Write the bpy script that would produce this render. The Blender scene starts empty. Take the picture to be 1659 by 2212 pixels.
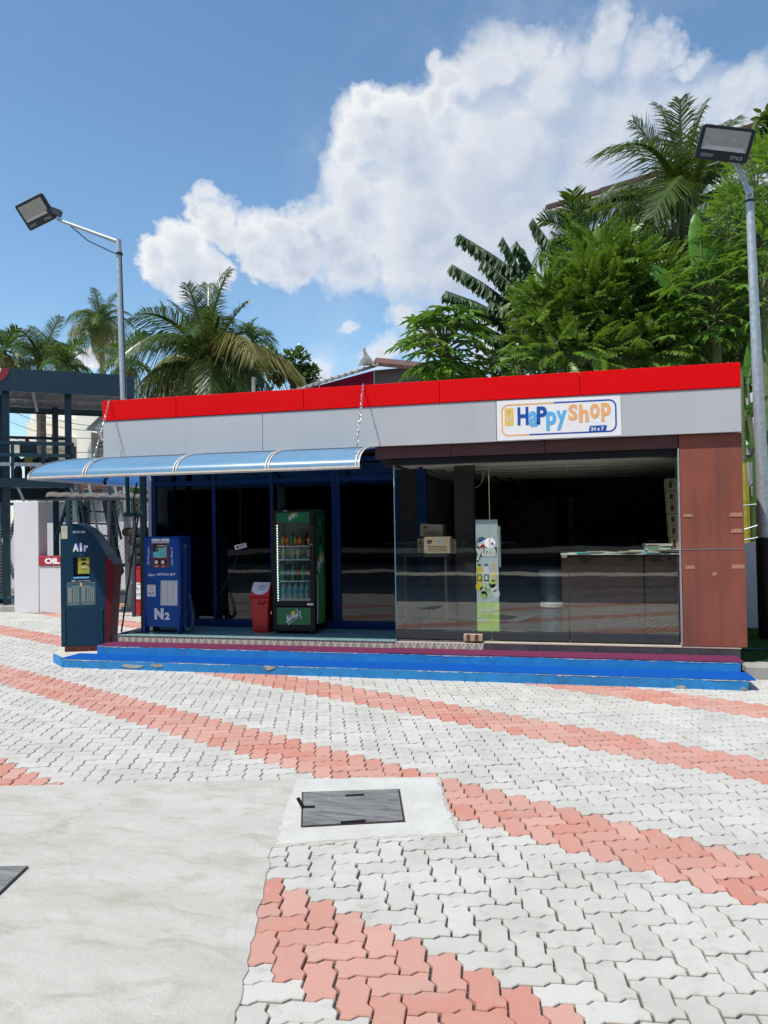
import bpy, bmesh, math, random
import numpy as np
from mathutils import Vector, Matrix, Euler
random.seed(7); RNG = np.random.default_rng(7)
S = bpy.context.scene
COL = S.collection
R = math.radians

# ------------------------------------------------------------------ camera
F_PX, EYE = 1640.0, 1.57            # focal length for a picture 2212 units high, eye height in metres
_yaw, _pit, _rol = R(13.8), R(0.85), 0.016
FWD = Vector((-math.sin(_yaw)*math.cos(_pit), math.cos(_yaw)*math.cos(_pit), math.sin(_pit)))
_rt = Vector((math.cos(_yaw), math.sin(_yaw), 0)); _up = _rt.cross(FWD)
RGT = _rt*math.cos(_rol) - _up*math.sin(_rol)
UPV = _up*math.cos(_rol) + _rt*math.sin(_rol)
cam_d = bpy.data.cameras.new('camera'); cam = bpy.data.objects.new('camera', cam_d); COL.objects.link(cam)
cam_d.sensor_fit = 'VERTICAL'; cam_d.sensor_height = 36; cam_d.lens = 36*F_PX/2212; cam_d.clip_end = 3000; cam_d.clip_start = .05
M = Matrix((RGT, UPV, -FWD)).transposed().to_4x4(); M.translation = (0, 0, EYE); cam.matrix_world = M
S.camera = cam
def ray(u, v):
    return (FWD*F_PX + RGT*(u-829.5) - UPV*(v-1106)).normalized()
def PY(u, v, y):                     # point of the plane y = const seen in that direction
    d = ray(u, v); return Vector((0, 0, EYE)) + d*(y/d.y)
def PZ(u, v, z=0.0):
    d = ray(u, v); return Vector((0, 0, EYE)) + d*((z-EYE)/d.z)

# ------------------------------------------------------------------ light
SUN = Vector((-.87, -1.0, 2.2)).normalized()
sd = bpy.data.lights.new('sun', 'SUN'); sd.energy = 4.4; sd.angle = R(.53); sd.color = (1, .955, .87)
so = bpy.data.objects.new('sun', sd); so.rotation_euler = SUN.to_track_quat('Z', 'Y').to_euler(); so.location = (-8, -9, 20); COL.objects.link(so)
S.view_settings.view_transform = 'Standard'; S.view_settings.look = 'None'
S.view_settings.gamma = 1; S.view_settings.use_curve_mapping = False
S.view_settings.exposure = 0.12
S.render.engine = 'CYCLES'
S.cycles.max_bounces = 8; S.cycles.transparent_max_bounces = 16

class NT:                            # tiny node helper
    def __init__(s, tree): s.t = tree; s.n = tree.nodes; s.l = tree.links
    def put(s, node, k, v):
        i = node.inputs[k]
        if isinstance(v, bpy.types.NodeSocket): s.l.new(v, i)
        else: i.default_value = v
    def __call__(s, typ, ins=None, **kw):
        nd = s.n.new(typ)
        for k, v in kw.items(): setattr(nd, k, v)
        for k, v in (ins or {}).items(): s.put(nd, k, v)
        return nd
    def math(s, op, a, b=0.0, c=0.0, clamp=False):
        nd = s.n.new('ShaderNodeMath'); nd.operation = op; nd.use_clamp = clamp
        s.put(nd, 0, a); s.put(nd, 1, b); s.put(nd, 2, c); return nd.outputs[0]
    def vmath(s, op, a, b=None, scale=None):
        nd = s.n.new('ShaderNodeVectorMath'); nd.operation = op; s.put(nd, 0, a)
        if b is not None: s.put(nd, 1, b)
        if scale is not None: s.put(nd, 'Scale', scale)
        return nd.outputs['Value'] if op in ('DISTANCE', 'DOT_PRODUCT', 'LENGTH') else nd.outputs[0]
    def noise(s, vec, scale, detail=4, rough=.55, color=False, dist=0.0):
        nd = s('ShaderNodeTexNoise', {'Vector': vec, 'Scale': scale, 'Detail': detail, 'Roughness': rough, 'Distortion': dist})
        return nd.outputs['Color' if color else 'Fac']
    def ramp(s, fac, a, b, ca=(0, 0, 0, 1), cb=(1, 1, 1, 1)):
        nd = s('ShaderNodeMapRange', {'Value': fac, 'From Min': a, 'From Max': b}); 
        if ca == (0, 0, 0, 1) and cb == (1, 1, 1, 1): return nd.outputs[0]
        return s.mix(nd.outputs[0], ca, cb)
    def smooth(s, fac, a, b, lo=0.0, hi=1.0):
        nd = s('ShaderNodeMapRange', {'Value': fac, 'From Min': a, 'From Max': b, 'To Min': lo, 'To Max': hi}, interpolation_type='SMOOTHSTEP'); return nd.outputs[0]
    def mix(s, fac, a, b, blend='MIX'):
        nd = s.n.new('ShaderNodeMix'); nd.data_type = 'RGBA'; nd.blend_type = blend
        s.put(nd, 0, fac); 
        for k, v in ((6, a), (7, b)):
            if not isinstance(v, bpy.types.NodeSocket) and len(v) == 3: v = (*v, 1)
            s.put(nd, k, v)
        return nd.outputs[2]

# ------------------------------------------------------------------ world: clear-air sky with cumulus
W = bpy.data.worlds.new('World'); S.world = W; W.use_nodes = True; W.cycles.sampling_method = 'MANUAL'; W.cycles.sample_map_resolution = 512
n = NT(W.node_tree); n.n.clear()
BL = [(395,545,78),(325,550,55),(470,490,62),(462,428,34),(440,455,30),(540,515,62),(600,505,62),(560,570,60),(680,505,85),(640,470,40),
      (745,430,85),(760,345,48),(800,300,80),(812,232,40),(765,275,28),(880,320,120),(905,262,58),(960,220,70),(985,165,52),(955,128,24),(1055,135,78),(1125,98,58),(1180,108,44),
      (1180,190,130),(1290,122,70),(1325,88,42),(1290,78,30),(1390,138,74),(1440,112,38),(1468,150,32),(1100,350,210),(1320,330,210),(910,470,185),(1060,540,200),(960,600,120),(1300,450,200),(620,560,70),(680,470,60),
      (740,560,85),(870,600,80),(865,690,48),(905,735,62),(830,770,48),(700,795,42),(760,705,22),(1480,270,120),(1580,195,42),(1640,190,56),(1600,270,100),
      (1215,520,170),(1450,480,170),(1700,250,120),(195,775,34),(225,740,22),(1090,690,110),(460,590,50),(655,585,40)]
def cloud_group():
    g = bpy.data.node_groups.new('cloud_density', 'ShaderNodeTree')
    g.interface.new_socket('Vector', in_out='INPUT', socket_type='NodeSocketVector')
    g.interface.new_socket('Density', in_out='OUTPUT', socket_type='NodeSocketFloat')
    m = NT(g); gi = m('NodeGroupInput'); go = m('NodeGroupOutput')
    v = gi.outputs[0]
    d1 = m.vmath('SUBTRACT', m.noise(v, 6.5, 1, .5, True), (.5, .5, .5))
    d2 = m.vmath('SUBTRACT', m.noise(v, 24, 4, .62, True), (.5, .5, .5))
    w = m.vmath('ADD', m.vmath('ADD', v, m.vmath('SCALE', d1, scale=.065)), m.vmath('SCALE', d2, scale=.052))
    f = None
    dirs = [(ray(a, b), r/F_PX) for a, b, r in BL]
    for az, el, r in ((60, 30, .28), (75, 24, .22), (110, 40, .25), (150, 22, .3), (190, 35, .2), (235, 20, .26), (-60, 22, .16), (255, 28, .14), (95, 62, .14), (-100, 40, .18)):
        dirs.append((Vector((math.sin(R(az))*math.cos(R(el)), math.cos(R(az))*math.cos(R(el)), math.sin(R(el)))), r))
    for c, r in dirs:
        t = m.math('MULTIPLY_ADD', m.vmath('DISTANCE', w, tuple(c)), -1.0/r, 1.0)
        f = t if f is None else m.math('SMOOTH_MAX', f, t, .10)
    bill = m('ShaderNodeTexVoronoi', {'Vector': w, 'Scale': 15.0, 'Detail': 2.0, 'Roughness': .5}, feature='F1').outputs['Distance']
    f = m.math('ADD', f, m.math('MULTIPLY', m.math('SUBTRACT', .60, bill), .28))
    f = m.math('ADD', f, m.math('MULTIPLY', m.math('SUBTRACT', m.noise(v, 60, 3, .6), .5), .12))
    m.l.new(f, go.inputs[0]); return g
G = cloud_group()
sky = n('ShaderNodeTexSky', sky_type='NISHITA', sun_disc=False); sky.sun_elevation = math.asin(SUN.z); sky.sun_rotation = math.atan2(SUN.x, SUN.y)
sky.altitude = 0; sky.air_density = 1.0; sky.dust_density = 0.15; sky.ozone_density = 1.0
tc = n('ShaderNodeTexCoord').outputs['Generated']
c0 = n('ShaderNodeGroup', node_tree=G); n.l.new(tc, c0.inputs[0])
c1 = n('ShaderNodeGroup', node_tree=G)
side = (SUN - FWD*SUN.dot(FWD)).normalized()
off = n.vmath('ADD', tc, tuple(side*.030)); n.l.new(off, c1.inputs[0])
dens = c0.outputs[0]
edge = n.math('MULTIPLY_ADD', n.smooth(n.noise(tc, 5.0, 2, .5), .35, .68), .55, .24)
alpha = n.math('DIVIDE', n.math('ADD', dens, .03), edge, clamp=True); alpha = n.math('MULTIPLY', alpha, n.math('MULTIPLY_ADD', alpha, -.25, 1.25), clamp=True)
hz = n.smooth(n('ShaderNodeSeparateXYZ', {0: tc}).outputs[2], .10, .42)
thin = n.math('MULTIPLY', n.smooth(n.noise(tc, 3.0, 6, .62), .50, .80), .28)   # thin high veil
veil = n.math('MULTIPLY', thin, n.smooth(dens, -1.6, .1))
alpha = n.math('MAXIMUM', alpha, veil)
rel = n.math('SUBTRACT', dens, c1.outputs[0])
lit = n.smooth(rel, -.24, .40)
deep = n.smooth(dens, .08, .75)
body = n.mix(deep, (.80, .86, .95), (.55, .635, .80))
ccol = n.mix(n.math('MULTIPLY', lit, n.math('SUBTRACT', 1.0, n.math('MULTIPLY', deep, .55))), body, (1.02, 1.03, 1.04))
skyc = n.mix(1.0, sky.outputs[0], (.87, 1.03, 1.07), 'MULTIPLY')
bg1 = n('ShaderNodeBackground', {'Color': skyc, 'Strength': .150})
bg2 = n('ShaderNodeBackground', {'Color': ccol, 'Strength': .83})
mx = n('ShaderNodeMixShader', {0: alpha, 1: bg1.outputs[0], 2: bg2.outputs[0]})
out = n('ShaderNodeOutputWorld'); n.l.new(mx.outputs[0], out.inputs[0])

# ------------------------------------------------------------------ object helpers
def wloc(o):
    l = Vector((0, 0, 0))
    while o is not None: l = l + o.location; o = o.parent
    return l
def tag(o, label=None, cat=None, group=None, kind=None):
    if label: o['label'] = label
    if cat: o['category'] = cat
    if group: o['group'] = group
    if kind: o['kind'] = kind
    return o
def thing(name, label, cat, loc=(0, 0, 0), group=None, rz=0.0):
    o = bpy.data.objects.new(name, None); COL.objects.link(o); o.location = loc; o.rotation_euler = (0, 0, rz)
    o.empty_display_size = .1
    return tag(o, label, cat, group)
def link(name, me, parent=None, org=None):
    o = bpy.data.objects.new(name, me); COL.objects.link(o)
    if parent is not None: o.parent = parent
    elif org is not None: o.location = org
    return o
class MB:
    def __init__(s): s.v = []; s.f = []; s.m = []; s.mats = []; s.cur = 0
    def mat(s, m):
        if m not in s.mats: s.mats.append(m)
        s.cur = s.mats.index(m); return s
    def add(s, vs, fs):
        b = len(s.v); s.v += [tuple(x) for x in vs]; s.f += [tuple(b+i for i in f) for f in fs]; s.m += [s.cur]*len(fs); return s
    def box(s, x0, x1, y0, y1, z0, z1):
        return s.add([(x, y, z) for z in (z0, z1) for y in (y0, y1) for x in (x0, x1)],
                     [(0, 2, 3, 1), (4, 5, 7, 6), (0, 1, 5, 4), (2, 6, 7, 3), (0, 4, 6, 2), (1, 3, 7, 5)])
    def prism(s, poly, a, b, axis='y'):      # poly in the plane across the axis, from a to b
        P = {'y': lambda p, t: (p[0], t, p[1]), 'x': lambda p, t: (t, p[0], p[1]), 'z': lambda p, t: (p[0], p[1], t)}[axis]
        k = len(poly); vs = [P(p, a) for p in poly]+[P(p, b) for p in poly]
        return s.add(vs, [tuple(range(k)), tuple(range(2*k-1, k-1, -1))]+[(i, k+i, k+(i+1) % k, (i+1) % k) for i in range(k)])
    def tube(s, pts, r, nseg=8, cap=True, closed=False):
        pts = [Vector(p) for p in pts]; k = len(pts); rr = r if isinstance(r, (list, tuple)) else [r]*k
        rings = []; prev = None
        for i, p in enumerate(pts):
            a = pts[(i+1) % k] if (closed or i < k-1) else p; b = pts[i-1] if (closed or i > 0) else p
            t = (a-b).normalized()
            if prev is None:
                h = Vector((0, 0, 1)) if abs(t.z) < .9 else Vector((1, 0, 0)); x = t.cross(h).normalized()
            else: x = (prev - t*prev.dot(t)).normalized()
            prev = x; y = t.cross(x)
            rings.append([p + (x*math.cos(2*math.pi*j/nseg)+y*math.sin(2*math.pi*j/nseg))*rr[i] for j in range(nseg)])
        vs = [q for ring in rings for q in ring]; fs = []
        for i in range(k if closed else k-1):
            i2 = (i+1) % k
            for j in range(nseg): j2 = (j+1) % nseg; fs.append((i*nseg+j, i*nseg+j2, i2*nseg+j2, i2*nseg+j))
        if cap and not closed: fs += [tuple(range(nseg-1, -1, -1)), tuple(range((k-1)*nseg, k*nseg))]
        return s.add(vs, fs)
    def lathe(s, prof, c, nseg=16):          # prof: (radius, z) from bottom to top
        k = len(prof); vs = [(c[0]+r*math.cos(2*math.pi*j/nseg), c[1]+r*math.sin(2*math.pi*j/nseg), c[2]+z) for r, z in prof for j in range(nseg)]
        fs = [(i*nseg+j, i*nseg+(j+1) % nseg, (i+1)*nseg+(j+1) % nseg, (i+1)*nseg+j) for i in range(k-1) for j in range(nseg)]
        fs += [tuple(range(nseg-1, -1, -1)), tuple(range((k-1)*nseg, k*nseg))]
        return s.add(vs, fs)
    def bar(s, a, b, w, h):                  # rectangular bar between two points
        a = Vector(a); b = Vector(b); t = (b-a).normalized(); hlp = Vector((0, 0, 1)) if abs(t.z) < .95 else Vector((0, 1, 0))
        x = t.cross(hlp).normalized()*w/2; y = x.cross(t).normalized()*h/2
        vs = [p+i*x+j*y for p in (a, b) for i, j in ((-1, -1), (1, -1), (1, 1), (-1, 1))]
        return s.add(vs, [(3, 2, 1, 0), (4, 5, 6, 7), (0, 1, 5, 4), (1, 2, 6, 5), (2, 3, 7, 6), (3, 0, 4, 7)])
    def build(s, name, mat=None, parent=None, bevel=0, smooth=False, org=None, seg=1, label=None):
        me = bpy.data.meshes.new(name)
        base = wloc(parent) if parent is not None else (Vector(org) if org is not None else Vector((0, 0, 0)))
        me.from_pydata([(x-base.x, y-base.y, z-base.z) for x, y, z in s.v], [], s.f)
        for m_ in (s.mats or [mat]): me.materials.append(m_)
        if s.mats: me.polygons.foreach_set('material_index', s.m)
        bm = bmesh.new(); bm.from_mesh(me)
        bmesh.ops.recalc_face_normals(bm, faces=bm.faces)
        if bevel:
            es = [e for e in bm.edges if len(e.link_faces) == 2 and e.calc_face_angle(0) > .45]
            bmesh.ops.bevel(bm, geom=es, offset=bevel, segments=seg, affect='EDGES', profile=.5, clamp_overlap=True)
        bm.to_mesh(me); bm.free()
        if smooth:
            me.polygons.foreach_set('use_smooth', [True]*len(me.polygons))
            me.set_sharp_from_angle(angle=R(40))
        o = link(name, me, parent, org)
        if label: o['label'] = label
        return o
def box(name, mat, parent, x0, x1, y0, y1, z0, z1, bevel=0, **k):
    return MB().box(x0, x1, y0, y1, z0, z1).build(name, mat, parent, bevel, **k)
def np_mesh(name, V, Fc, mat, parent=None, tint=None, smooth=False, org=None, kind=None):
    base = wloc(parent) if parent is not None else (Vector(org) if org is not None else Vector((0, 0, 0)))
    V = np.asarray(V, dtype=np.float32) - np.array(base, dtype=np.float32); Fc = np.asarray(Fc, dtype=np.int32)
    me = bpy.data.meshes.new(name); k = Fc.shape[1]
    me.vertices.add(len(V)); me.vertices.foreach_set('co', V.ravel())
    me.loops.add(Fc.size); me.loops.foreach_set('vertex_index', Fc.ravel())
    me.polygons.add(len(Fc)); me.polygons.foreach_set('loop_start', np.arange(0, Fc.size, k, dtype=np.int32))
    me.update(calc_edges=True)
    if tint is not None:
        a = me.attributes.new('tint', 'FLOAT', 'POINT'); a.data.foreach_set('value', np.asarray(tint, dtype=np.float32))
    me.polygons.foreach_set('use_smooth', [bool(smooth)]*len(me.polygons))
    me.materials.append(mat); me.validate()
    o = link(name, me, parent, org)
    if kind: o['kind'] = kind
    return o
def copy_tree(o, parent=None):
    c = o.copy(); COL.objects.link(c); c.parent = parent
    for ch in list(o.children): copy_tree(ch, c)
    return c
_tc = {}
def text_mesh(txt, bold=0.0, shear=0.0, ext=.0012, spacing=1.0):
    key = (txt, bold, shear, ext, spacing)
    if key in _tc: return _tc[key]
    cu = bpy.data.curves.new('text', 'FONT'); cu.body = txt; cu.offset = bold; cu.extrude = ext; cu.shear = shear; cu.resolution_u = 3; cu.space_character = spacing
    o = bpy.data.objects.new('text', cu); COL.objects.link(o)
    dg = bpy.context.evaluated_depsgraph_get(); dg.update()
    me = o.evaluated_get(dg).to_mesh(); vs = [v.co.copy() for v in me.vertices]; fs = [tuple(p.vertices) for p in me.polygons]
    o.evaluated_get(dg).to_mesh_clear(); bpy.data.objects.remove(o); bpy.data.curves.remove(cu)
    _tc[key] = (vs, fs); return vs, fs
def put_text(mb, txt, mat, origin, w=None, h=None, u=(1, 0, 0), v=(0, 0, 1), bold=0.0, shear=0.0, nrm=.0015, spacing=1.0):
    """text lying in the plane of u (reading direction) and v (up), fitted to width w / height h, origin = lower-left"""
    vs, fs = text_mesh(txt, bold, shear, .5, spacing)
    x0 = min(p.x for p in vs); x1 = max(p.x for p in vs); y0 = min(p.y for p in vs); y1 = max(p.y for p in vs)
    sx = (w/(x1-x0)) if w else None; sy = (h/(y1-y0)) if h else None
    sx = sx or sy; sy = sy or sx
    u = Vector(u).normalized(); v = Vector(v).normalized(); nn = u.cross(v); o = Vector(origin)
    mb.mat(mat); mb.add([o+u*((p.x-x0)*sx)+v*((p.y-y0)*sy)+nn*(nrm if p.z > 0 else 0) for p in vs], fs); return mb

# ------------------------------------------------------------------ materials
def pbr(name, col, rough=.6, metal=0.0, var=.12, scale=6.0, bump=.0, bscale=60.0, spec=.5, stain=None, stain_scale=2.0, stain_lo=.55, stain_hi=.72, streak=False, coat=0.0, rvar=.1):
    m = bpy.data.materials.new(name); m.use_nodes = True; t = NT(m.node_tree); t.n.clear()
    tc = t('ShaderNodeTexCoord').outputs['Object']; geo = t('ShaderNodeNewGeometry').outputs['Position']
    nz = t.noise(geo, scale, 6, .6)
    c = t.mix(t.ramp(nz, .3, .7), tuple(x*(1-var) for x in col), tuple(min(1, x*(1+var)) for x in col))
    if stain:
        sv = t.vmath('MULTIPLY', geo, (1, 1, .12) if streak else (1, 1, 1))
        c = t.mix(t.ramp(t.noise(sv, stain_scale, 8, .65), stain_lo, stain_hi), c, stain)
    b = t('ShaderNodeBsdfPrincipled', {'Base Color': c, 'Metallic': metal, 'Specular IOR Level': spec, 'Coat Weight': coat})
    t.put(b, 'Roughness', t.ramp(t.noise(geo, scale*2.3, 4), .2, .8) if False else t('ShaderNodeMapRange', {'Value': t.noise(geo, scale*2.3, 4), 'To Min': max(.02, rough-rvar), 'To Max': min(1, rough+rvar)}).outputs[0])
    if bump:
        bp = t('ShaderNodeBump', {'Strength': 1.0, 'Distance': bump, 'Height': t.noise(geo, bscale, 6, .65)}); t.l.new(bp.outputs[0], b.inputs['Normal'])
    o = t('ShaderNodeOutputMaterial'); t.l.new(b.outputs[0], o.inputs[0]); return m
def leaf_mat(name, ca, cb, trans=.35, rough=.42, tcol=None):
    m = bpy.data.materials.new(name); m.use_nodes = True; t = NT(m.node_tree); t.n.clear()
    at = t('ShaderNodeAttribute', attribute_name='tint').outputs['Fac']; rnd = t('ShaderNodeObjectInfo').outputs['Random']
    geo = t('ShaderNodeNewGeometry').outputs['Position']
    f = t.math('ADD', t.math('ADD', t.math('MULTIPLY', at, .6), t.math('MULTIPLY', rnd, .25)), t.math('MULTIPLY', t.math('SUBTRACT', t.noise(geo, 2.5, 3), .4), .7))
    c = t.mix(t.ramp(f, 0, 1), ca, cb)
    b = t('ShaderNodeBsdfPrincipled', {'Base Color': c, 'Roughness': rough, 'Specular IOR Level': .5})
    tr = t('ShaderNodeBsdfTranslucent', {'Color': t.mix(.5, c, tcol or (.28, .42, .03))})
    mx = t('ShaderNodeMixShader', {0: trans, 1: b.outputs[0], 2: tr.outputs[0]})
    o = t('ShaderNodeOutputMaterial'); t.l.new(mx.outputs[0], o.inputs[0]); return m
def glass_mat(name, tint, refl=.05, rough=0.0, col=(1, 1, 1)):
    m = bpy.data.materials.new(name); m.use_nodes = True; t = NT(m.node_tree); t.n.clear()
    gn = t('ShaderNodeNewGeometry'); geo = gn.outputs['Position']
    cs = t.math('ABSOLUTE', t.vmath('DOT_PRODUCT', gn.outputs['Normal'], gn.outputs['Incoming']))
    fr = t.math('MULTIPLY_ADD', t.math('POWER', t.math('SUBTRACT', 1.0, cs), 5.0), .96, .04)
    fac = t.math('ADD', fr, refl, clamp=True)
    tr = t('ShaderNodeBsdfTransparent', {'Color': (*tint, 1)})
    gl = t('ShaderNodeBsdfGlossy', {'Color': (*col, 1), 'Roughness': rough})
    bp = t('ShaderNodeBump', {'Strength': 1.0, 'Distance': .0006, 'Height': t.noise(geo, 1.6, 2)}); t.l.new(bp.outputs[0], gl.inputs['Normal'])
    mx = t('ShaderNodeMixShader', {0: fac, 1: tr.outputs[0], 2: gl.outputs[0]})
    o = t('ShaderNodeOutputMaterial'); t.l.new(mx.outputs[0], o.inputs[0]); return m
def emit_mat(name, col, s):
    m = bpy.data.materials.new(name); m.use_nodes = True; t = NT(m.node_tree); t.n.clear()
    e = t('ShaderNodeEmission', {'Color': (*col, 1), 'Strength': s}); o = t('ShaderNodeOutputMaterial'); t.l.new(e.outputs[0], o.inputs[0]); return m
def paver_mat(name, ca, cb, dirt=(.30, .29, .25)):
    m = bpy.data.materials.new(name); m.use_nodes = True; t = NT(m.node_tree); t.n.clear()
    at = t('ShaderNodeAttribute', attribute_name='tint').outputs['Fac']; rnd = t('ShaderNodeObjectInfo').outputs['Random']
    geo = t('ShaderNodeNewGeometry').outputs['Position']
    f = t.math('FRACT', t.math('ADD', at, rnd))
    c = t.mix(f, ca, cb)
    c = t.mix(t.ramp(t.noise(geo, 2.2, 7, .62), .46, .84), c, tuple((a+b)/2*.5+d*.42 for a, b, d in zip(ca, cb, dirt)))
    c = t.mix(t.math('MULTIPLY', t.ramp(t.noise(geo, 9, 8, .7), .55, .72), .6), c, dirt)
    c = t.mix(t.math('MULTIPLY', t.ramp(t.noise(geo, 260, 3, .7), .50, .72), .42), c, tuple(x*.55 for x in ca))
    b = t('ShaderNodeBsdfPrincipled', {'Base Color': c, 'Roughness': .88, 'Specular IOR Level': .25})
    bp = t('ShaderNodeBump', {'Strength': .8, 'Distance': .0014, 'Height': t.noise(geo, 300, 5, .7)}); t.l.new(bp.outputs[0], b.inputs['Normal'])
    o = t('ShaderNodeOutputMaterial'); t.l.new(b.outputs[0], o.inputs[0]); return m
def concrete_mat(name):
    m = bpy.data.materials.new(name); m.use_nodes = True; t = NT(m.node_tree); t.n.clear()
    geo = t('ShaderNodeNewGeometry').outputs['Position']
    st = t.vmath('MULTIPLY', geo, (1.0, 2.2, 1))
    c = t.mix(t.ramp(t.noise(st, 1.3, 8, .65), .34, .66), (.44, .43, .39), (.53, .52, .485))
    c = t.mix(t.math('MULTIPLY', t.ramp(t.noise(st, 3.1, 10, .7, dist=.6), .50, .70), .9), c, (.35, .335, .265))
    c = t.mix(t.math('MULTIPLY', t.ramp(t.noise(geo, 5.5, 10, .75), .56, .72), .3), c, (.62, .61, .575))
    c = t.mix(t.math('MULTIPLY', t.ramp(t.noise(geo, 60, 4, .7), .62, .72), .5), c, (.33, .32, .28))
    vor = t('ShaderNodeTexVoronoi', {'Vector': t.vmath('ADD', geo, t.vmath('SCALE', t.noise(geo, 3, 6, .7, True), scale=.35)), 'Scale': .55}, feature='DISTANCE_TO_EDGE').outputs['Distance']
    c = t.mix(t.math('MULTIPLY', t.math('SUBTRACT', 1.0, t.ramp(vor, .0, .0045)), .22), c, (.25, .24, .21))
    b = t('ShaderNodeBsdfPrincipled', {'Base Color': c, 'Roughness': .9, 'Specular IOR Level': .2})
    h = t.math('ADD', t.math('MULTIPLY', t.noise(geo, 7, 8, .7), 1.0), t.math('MULTIPLY', t.noise(geo, 120, 5, .7), .22))
    bp = t('ShaderNodeBump', {'Strength': 1.0, 'Distance': .010, 'Height': h}); t.l.new(bp.outputs[0], b.inputs['Normal'])
    o = t('ShaderNodeOutputMaterial'); t.l.new(b.outputs[0], o.inputs[0]); return m

m_sand = pbr('joint_sand', (.14, .125, .105), .95, bump=.004, bscale=200)
m_pw = paver_mat('paver_pale', (.505, .495, .46), (.57, .56, .525))
m_pr = paver_mat('paver_red', (.52, .225, .175), (.58, .34, .285), (.50, .40, .34))
m_conc = concrete_mat('slab_concrete')
m_ground = pbr('far_ground', (.46, .45, .43), .9, var=.15, scale=.8)
m_red = pbr('red_panel', (.70, .002, .004), .38, var=.03, scale=.6, rvar=.04, spec=.18)
m_grey = pbr('grey_panel', (.46, .475, .50), .38, var=.03, scale=.8, rvar=.05, stain=(.37, .37, .37), stain_scale=2.2, streak=True, stain_lo=.52, stain_hi=.95)
m_maroon = pbr('maroon_panel', (.255, .072, .045), .5, var=.10, scale=2.0, stain=(.115, .05, .045), stain_scale=3.0, streak=True, stain_lo=.44, stain_hi=.70)
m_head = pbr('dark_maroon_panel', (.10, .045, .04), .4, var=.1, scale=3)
m_whitewall = pbr('white_wall_paint', (.62, .62, .65), .8, var=.03, scale=3, bump=.0015, bscale=90, stain=(.60, .59, .56), stain_scale=1.5, stain_lo=.6, stain_hi=.85)
m_stepblue = pbr('blue_step_paint', (.012, .20, .50), .6, var=.16, scale=9, bump=.005, bscale=16, stain=(.20, .34, .42), stain_scale=6.0, stain_lo=.66, stain_hi=.75)
m_matblue = pbr('blue_carpet', (.004, .085, .38), .95, var=.25, scale=90, bump=.004, bscale=240, spec=.1)
m_matpurple = pbr('purple_carpet', (.15, .028, .075), .95, var=.3, scale=90, bump=.004, bscale=240, spec=.1)
m_blackmat = pbr('black_plastic', (.008, .009, .010), .45, var=.15, spec=.3)
m_darktile = pbr('dark_tile', (.055, .06, .072), .35, var=.3, scale=8)
m_grout = pbr('grout', (.42, .37, .31), .8)
m_floor = pbr('awning_tinted_floor_tile', (.20, .34, .34), .35, var=.12, scale=14)  # base colour carries the teal light that filters through the awning
m_blueframe = pbr('blue_frame', (.002, .028, .13), .4, var=.08, spec=.3)
m_steel = pbr('brushed_steel', (.62, .62, .62), .28, metal=1.0, var=.08)
m_chrome = pbr('chain_steel', (.50, .50, .50), .38, metal=1.0, var=.05)
m_galv = pbr('galvanised_steel', (.40, .44, .46), .5, metal=.55, var=.22, scale=22, rvar=.15)
m_teal = pbr('teal_paint', (.009, .038, .060), .42, var=.10, scale=3)
m_teal_d = pbr('dark_teal_paint', (.012, .05, .07), .45, var=.15, scale=4)
m_greenpipe = pbr('green_pipe', (.008, .06, .055), .35, var=.15)
m_kteal = pbr('kiosk_teal', (.004, .040, .078), .45, var=.10, scale=4, spec=.3, stain=(.13, .12, .12), stain_scale=3.2, stain_lo=.68, stain_hi=.80)
m_kred = pbr('kiosk_red', (.15, .008, .016), .6, var=.15, scale=8, spec=.2)
m_kblack = pbr('kiosk_black', (.03, .035, .05), .5, var=.4, scale=20)
m_rust = pbr('rusty_plinth', (.22, .05, .04), .7, var=.3, scale=20)
m_white = pbr('white_plastic', (.78, .78, .78), .45, var=.03)
m_wprint = pbr('white_print', (.80, .80, .80), .5, var=.02)
m_nblue = pbr('machine_blue', (.001, .072, .31), .4, var=.06, spec=.3)
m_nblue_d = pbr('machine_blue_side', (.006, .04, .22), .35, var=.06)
m_cyan = pbr('cyan_print', (.12, .62, .60), .4, var=.05)
m_stred = pbr('red_plate', (.30, .03, .03), .45, var=.08)
m_paper = pbr('paper', (.72, .72, .68), .7, var=.08, scale=20)
m_cream = pbr('cream_sticker', (.62, .60, .45), .6, var=.08)
m_creamprint = pbr('cream_print', (.36, .38, .28), .6, var=.08)
m_tealprint = pbr('teal_print_panel', (.035, .12, .16), .5, var=.08)
m_yellow = pbr('yellow_panel', (.42, .40, .06), .45, var=.15, scale=12)
m_grey_print = pbr('grey_print', (.30, .33, .35), .6)
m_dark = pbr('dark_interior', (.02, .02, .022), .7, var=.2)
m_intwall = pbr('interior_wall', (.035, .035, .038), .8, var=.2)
m_intfloor = pbr('interior_floor', (.38, .37, .34), .35, var=.2)
m_ceilw = pbr('ceiling_strip', (.82, .79, .70), .6, var=.06)
m_counter = pbr('counter_laminate', (.055, .035, .025), .25, var=.2, scale=5)
m_card = pbr('cardboard', (.42, .34, .22), .8, var=.1)
m_brass = pbr('sealing_strip', (.45, .34, .18), .5, var=.15)
m_glass = glass_mat('shop_glass', (.95, .97, .955), .042)
m_glassdark = glass_mat('dark_film_glass', (.30, .32, .36), .01)
m_fglass = glass_mat('fridge_glass', (.80, .86, .84), .02)
m_edge = pbr('glass_edge', (.30, .55, .48), .2, var=.3, scale=30)
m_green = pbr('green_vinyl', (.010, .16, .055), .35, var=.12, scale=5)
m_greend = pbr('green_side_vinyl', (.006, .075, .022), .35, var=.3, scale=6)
m_greenb = pbr('green_bottle_print', (.05, .26, .06), .4, var=.35, scale=20)
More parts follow.
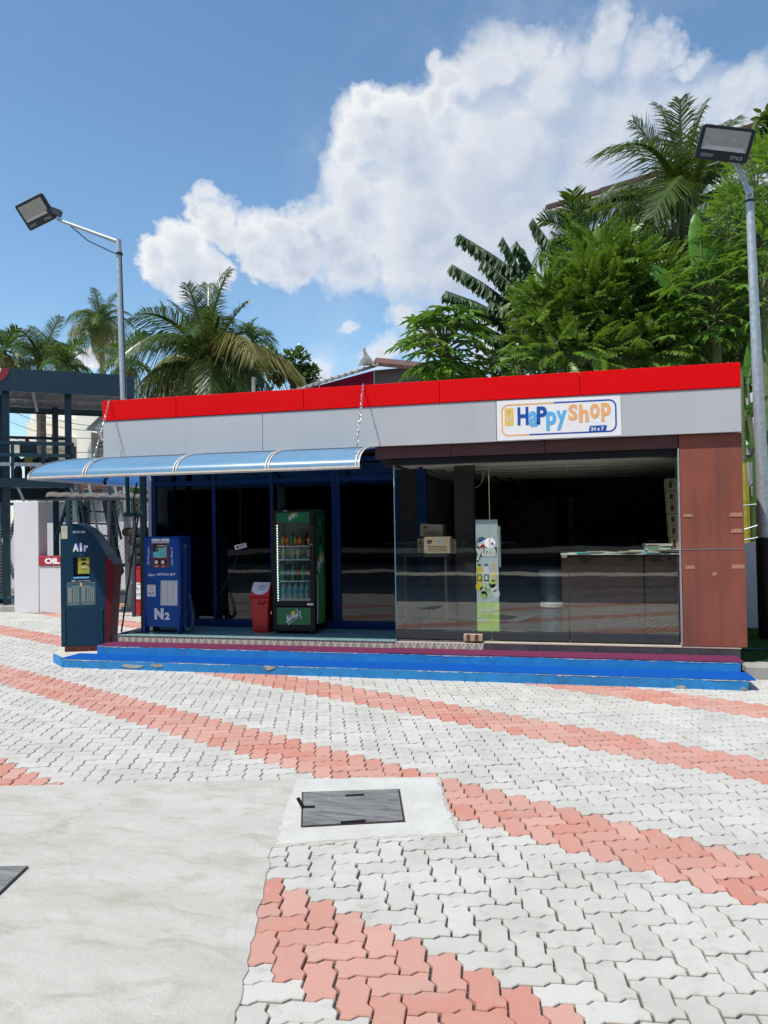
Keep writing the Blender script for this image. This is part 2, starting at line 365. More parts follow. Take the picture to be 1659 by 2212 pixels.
m_lemon = pbr('lemon_yellow', (.80, .62, .03), .4)
m_silverp = pbr('silver_print', (.55, .60, .62), .4)
m_redbin = pbr('red_bin', (.50, .010, .012), .32, var=.06)
m_soot = pbr('rubber', (.022, .021, .02), .8, var=.4, scale=14, bump=.003, bscale=70)
m_wood = pbr('timber', (.40, .30, .20), .7, var=.15, scale=20)
m_alutrim = pbr('awning_trim', (.66, .62, .55), .4, var=.12, scale=20)
m_orange = pbr('orange_print', (.82, .42, .17), .5, var=.03)
m_sky = pbr('light_blue_print', (.10, .42, .75), .5, var=.03)
m_navy = pbr('navy_print', (.005, .07, .36), .5, var=.03)
m_gold = pbr('yellow_print', (.80, .55, .12), .5, var=.03)
m_pink = pbr('pink_wall', (.40, .015, .09), .8, var=.12, scale=3)
m_cretwall = pbr('cream_wall', (.68, .62, .50), .85, var=.05, scale=1)
m_housew = pbr('house_white', (.74, .72, .66), .85, var=.06, scale=1, stain=(.42, .40, .36), stain_scale=1.2, streak=True, stain_lo=.62, stain_hi=.8)
m_oldwall = pbr('weathered_wall', (.52, .52, .52), .9, var=.1, scale=2, stain=(.07, .07, .06), stain_scale=3.5, streak=True, stain_lo=.50, stain_hi=.66)
m_asb = pbr('asbestos_sheet', (.13, .12, .11), .85, var=.25, scale=5)
m_tile = pbr('roof_tile', (.13, .06, .045), .85, var=.45, scale=12)
m_roofgrey = pbr('grey_roof_sheet', (.36, .38, .38), .7, var=.2, scale=6)
m_kerb = pbr('kerb_concrete', (.33, .32, .30), .9, var=.2, scale=5, bump=.004, bscale=50, stain=(.16, .15, .13), stain_scale=3)
m_turf = leaf_mat('turf_green', (.02, .085, .012), (.05, .15, .03), .15, .7)
m_turfbase = pbr('turf_base', (.012, .06, .012), .95, var=.3, scale=40)
m_bark = pbr('bark', (.16, .13, .10), .9, var=.3, scale=18, bump=.01, bscale=25)
m_barkg = pbr('green_stem', (.12, .15, .05), .7, var=.3, scale=14)
m_bamboo = pbr('yellow_stem', (.32, .30, .03), .5, var=.2, scale=10)
m_lens = pbr('lamp_lens', (.38, .36, .32), .25, var=.12, scale=14)
m_lampblk = pbr('lamp_housing', (.018, .022, .028), .45, var=.2)
m_lampprint = pbr('lamp_print', (.32, .33, .33), .5)
def awning_mat():
    m = bpy.data.materials.new('blue_polycarbonate'); m.use_nodes = True; t = NT(m.node_tree); t.n.clear()
    geo = t('ShaderNodeNewGeometry').outputs['Position']
    c = t.mix(t.ramp(t.noise(geo, 3, 6, .6), .3, .7), (.22, .46, .62), (.29, .53, .67))
    b = t('ShaderNodeBsdfPrincipled', {'Base Color': c, 'Roughness': .30, 'Specular IOR Level': .6})
    tr = t('ShaderNodeBsdfTranslucent', {'Color': (.01, .42, .80, 1)})
    mx = t('ShaderNodeMixShader', {0: .50, 1: b.outputs[0], 2: tr.outputs[0]})
    o = t('ShaderNodeOutputMaterial'); t.l.new(mx.outputs[0], o.inputs[0]); return m
m_awn = awning_mat()
def fish_tile_mat():                 # printed net pattern of pale lines
    m = bpy.data.materials.new('net_pattern_tile'); m.use_nodes = True; t = NT(m.node_tree); t.n.clear()
    geo = t('ShaderNodeNewGeometry').outputs['Position']; sp = t('ShaderNodeSeparateXYZ', {0: geo})
    x, z = sp.outputs[0], sp.outputs[2]
    def lines(off, sgn):
        a = t.math('ADD', t.math('MULTIPLY', x, 11.0), t.math('MULTIPLY', z, 9.5*sgn))
        a = t.math('ADD', a, t.math('MULTIPLY', t.math('SINE', t.math('MULTIPLY', z, 38.0)), .16*sgn))
        fr = t.math('FRACT', t.math('ADD', a, off)); return t.math('LESS_THAN', t.math('ABSOLUTE', t.math('SUBTRACT', fr, .5)), .085)
    l = t.math('MAXIMUM', lines(0, 1), lines(.25, -1))
    c = t.mix(t.ramp(t.noise(geo, 30, 5), .3, .7), (.25, .235, .205), (.36, .34, .30))
    c = t.mix(l, c, (.56, .54, .48))
    b = t('ShaderNodeBsdfPrincipled', {'Base Color': c, 'Roughness': .4})
    o = t('ShaderNodeOutputMaterial'); t.l.new(b.outputs[0], o.inputs[0]); return m
m_net = fish_tile_mat()
# ================================================================== GROUND
ground = box('ground', m_ground, None, -400, 400, -400, 400, -.5, -.03); tag(ground, kind='structure')
SX, SYv, OX, OY = .104557, .034308, -1.23253, 3.08782      # paver grid: step along the long rows, and its origin
U1 = math.hypot(SX, SYv); TH = math.atan2(SYv, SX)
paving = MB().mat(m_sand).box(-26, 9, -2.5, 19, -.03, -.0135).build('paving'); tag(paving, kind='structure')
def paver_outline(inset):
    """interlocking 2:1 block: every grid edge carries the same stepped profile"""
    d = .078; pr = [(0, 0), (.37, -d), (.63, d)]
    cs = [(0, 0), (1, 0), (2, 0), (2, 1), (1, 1), (0, 1)]; P = []
    for i, c in enumerate(cs):
        e = cs[(i+1) % 6]; dx, dy = e[0]-c[0], e[1]-c[1]
        flip = (dx < 0 or dy < 0)
        for t, o in pr:
            P.append((c[0]+dx*t-dy*o, c[1]+dy*t+dx*o))
    P = np.array(P)*U1 - np.array([U1, U1/2])
    nx = np.roll(P, -1, 0)-P; nx /= np.linalg.norm(nx, axis=1)[:, None]; nr = np.stack([-nx[:, 1], nx[:, 0]], 1)
    pn = np.roll(nr, 1, 0)
    bis = (nr+pn); bis /= np.linalg.norm(bis, axis=1)[:, None]; k = 1/np.maximum((bis*nr).sum(1), .6)
    return P + bis*(k*inset)[:, None]
o1, o2 = paver_outline(.0040), paver_outline(.0066); K = len(o1)
PV = np.concatenate([np.c_[o1, np.full(K, -.022)], np.c_[o1, np.full(K, -.0035)], np.c_[o2, np.zeros(K)], [[0, 0, 0]]])
PF = [(i, (i+1) % K, K+(i+1) % K, K+i) for i in range(K)]+[(K+i, K+(i+1) % K, 2*K+(i+1) % K, 2*K+i) for i in range(K)]
# drop every second outline point at the corners' zero offsets is not needed: 30 points, top as one face
def paver_mesh(name):
    me = bpy.data.meshes.new(name); me.from_pydata(PV[:-1].tolist(), [], PF+[tuple(range(2*K, 3*K))]); me.polygons.foreach_set('use_smooth', [False]*len(me.polygons))
    me.materials.append(m_pw); a = me.attributes.new('tint', 'FLOAT', 'POINT'); return me
pmesh = paver_mesh('paver')
ca, sa = math.cos(TH), math.sin(TH)
def g2w(i, j): return (OX+U1*(ca*i-sa*j), OY+U1*(sa*i+ca*j))
# slab outline (concrete apron) in world metres
SLAB = [(.25, -2.05), (-1.057, 2.228), (-1.437, 3.475), (-.93, 3.68), (-.560, 3.80), (-.70, 4.22), (-.812, 4.636), (-1.70, 4.425), (-3.409, 3.955), (-7.2, 2.93), (-22, -1.1), (-22, -2.05)]
def inside(p, poly):
    x, y = p; c = False
    for i in range(len(poly)):
        (x1, y1), (x2, y2) = poly[i], poly[i-1]
        if (y1 > y) != (y2 > y) and x < (x2-x1)*(y-y1)/(y2-y1)+x1: c = not c
    return c
def near_slab(x, y): return all(inside((x+a, y+b), SLAB) for a, b in ((.13, 0), (-.13, 0), (0, .13), (0, -.13)))
cells = []
for i in range(-260, 110):
    for j in range(-160, 220):
        s = (i+j) % 20
        if (i+j) % 4 == 0: cx, cy = g2w(i+1, j+.5); rot = 0
        elif (i+j) % 4 == 3: cx, cy = g2w(i+.5, j); rot = 1
        else: continue
        if not (-15.5 < cx < 8.5 and -1.9 < cy < 15.5) or near_slab(cx, cy): continue
        if cy > 7.62 and -5.45 < cx < 1.5: continue
        if cy > 8.0 and cx > 1.75: continue
        cells.append((cx, cy, rot, 14 <= s <= 19))
def seen(c):
    d = Vector((c[0], c[1], -EYE)); f = d.dot(FWD)
    if f < .3: return False
    u = 829.5+F_PX*d.dot(RGT)/f; v = 1106-F_PX*d.dot(UPV)/f
    return -40 < u < 1700 and v < 2290
cells.sort(key=lambda c: (not seen(c), c[0]**2+c[1]**2))
for k, (cx, cy, rot, red) in enumerate(cells[:300]):
    o = bpy.data.objects.new('paver', pmesh); COL.objects.link(o); o.parent = paving
    o.location = (cx+random.gauss(0, .0012), cy+random.gauss(0, .0012), random.gauss(0, .0009))
    o.rotation_euler = (random.gauss(0, .0035), random.gauss(0, .0035), TH+rot*math.pi/2+random.choice((0, math.pi))+random.gauss(0, .007))
    o.material_slots[0].link = 'OBJECT'; o.material_slots[0].material = m_pr if red else m_pw
    if red: o['label'] = 'red paver'
for red in (False, True):
    sel = [c for c in cells[300:] if c[3] == red]; n_ = len(sel)
    c = np.array([(a, b) for a, b, _, _ in sel]); an = TH+np.array([r for _, _, r, _ in sel])*math.pi/2+RNG.normal(0, .006, n_)
    cc, ss = np.cos(an)[:, None], np.sin(an)[:, None]
    tx, ty = RNG.normal(0, .004, (n_, 1)), RNG.normal(0, .004, (n_, 1)); L = PV
    X = L[:, 0]*cc-L[:, 1]*ss+c[:, :1]+RNG.normal(0, .001, (n_, 1)); Y = L[:, 0]*ss+L[:, 1]*cc+c[:, 1:]+RNG.normal(0, .001, (n_, 1)); Z = L[:, 2]+RNG.normal(0, .001, (n_, 1))+tx*L[:, 0]+ty*L[:, 1]
    V = np.stack([X, Y, Z], -1).reshape(-1, 3)
    fan = [(2*K+i, 2*K+(i+1) % K, 3*K, 3*K) for i in range(K)]
    tri = []
    for a, b_, c_, d_ in PF: tri += [(a, b_, c_), (a, c_, d_)]
    tri += [(2*K+i, 2*K+(i+1) % K, 3*K) for i in range(K)]
    Fc = (np.array(tri)[None]+np.arange(n_)[:, None, None]*len(L)).reshape(-1, 3)
    o = np_mesh('paver_field', V, Fc, m_pr if red else m_pw, paving, tint=np.repeat(RNG.random(n_), len(L)), kind='stuff')
    if red: o['label'] = 'bands of red pavers'

# concrete apron with ragged edge
def ragged(poly, step, amp, skip=()):
    out_ = []
    for i, p in enumerate(poly):
        q = poly[(i+1) % len(poly)]; L = math.dist(p, q); k = max(1, int(L/step)); nx, ny = -(q[1]-p[1])/L, (q[0]-p[0])/L
        for t in range(k):
            a = 0 if t == 0 or i in skip else random.gauss(0, amp)
            out_.append((p[0]+(q[0]-p[0])*t/k+nx*a, p[1]+(q[1]-p[1])*t/k+ny*a))
    return out_
HOLE = [PZ(652, 1713, .008), PZ(863, 1706, .008), PZ(875, 1776, .008), PZ(650, 1788, .008)]
bmx = MB().mat(m_conc).prism(ragged(SLAB, .055, .006, (0, 9, 10, 11)), -.03, .005, 'z')
apron = bmx.build('apron', bevel=.003); tag(apron, kind='structure')
# mortar skim rising over the apron's east tongue
strip = MB().mat(pbr('mortar_smear', (.535, .53, .50), .95, var=.10, scale=5, bump=.006, bscale=40))
strip.prism(ragged([(-1.425, 3.50), (-.93, 3.695), (-.575, 3.815), (-.715, 4.22), (-.825, 4.617), (-1.66, 4.415), (-1.58, 4.05), (-1.52, 3.8)], .03, .007), .0045, .0080, 'z')
sk = strip.build('mortar_patch', bevel=.002); tag(sk, kind='structure')

def lid_mat():
    m = bpy.data.materials.new('worn_checker_lid'); m.use_nodes = True; t = NT(m.node_tree); t.n.clear()
    geo = t('ShaderNodeNewGeometry').outputs['Position']; st = t.vmath('MULTIPLY', geo, (2.0, 14, 1))
    c = t.mix(t.ramp(t.noise(st, 2.2, 10, .72, dist=.8), .40, .62), (.11, .115, .125), (.25, .25, .235))
    b = t('ShaderNodeBsdfPrincipled', {'Base Color': c, 'Roughness': .7}); bp = t('ShaderNodeBump', {'Strength': 1.0, 'Distance': .003, 'Height': t.noise(geo, 90, 4)}); t.l.new(bp.outputs[0], b.inputs['Normal'])
    o = t('ShaderNodeOutputMaterial'); t.l.new(b.outputs[0], o.inputs[0]); return m
m_lid = lid_mat()
def lid(quad, label, z=.0125):
    c = sum((Vector((q[0], q[1])) for q in quad), Vector((0, 0)))/4; r = thing('manhole_cover', label, 'manhole cover', (c.x, c.y, z-.004), 'manhole covers in the concrete')
    MB().prism([(q[0]*1.0, q[1]) for q in quad], z-.0005, z+.0015, 'z').build('frame', pbr('rust_frame', (.05, .03, .03), .7), r)
    s = .965; MB().prism([(c.x+(q[0]-c.x)*s, c.y+(q[1]-c.y)*s) for q in quad], z+.0015, z+.0045, 'z').build('plate', m_lid, r, bevel=.001)
    return r, c
r, c = lid([(p.x, p.y) for p in HOLE], 'worn grey manhole cover with two grip slots and a small black lever')
for (u0, v0, u1, v1) in ((746, 1719, 787, 1717), (736, 1777, 790, 1773)):
    a, b = PZ(u0, v0, .017), PZ(u1, v1, .017); MB().bar((a.x, a.y, .0175), (b.x, b.y, .0175), .028, .004).build('grip_slot', m_blackmat, r, bevel=.001)
a, b = PZ(655, 1745, .016), PZ(648, 1722, .04); MB().bar((a.x, a.y, .017), (a.x-.035, a.y+.01, .065), .022, .008).bar((a.x, a.y, .019), (a.x+.06, a.y+.02, .020), .022, .006).build('lever', m_blackmat, r)
lid([(PZ(-60, 1873, .012).x, PZ(-60, 1873, .012).y), (PZ(62, 1871, .012).x, PZ(62, 1871, .012).y), (PZ(-60, 1987, .012).x, PZ(-60, 1987, .012).y), (PZ(-190, 1985, .012).x, PZ(-190, 1985, .012).y)], 'dark grey manhole cover cut by the left edge of the photo')

# ================================================================== STEPS IN FRONT OF THE SHOP
ZA, ZB, ZF = .094, .187, .272
steps = thing('front_steps', 'two low blue painted concrete steps running along the shop front', 'steps', (-2, 7.5, 0))
def wavy_box(name, x0, x1, y0, y1, z0, z1, mat, parent, amp=.004, nseg=90, top=True, zamp=.002, lab=None):
    mb = MB(); xs = np.linspace(x0, x1, nseg); vs = []
    off = np.cumsum(RNG.normal(0, amp*.5, nseg)); off -= np.linspace(off[0], off[-1], nseg); off = np.clip(off, -amp*2.5, amp*2.5)
    zo = RNG.normal(0, zamp, nseg)
    for i, x in enumerate(xs): vs += [(x, y0+off[i], z0), (x, y0+off[i]+RNG.normal(0, amp*.4), z1+zo[i]), (x, y1, z1), (x, y1, z0)]
    fs = []
    for i in range(nseg-1):
        for k in range(4): fs.append((i*4+k, i*4+(k+1) % 4, i*4+4+(k+1) % 4, i*4+4+k))
    fs += [(3, 2, 1, 0), tuple(range(nseg*4-4, nseg*4))]
    return mb.add(vs, fs).build(name, mat, parent, label=lab)
wavy_box('lower_step', -5.62, 1.535, 7.48, 7.86, -.03, ZA, m_stepblue, steps, .0012)
wavy_box('upper_step', -5.41, 1.545, 7.845, 8.2, -.03, ZB, m_stepblue, steps, .0012)
MB().prism([(-5.60, 7.50), (-5.41, 7.86), (-5.41, 8.2), (-5.41, 8.62), (-6.30, 8.40), (-5.92, 7.74)], -.03, ZA-.004, 'z').build('side_ledge', pbr('ledge_concrete', (.52, .50, .45), .9, bump=.004, bscale=40), steps, bevel=.006)
for x, w, zc, mt in ((-4.72, .30, .045, m_kerb), (-4.42, .16, .055, m_kerb), (.96, .09, .012, m_kerb), (1.49, .06, .015, m_kerb), (-3.1, .12, .07, m_kerb)):
    MB().mat(mt).prism([(x+w*.5*math.cos(a*.4488)*random.uniform(.7, 1.15), zc+.022*math.sin(a*.4488)*random.uniform(.4, 1.3)) for a in range(14)], 7.470, 7.49, 'y').build('chipped_patch', None, steps)
MB().prism([(-5.63, 7.50), (-5.61, 7.50), (-5.91, 7.745), (-5.93, 7.745)], -.03, ZA+.01, 'z').build('painted_edge', m_stepblue, steps)
def mat_strip(name, label, x0, x1, y0, y1, z, mat, grp, droop=None):
    mb = MB(); nx = 80; xs = np.linspace(x0, x1, nx); vs = []
    for i, x in enumerate(xs):
        e = RNG.normal(0, .002); zz = z+abs(RNG.normal(0, .0006)); f = y0+e
        vs += [(x, y1, zz), (x, y0+.03, zz+.002), (x, f+.001, zz), (x, f, z-.0045), (x, y0+.03, z-.003), (x, y1, z-.002)]
    k = 6; fs = []
    for i in range(nx-1):
        for a in range(k): fs.append((i*k+a, i*k+(a+1) % k, (i+1)*k+(a+1) % k, (i+1)*k+a))
    fs += [tuple(range(k-1, -1, -1)), tuple(range((nx-1)*k, nx*k))]
    if droop:
        for t in range(7):
            pass
    o = mb.add(vs, fs).build(name, mat, None, org=((x0+x1)/2, (y0+y1)/2, z)); tag(o, label, 'mat', grp); return o
mat_strip('step_mat', 'bright blue carpet strip lying on the lower step', -5.64, 1.60, 7.479, 7.843, ZA+.005, m_matblue, 'carpet strips on the steps')
mat_strip('step_mat', 'purple carpet strip on the upper step, the part in front of the blue glazing', -5.42, -1.90, 7.845, 8.175, ZB+.005, m_matpurple, 'carpet strips on the steps')
mat_strip('step_mat', 'purple carpet strip on the upper step, the longer part in front of the glass room', -1.93, 1.575, 7.843, 8.175, ZB+.010, m_matpurple, 'carpet strips on the steps')

m_worn = pbr('worn_edge', (.42, .48, .50), .8, var=.25, scale=30)
for nm, x0, x1, y, z in (('lower', -5.6, 1.52, 7.4755, ZA), ('upper', -5.39, 1.53, 7.8405, ZB)):
    xs = np.linspace(x0, x1, 260); lo = [max(.001, .0045+.004*math.sin(i*.13)+random.gauss(0, .0035)) for i in range(260)]
    MB().mat(m_worn).add([(x, y, z-.001) for x in xs]+[(x, y+.0004, z-.001-l) for x, l in zip(xs, lo)], [(i, i+1, 261+i, 260+i) for i in range(259)]).build('worn_edge', None, steps)
# ================================================================== SHOP BUILDING
shop = thing('shop_building', 'single storey shop with red and grey fascia, blue framed glazing and brown cladding', 'shop', (-1.9, 9.5, 0))
XL, XR, YF = -5.476, 1.656, 8.10
ZT, ZM, ZL = 3.103, 2.859, 2.417
# base with tiles
MB().mat(m_grout).box(-5.42, 1.615, 8.19, 12.8, -.03, ZF-.012).build('base', None, shop)
xs = [-5.42+.395*i for i in range(12)]; xs = [x for x in xs if x < -.95]+[-.93]
for a, b in zip(xs[:-1], xs[1:]): box('riser_tile', m_net, shop, a+.0015, b-.0015, 8.178, 8.1905, ZB-.01, ZF-.014, .001)
xs = [-.93, -.375, .225, .82, 1.615]
for a, b in zip(xs[:-1], xs[1:]): box('dark_riser_tile', m_darktile, shop, a+.002, b-.002, 8.172, 8.1905, ZB-.01, ZF-.008, .0015)
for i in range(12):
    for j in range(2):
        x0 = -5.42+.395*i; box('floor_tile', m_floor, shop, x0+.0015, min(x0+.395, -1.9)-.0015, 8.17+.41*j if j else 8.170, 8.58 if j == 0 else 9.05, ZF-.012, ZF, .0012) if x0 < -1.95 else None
box('nosing', m_grout, shop, -.93, 1.62, 8.168, 8.25, ZF-.008, ZF+.008, .002)
box('room_floor', m_intfloor, shop, -5.3, 1.55, 9.06, 12.6, ZF-.012, ZF+.004)
box('room_floor', m_intfloor, shop, -1.88, 1.55, 8.26, 9.058, ZF-.012, ZF+.004)
# fascia panels
def panels(name, zs, edges, mat, y0, y1, bev=.004, lab=None):
    for a, b in zip(edges[:-1], edges[1:]): box(name, mat, shop, a+.002, b-.002, y0, y1, zs[0], zs[1], bev)
panels('red_fascia_panel', (ZM+.002, ZT), [XL, -4.49, -2.9, -1.35, .12, XR], m_red, YF-.012, YF+.045, .003)
panels('grey_fascia_panel', (ZL, ZM-.002), [XL, -3.405, -.745, XR], m_grey, YF, YF+.045, .003)
box('parapet_wall', m_grey, shop, XL+.01, XR-.01, YF+.05, YF+.2, ZL+.01, ZT-.02)
box('red_return_panel', m_red, shop, XL, XL+.05, YF+.048, 12.9, ZM+.002, ZT, .003); box('grey_return_panel', m_grey, shop, XL+.004, XL+.054, YF+.048, 12.9, ZL, ZM-.002, .003)
box('red_return_panel', m_red, shop, XR-.05, XR, YF+.048, 12.9, ZM+.002, ZT, .003); box('grey_return_panel', m_grey, shop, XR-.054, XR-.004, YF+.048, 12.9, ZL, ZM-.002, .003)
box('roof', m_roofgrey, shop, XL+.06, XR-.06, YF+.205, 12.9, ZL+.12, ZL+.2); box('soffit', m_dark, shop, XL+.06, XR-.06, YF+.205, 12.85, ZL+.02, ZL+.06)
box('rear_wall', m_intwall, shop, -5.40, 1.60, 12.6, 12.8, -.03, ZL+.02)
box('side_wall', m_whitewall, shop, -5.43, -5.37, 9.02, 12.6, -.03, ZL+.02); box('side_wall', m_maroon, shop, 1.56, 1.63, 8.32, 12.8, .0, ZL)
# head beam
panels('head_panel', (2.285, ZL-.004), [-2.10, -1.25, -.25, 1.07], m_head, 8.170, 8.30, .003)
MB().mat(m_head).box(-2.10, -2.05, 8.302, 8.98, 2.285, ZL-.004).build('head_return', None, shop)
box('track_box', m_blackmat, shop, -1.92, 1.055, 8.20, 8.36, 2.215, 2.283, .002)
box('roller_shutter_box', m_dark, shop, -2.045, -1.93, 8.32, 8.95, 2.2, 2.41, .002)
# cladded pier at the right
m_oldtape = pbr('old_tape', (.36, .19, .12), .7, var=.3, scale=40)
box('cladding_panel', m_maroon, shop, 1.078, 1.668, 8.168, 8.20, 1.262, ZL-.004, .003); box('cladding_panel', m_maroon, shop, 1.084, 1.676, 8.165, 8.20, .284, 1.256, .003)
box('pier_core', m_head, shop, 1.095, 1.655, 8.201, 8.40, .272, 2.41)
box('joint_strip', m_galv, shop, 1.075, 1.672, 8.160, 8.167, 1.2565, 1.2615)
box('edge_trim', m_galv, shop, 1.064, 1.077, 8.160, 8.22, .285, 2.28, .001)
for (x0, x1, z0, z1) in ((1.10, 1.20, 1.585, 1.615), (1.535, 1.655, 1.58, 1.62), (1.545, 1.655, 1.42, 1.46), (1.11, 1.205, 1.06, 1.095), (1.54, 1.665, 1.065, 1.105), (1.36, 1.405, .995, 1.03), (1.095, 1.103, .82, .828)):
    k = random.uniform(-.005, .005); MB().prism([(x0, z0), (x1, z0+k), (x1-abs(k), z1), (x0+.01, z1-k)], 8.1625, 8.1648 if z1 < 1.26 else 8.1678, 'y').build('old_tape', m_oldtape, shop)
# glazed room: panes, doors, rails
def pane(x0, x1, y, z0, z1, name='glass_pane', mat=None, par=None): return box(name, mat or m_glass, par or shop, x0, x1, y, y+.010, z0, z1)
GY = 8.262
pane(-1.905, -1.222, GY, .385, 2.215); pane(-1.218, -.855, GY, .385, 2.215)
door = MB().box(-.850, -.035, GY+.004, GY+.014, .385, 2.215).build('glass_door', m_glass, shop)
pane(-.030, 1.062, GY, .385, 2.215)
box('glass_edge_strip', m_edge, shop, -1.915, -1.9055, GY-.001, GY+.012, .385, 2.213)
MB().box(-1.912, -1.902, 8.275, 8.97, .385, 2.2).build('side_glass_pane', m_glass, shop)
m_bottomrail = pbr('base_rail', (.035, .042, .05), .22, metal=.3, var=.1)
for a, b in ((-1.915, -.855), (-.85, -.032), (-.028, 1.06)): MB().box(a, b, 8.235, 8.295, .288, .384).build('base_rail', m_bottomrail, shop, bevel=.012, seg=2)
MB().box(-1.915, -1.865, 8.297, 8.97, .288, .384).build('base_rail', m_bottomrail, shop, bevel=.008)
box('sealing_strip', m_brass, shop, -.8545, -.8505, GY-.004, GY+.012, 1.34, 2.21)
box('door_edge', m_brass, shop, -.034, -.031, GY+.0, GY+.014, 2.05, 2.21)
MB().bar((-.85, GY-.003, 2.232), (-.03, GY-.003, 2.232), .006, .006).build('door_head_line', m_brass, shop)
# lock patch and handle
lk = MB(); 
for sx, a0 in ((-1, 90), (1, -90)):
    cxx = -.8525+sx*.004; pts = [(cxx+sx*.058*math.sin(math.pi*k/10)*1.0, 1.335+.055*math.cos(math.pi*k/10)) for k in range(11)]
    lk.prism(pts, GY-.016, GY-.001, 'y')
lko = lk.build('lock', m_white, door, bevel=.003)
MB().tube([(-.828, GY-.024, 1.333), (-.828, GY-.012, 1.333)], .014, 12).build('lock_knob', m_steel, door)
MB().tube([(-.748, GY-.05, 1.08), (-.748, GY-.05, 1.52)], .011, 10).tube([(-.748, GY-.05, 1.14), (-.748, GY+.0, 1.14)], .007).tube([(-.748, GY-.05, 1.46), (-.748, GY, 1.46)], .007).build('handle', m_steel, door, smooth=True)
# blue framed glazing at the left
m_intpale = pbr('pale_partition', (.30, .30, .28), .8)
FY = 9.0
for x0, x1 in ((-5.375, -5.31), (-4.50, -4.455), (-3.70, -3.655), (-2.88, -2.835), (-2.832, -2.775), (-2.08, -2.02)): box('mullion', m_blueframe, shop, x0, x1, FY, FY+.06, ZF, 2.40, .003)
for a, b in ((-5.31, -4.50), (-4.455, -3.70), (-3.655, -2.88), (-2.775, -2.08)):
    box('bottom_rail', m_blueframe, shop, a, b, FY+.004, FY+.056, ZF, .365, .003); box('transom', m_blueframe, shop, a, b, FY+.004, FY+.056, 2.105, 2.16, .003); box('top_rail', m_blueframe, shop, a, b, FY+.004, FY+.056, 2.34, 2.40, .003)
    pane(a, b, FY+.025, .365, 2.105, mat=m_glassdark); pane(a, b, FY+.025, 2.16, 2.34, 'transom_pane', m_glassdark)
box('mullion', m_blueframe, shop, -1.80, -1.68, FY+.0, FY+.06, ZF, 2.25, .003)
box('partition', m_dark, shop, -2.02, -1.80, FY+.01, FY+.04, ZF, 2.4)
box('partition', m_intpale, shop, -1.98, -1.94, FY+.07, 12.6, ZF, 2.43)
# interior: dark column, ceiling with stepped strips
box('column', pbr('dark_column', (.035, .028, .024), .6), shop, -1.30, -1.08, 8.70, 8.92, ZF, 2.24)
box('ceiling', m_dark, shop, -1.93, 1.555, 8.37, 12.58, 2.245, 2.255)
for k in range(7):
    y = 8.42+.54*k; x0 = -1.88+.17*k; x1 = 1.54-.02*k; w = .30; rr = 1.35-.03*k
    out_ = [(x0, 12.55), (x0, y)]; inn = [(x0+.11, 12.55), (x0+.11, y+w)]
    for t in range(9):
        a = -math.pi/2+math.pi/2*t/8; out_.append((x1-rr+rr*math.cos(a), y+rr+rr*math.sin(a))); inn.append((x1-rr+(rr-w)*math.cos(a), y+rr+(rr-w)*math.sin(a)))
    out_.append((x1, 12.56)); inn.append((x1-w, 12.56))
    mb = MB(); q = len(out_); vs = [(x, yy, z) for z in (2.222-.0015*k, 2.24) for x, yy in out_+inn]
    fs = []
    for i in range(q-1): fs += [(i, q+i, q+i+1, i+1), (2*q+i, 2*q+i+1, 3*q+i+1, 3*q+i), (i, i+1, 2*q+i+1, 2*q+i), (q+i, 3*q+i, 3*q+i+1, q+i+1)]
    mb.add(vs, fs).build('ceiling_strip', m_ceilw, shop)

# fascia sign
sx0, sx1 = -.738, .522
sgn = thing('shop_sign', 'white sign reading HaPpy Shop 24 x 7 on the grey fascia', 'sign', (sx0, YF-.004, 2.43))
MB().mat(m_wprint).prism([(sx0, 2.425), (sx1, 2.428), (sx1-.004, 2.836), (sx0, 2.845)], YF-.005, YF-.0005, 'y').build('board', None, sgn)
yS = YF-.0055
def rrect(x0, x1, z0, z1, r, k=8):
    P = []
    for cx, cz, a0 in ((x1-r, z1-r, 0), (x0+r, z1-r, 90), (x0+r, z0+r, 180), (x1-r, z0+r, 270)):
        for i in range(k+1): a = R(a0+90*i/k); P.append((cx+r*math.cos(a), cz+r*math.sin(a)))
    return P
A = rrect(sx0+.045, sx1-.045, 2.468, 2.805, .075); B_ = rrect(sx0+.06, sx1-.06, 2.483, 2.79, .062); q = len(A)
for nm, mt, cond in (('orange_border', m_orange, lambda x, z: (x < .12-.74+.62 if z > 2.65 else x < -.42)), ('blue_border', m_navy, None)):
    mb = MB().mat(mt)
    # split long edges so the colours change where they do on the sign
    def dens(P):
        o_ = []
        for i, p in enumerate(P):
            p2 = P[(i+1) % len(P)]; k = max(1, int(math.dist(p, p2)/.04)) if math.dist(p, p2) > .1 else 1
            for t in range(24 if math.dist(p, p2) > .5 else (8 if math.dist(p, p2) > .1 else 1)):
                kk = 24 if math.dist(p, p2) > .5 else (8 if math.dist(p, p2) > .1 else 1); o_.append((p[0]+(p2[0]-p[0])*t/kk, p[1]+(p2[1]-p[1])*t/kk))
        return o_
    Ad, Bd = dens(A), dens(B_)
    for i in range(len(Ad)):
        a, b, c_, d_ = Ad[i], Ad[(i+1) % len(Ad)], Bd[(i+1) % len(Bd)], Bd[i]; mx_, mz_ = (a[0]+b[0])/2, (a[1]+b[1])/2
        isO = (mx_ < -.16 if mz_ > 2.65 else mx_ < -.42)
        if isO == (nm == 'orange_border'): mb.add([(p[0], yS-t, p[1]) for t in (0, .001) for p in (a, b, c_, d_)], [(0, 1, 2, 3), (4, 7, 6, 5), (0, 4, 5, 1), (2, 6, 7, 3)])
    mb.build(nm, None, sgn)
mb = MB()
def sc(px, py): return (sx0+(px-157)/(1507-157)*(sx1-sx0), 2.841-(py-(132-(px-157)*.052))/(405.)*.413)   # from a flat drawing of the sign
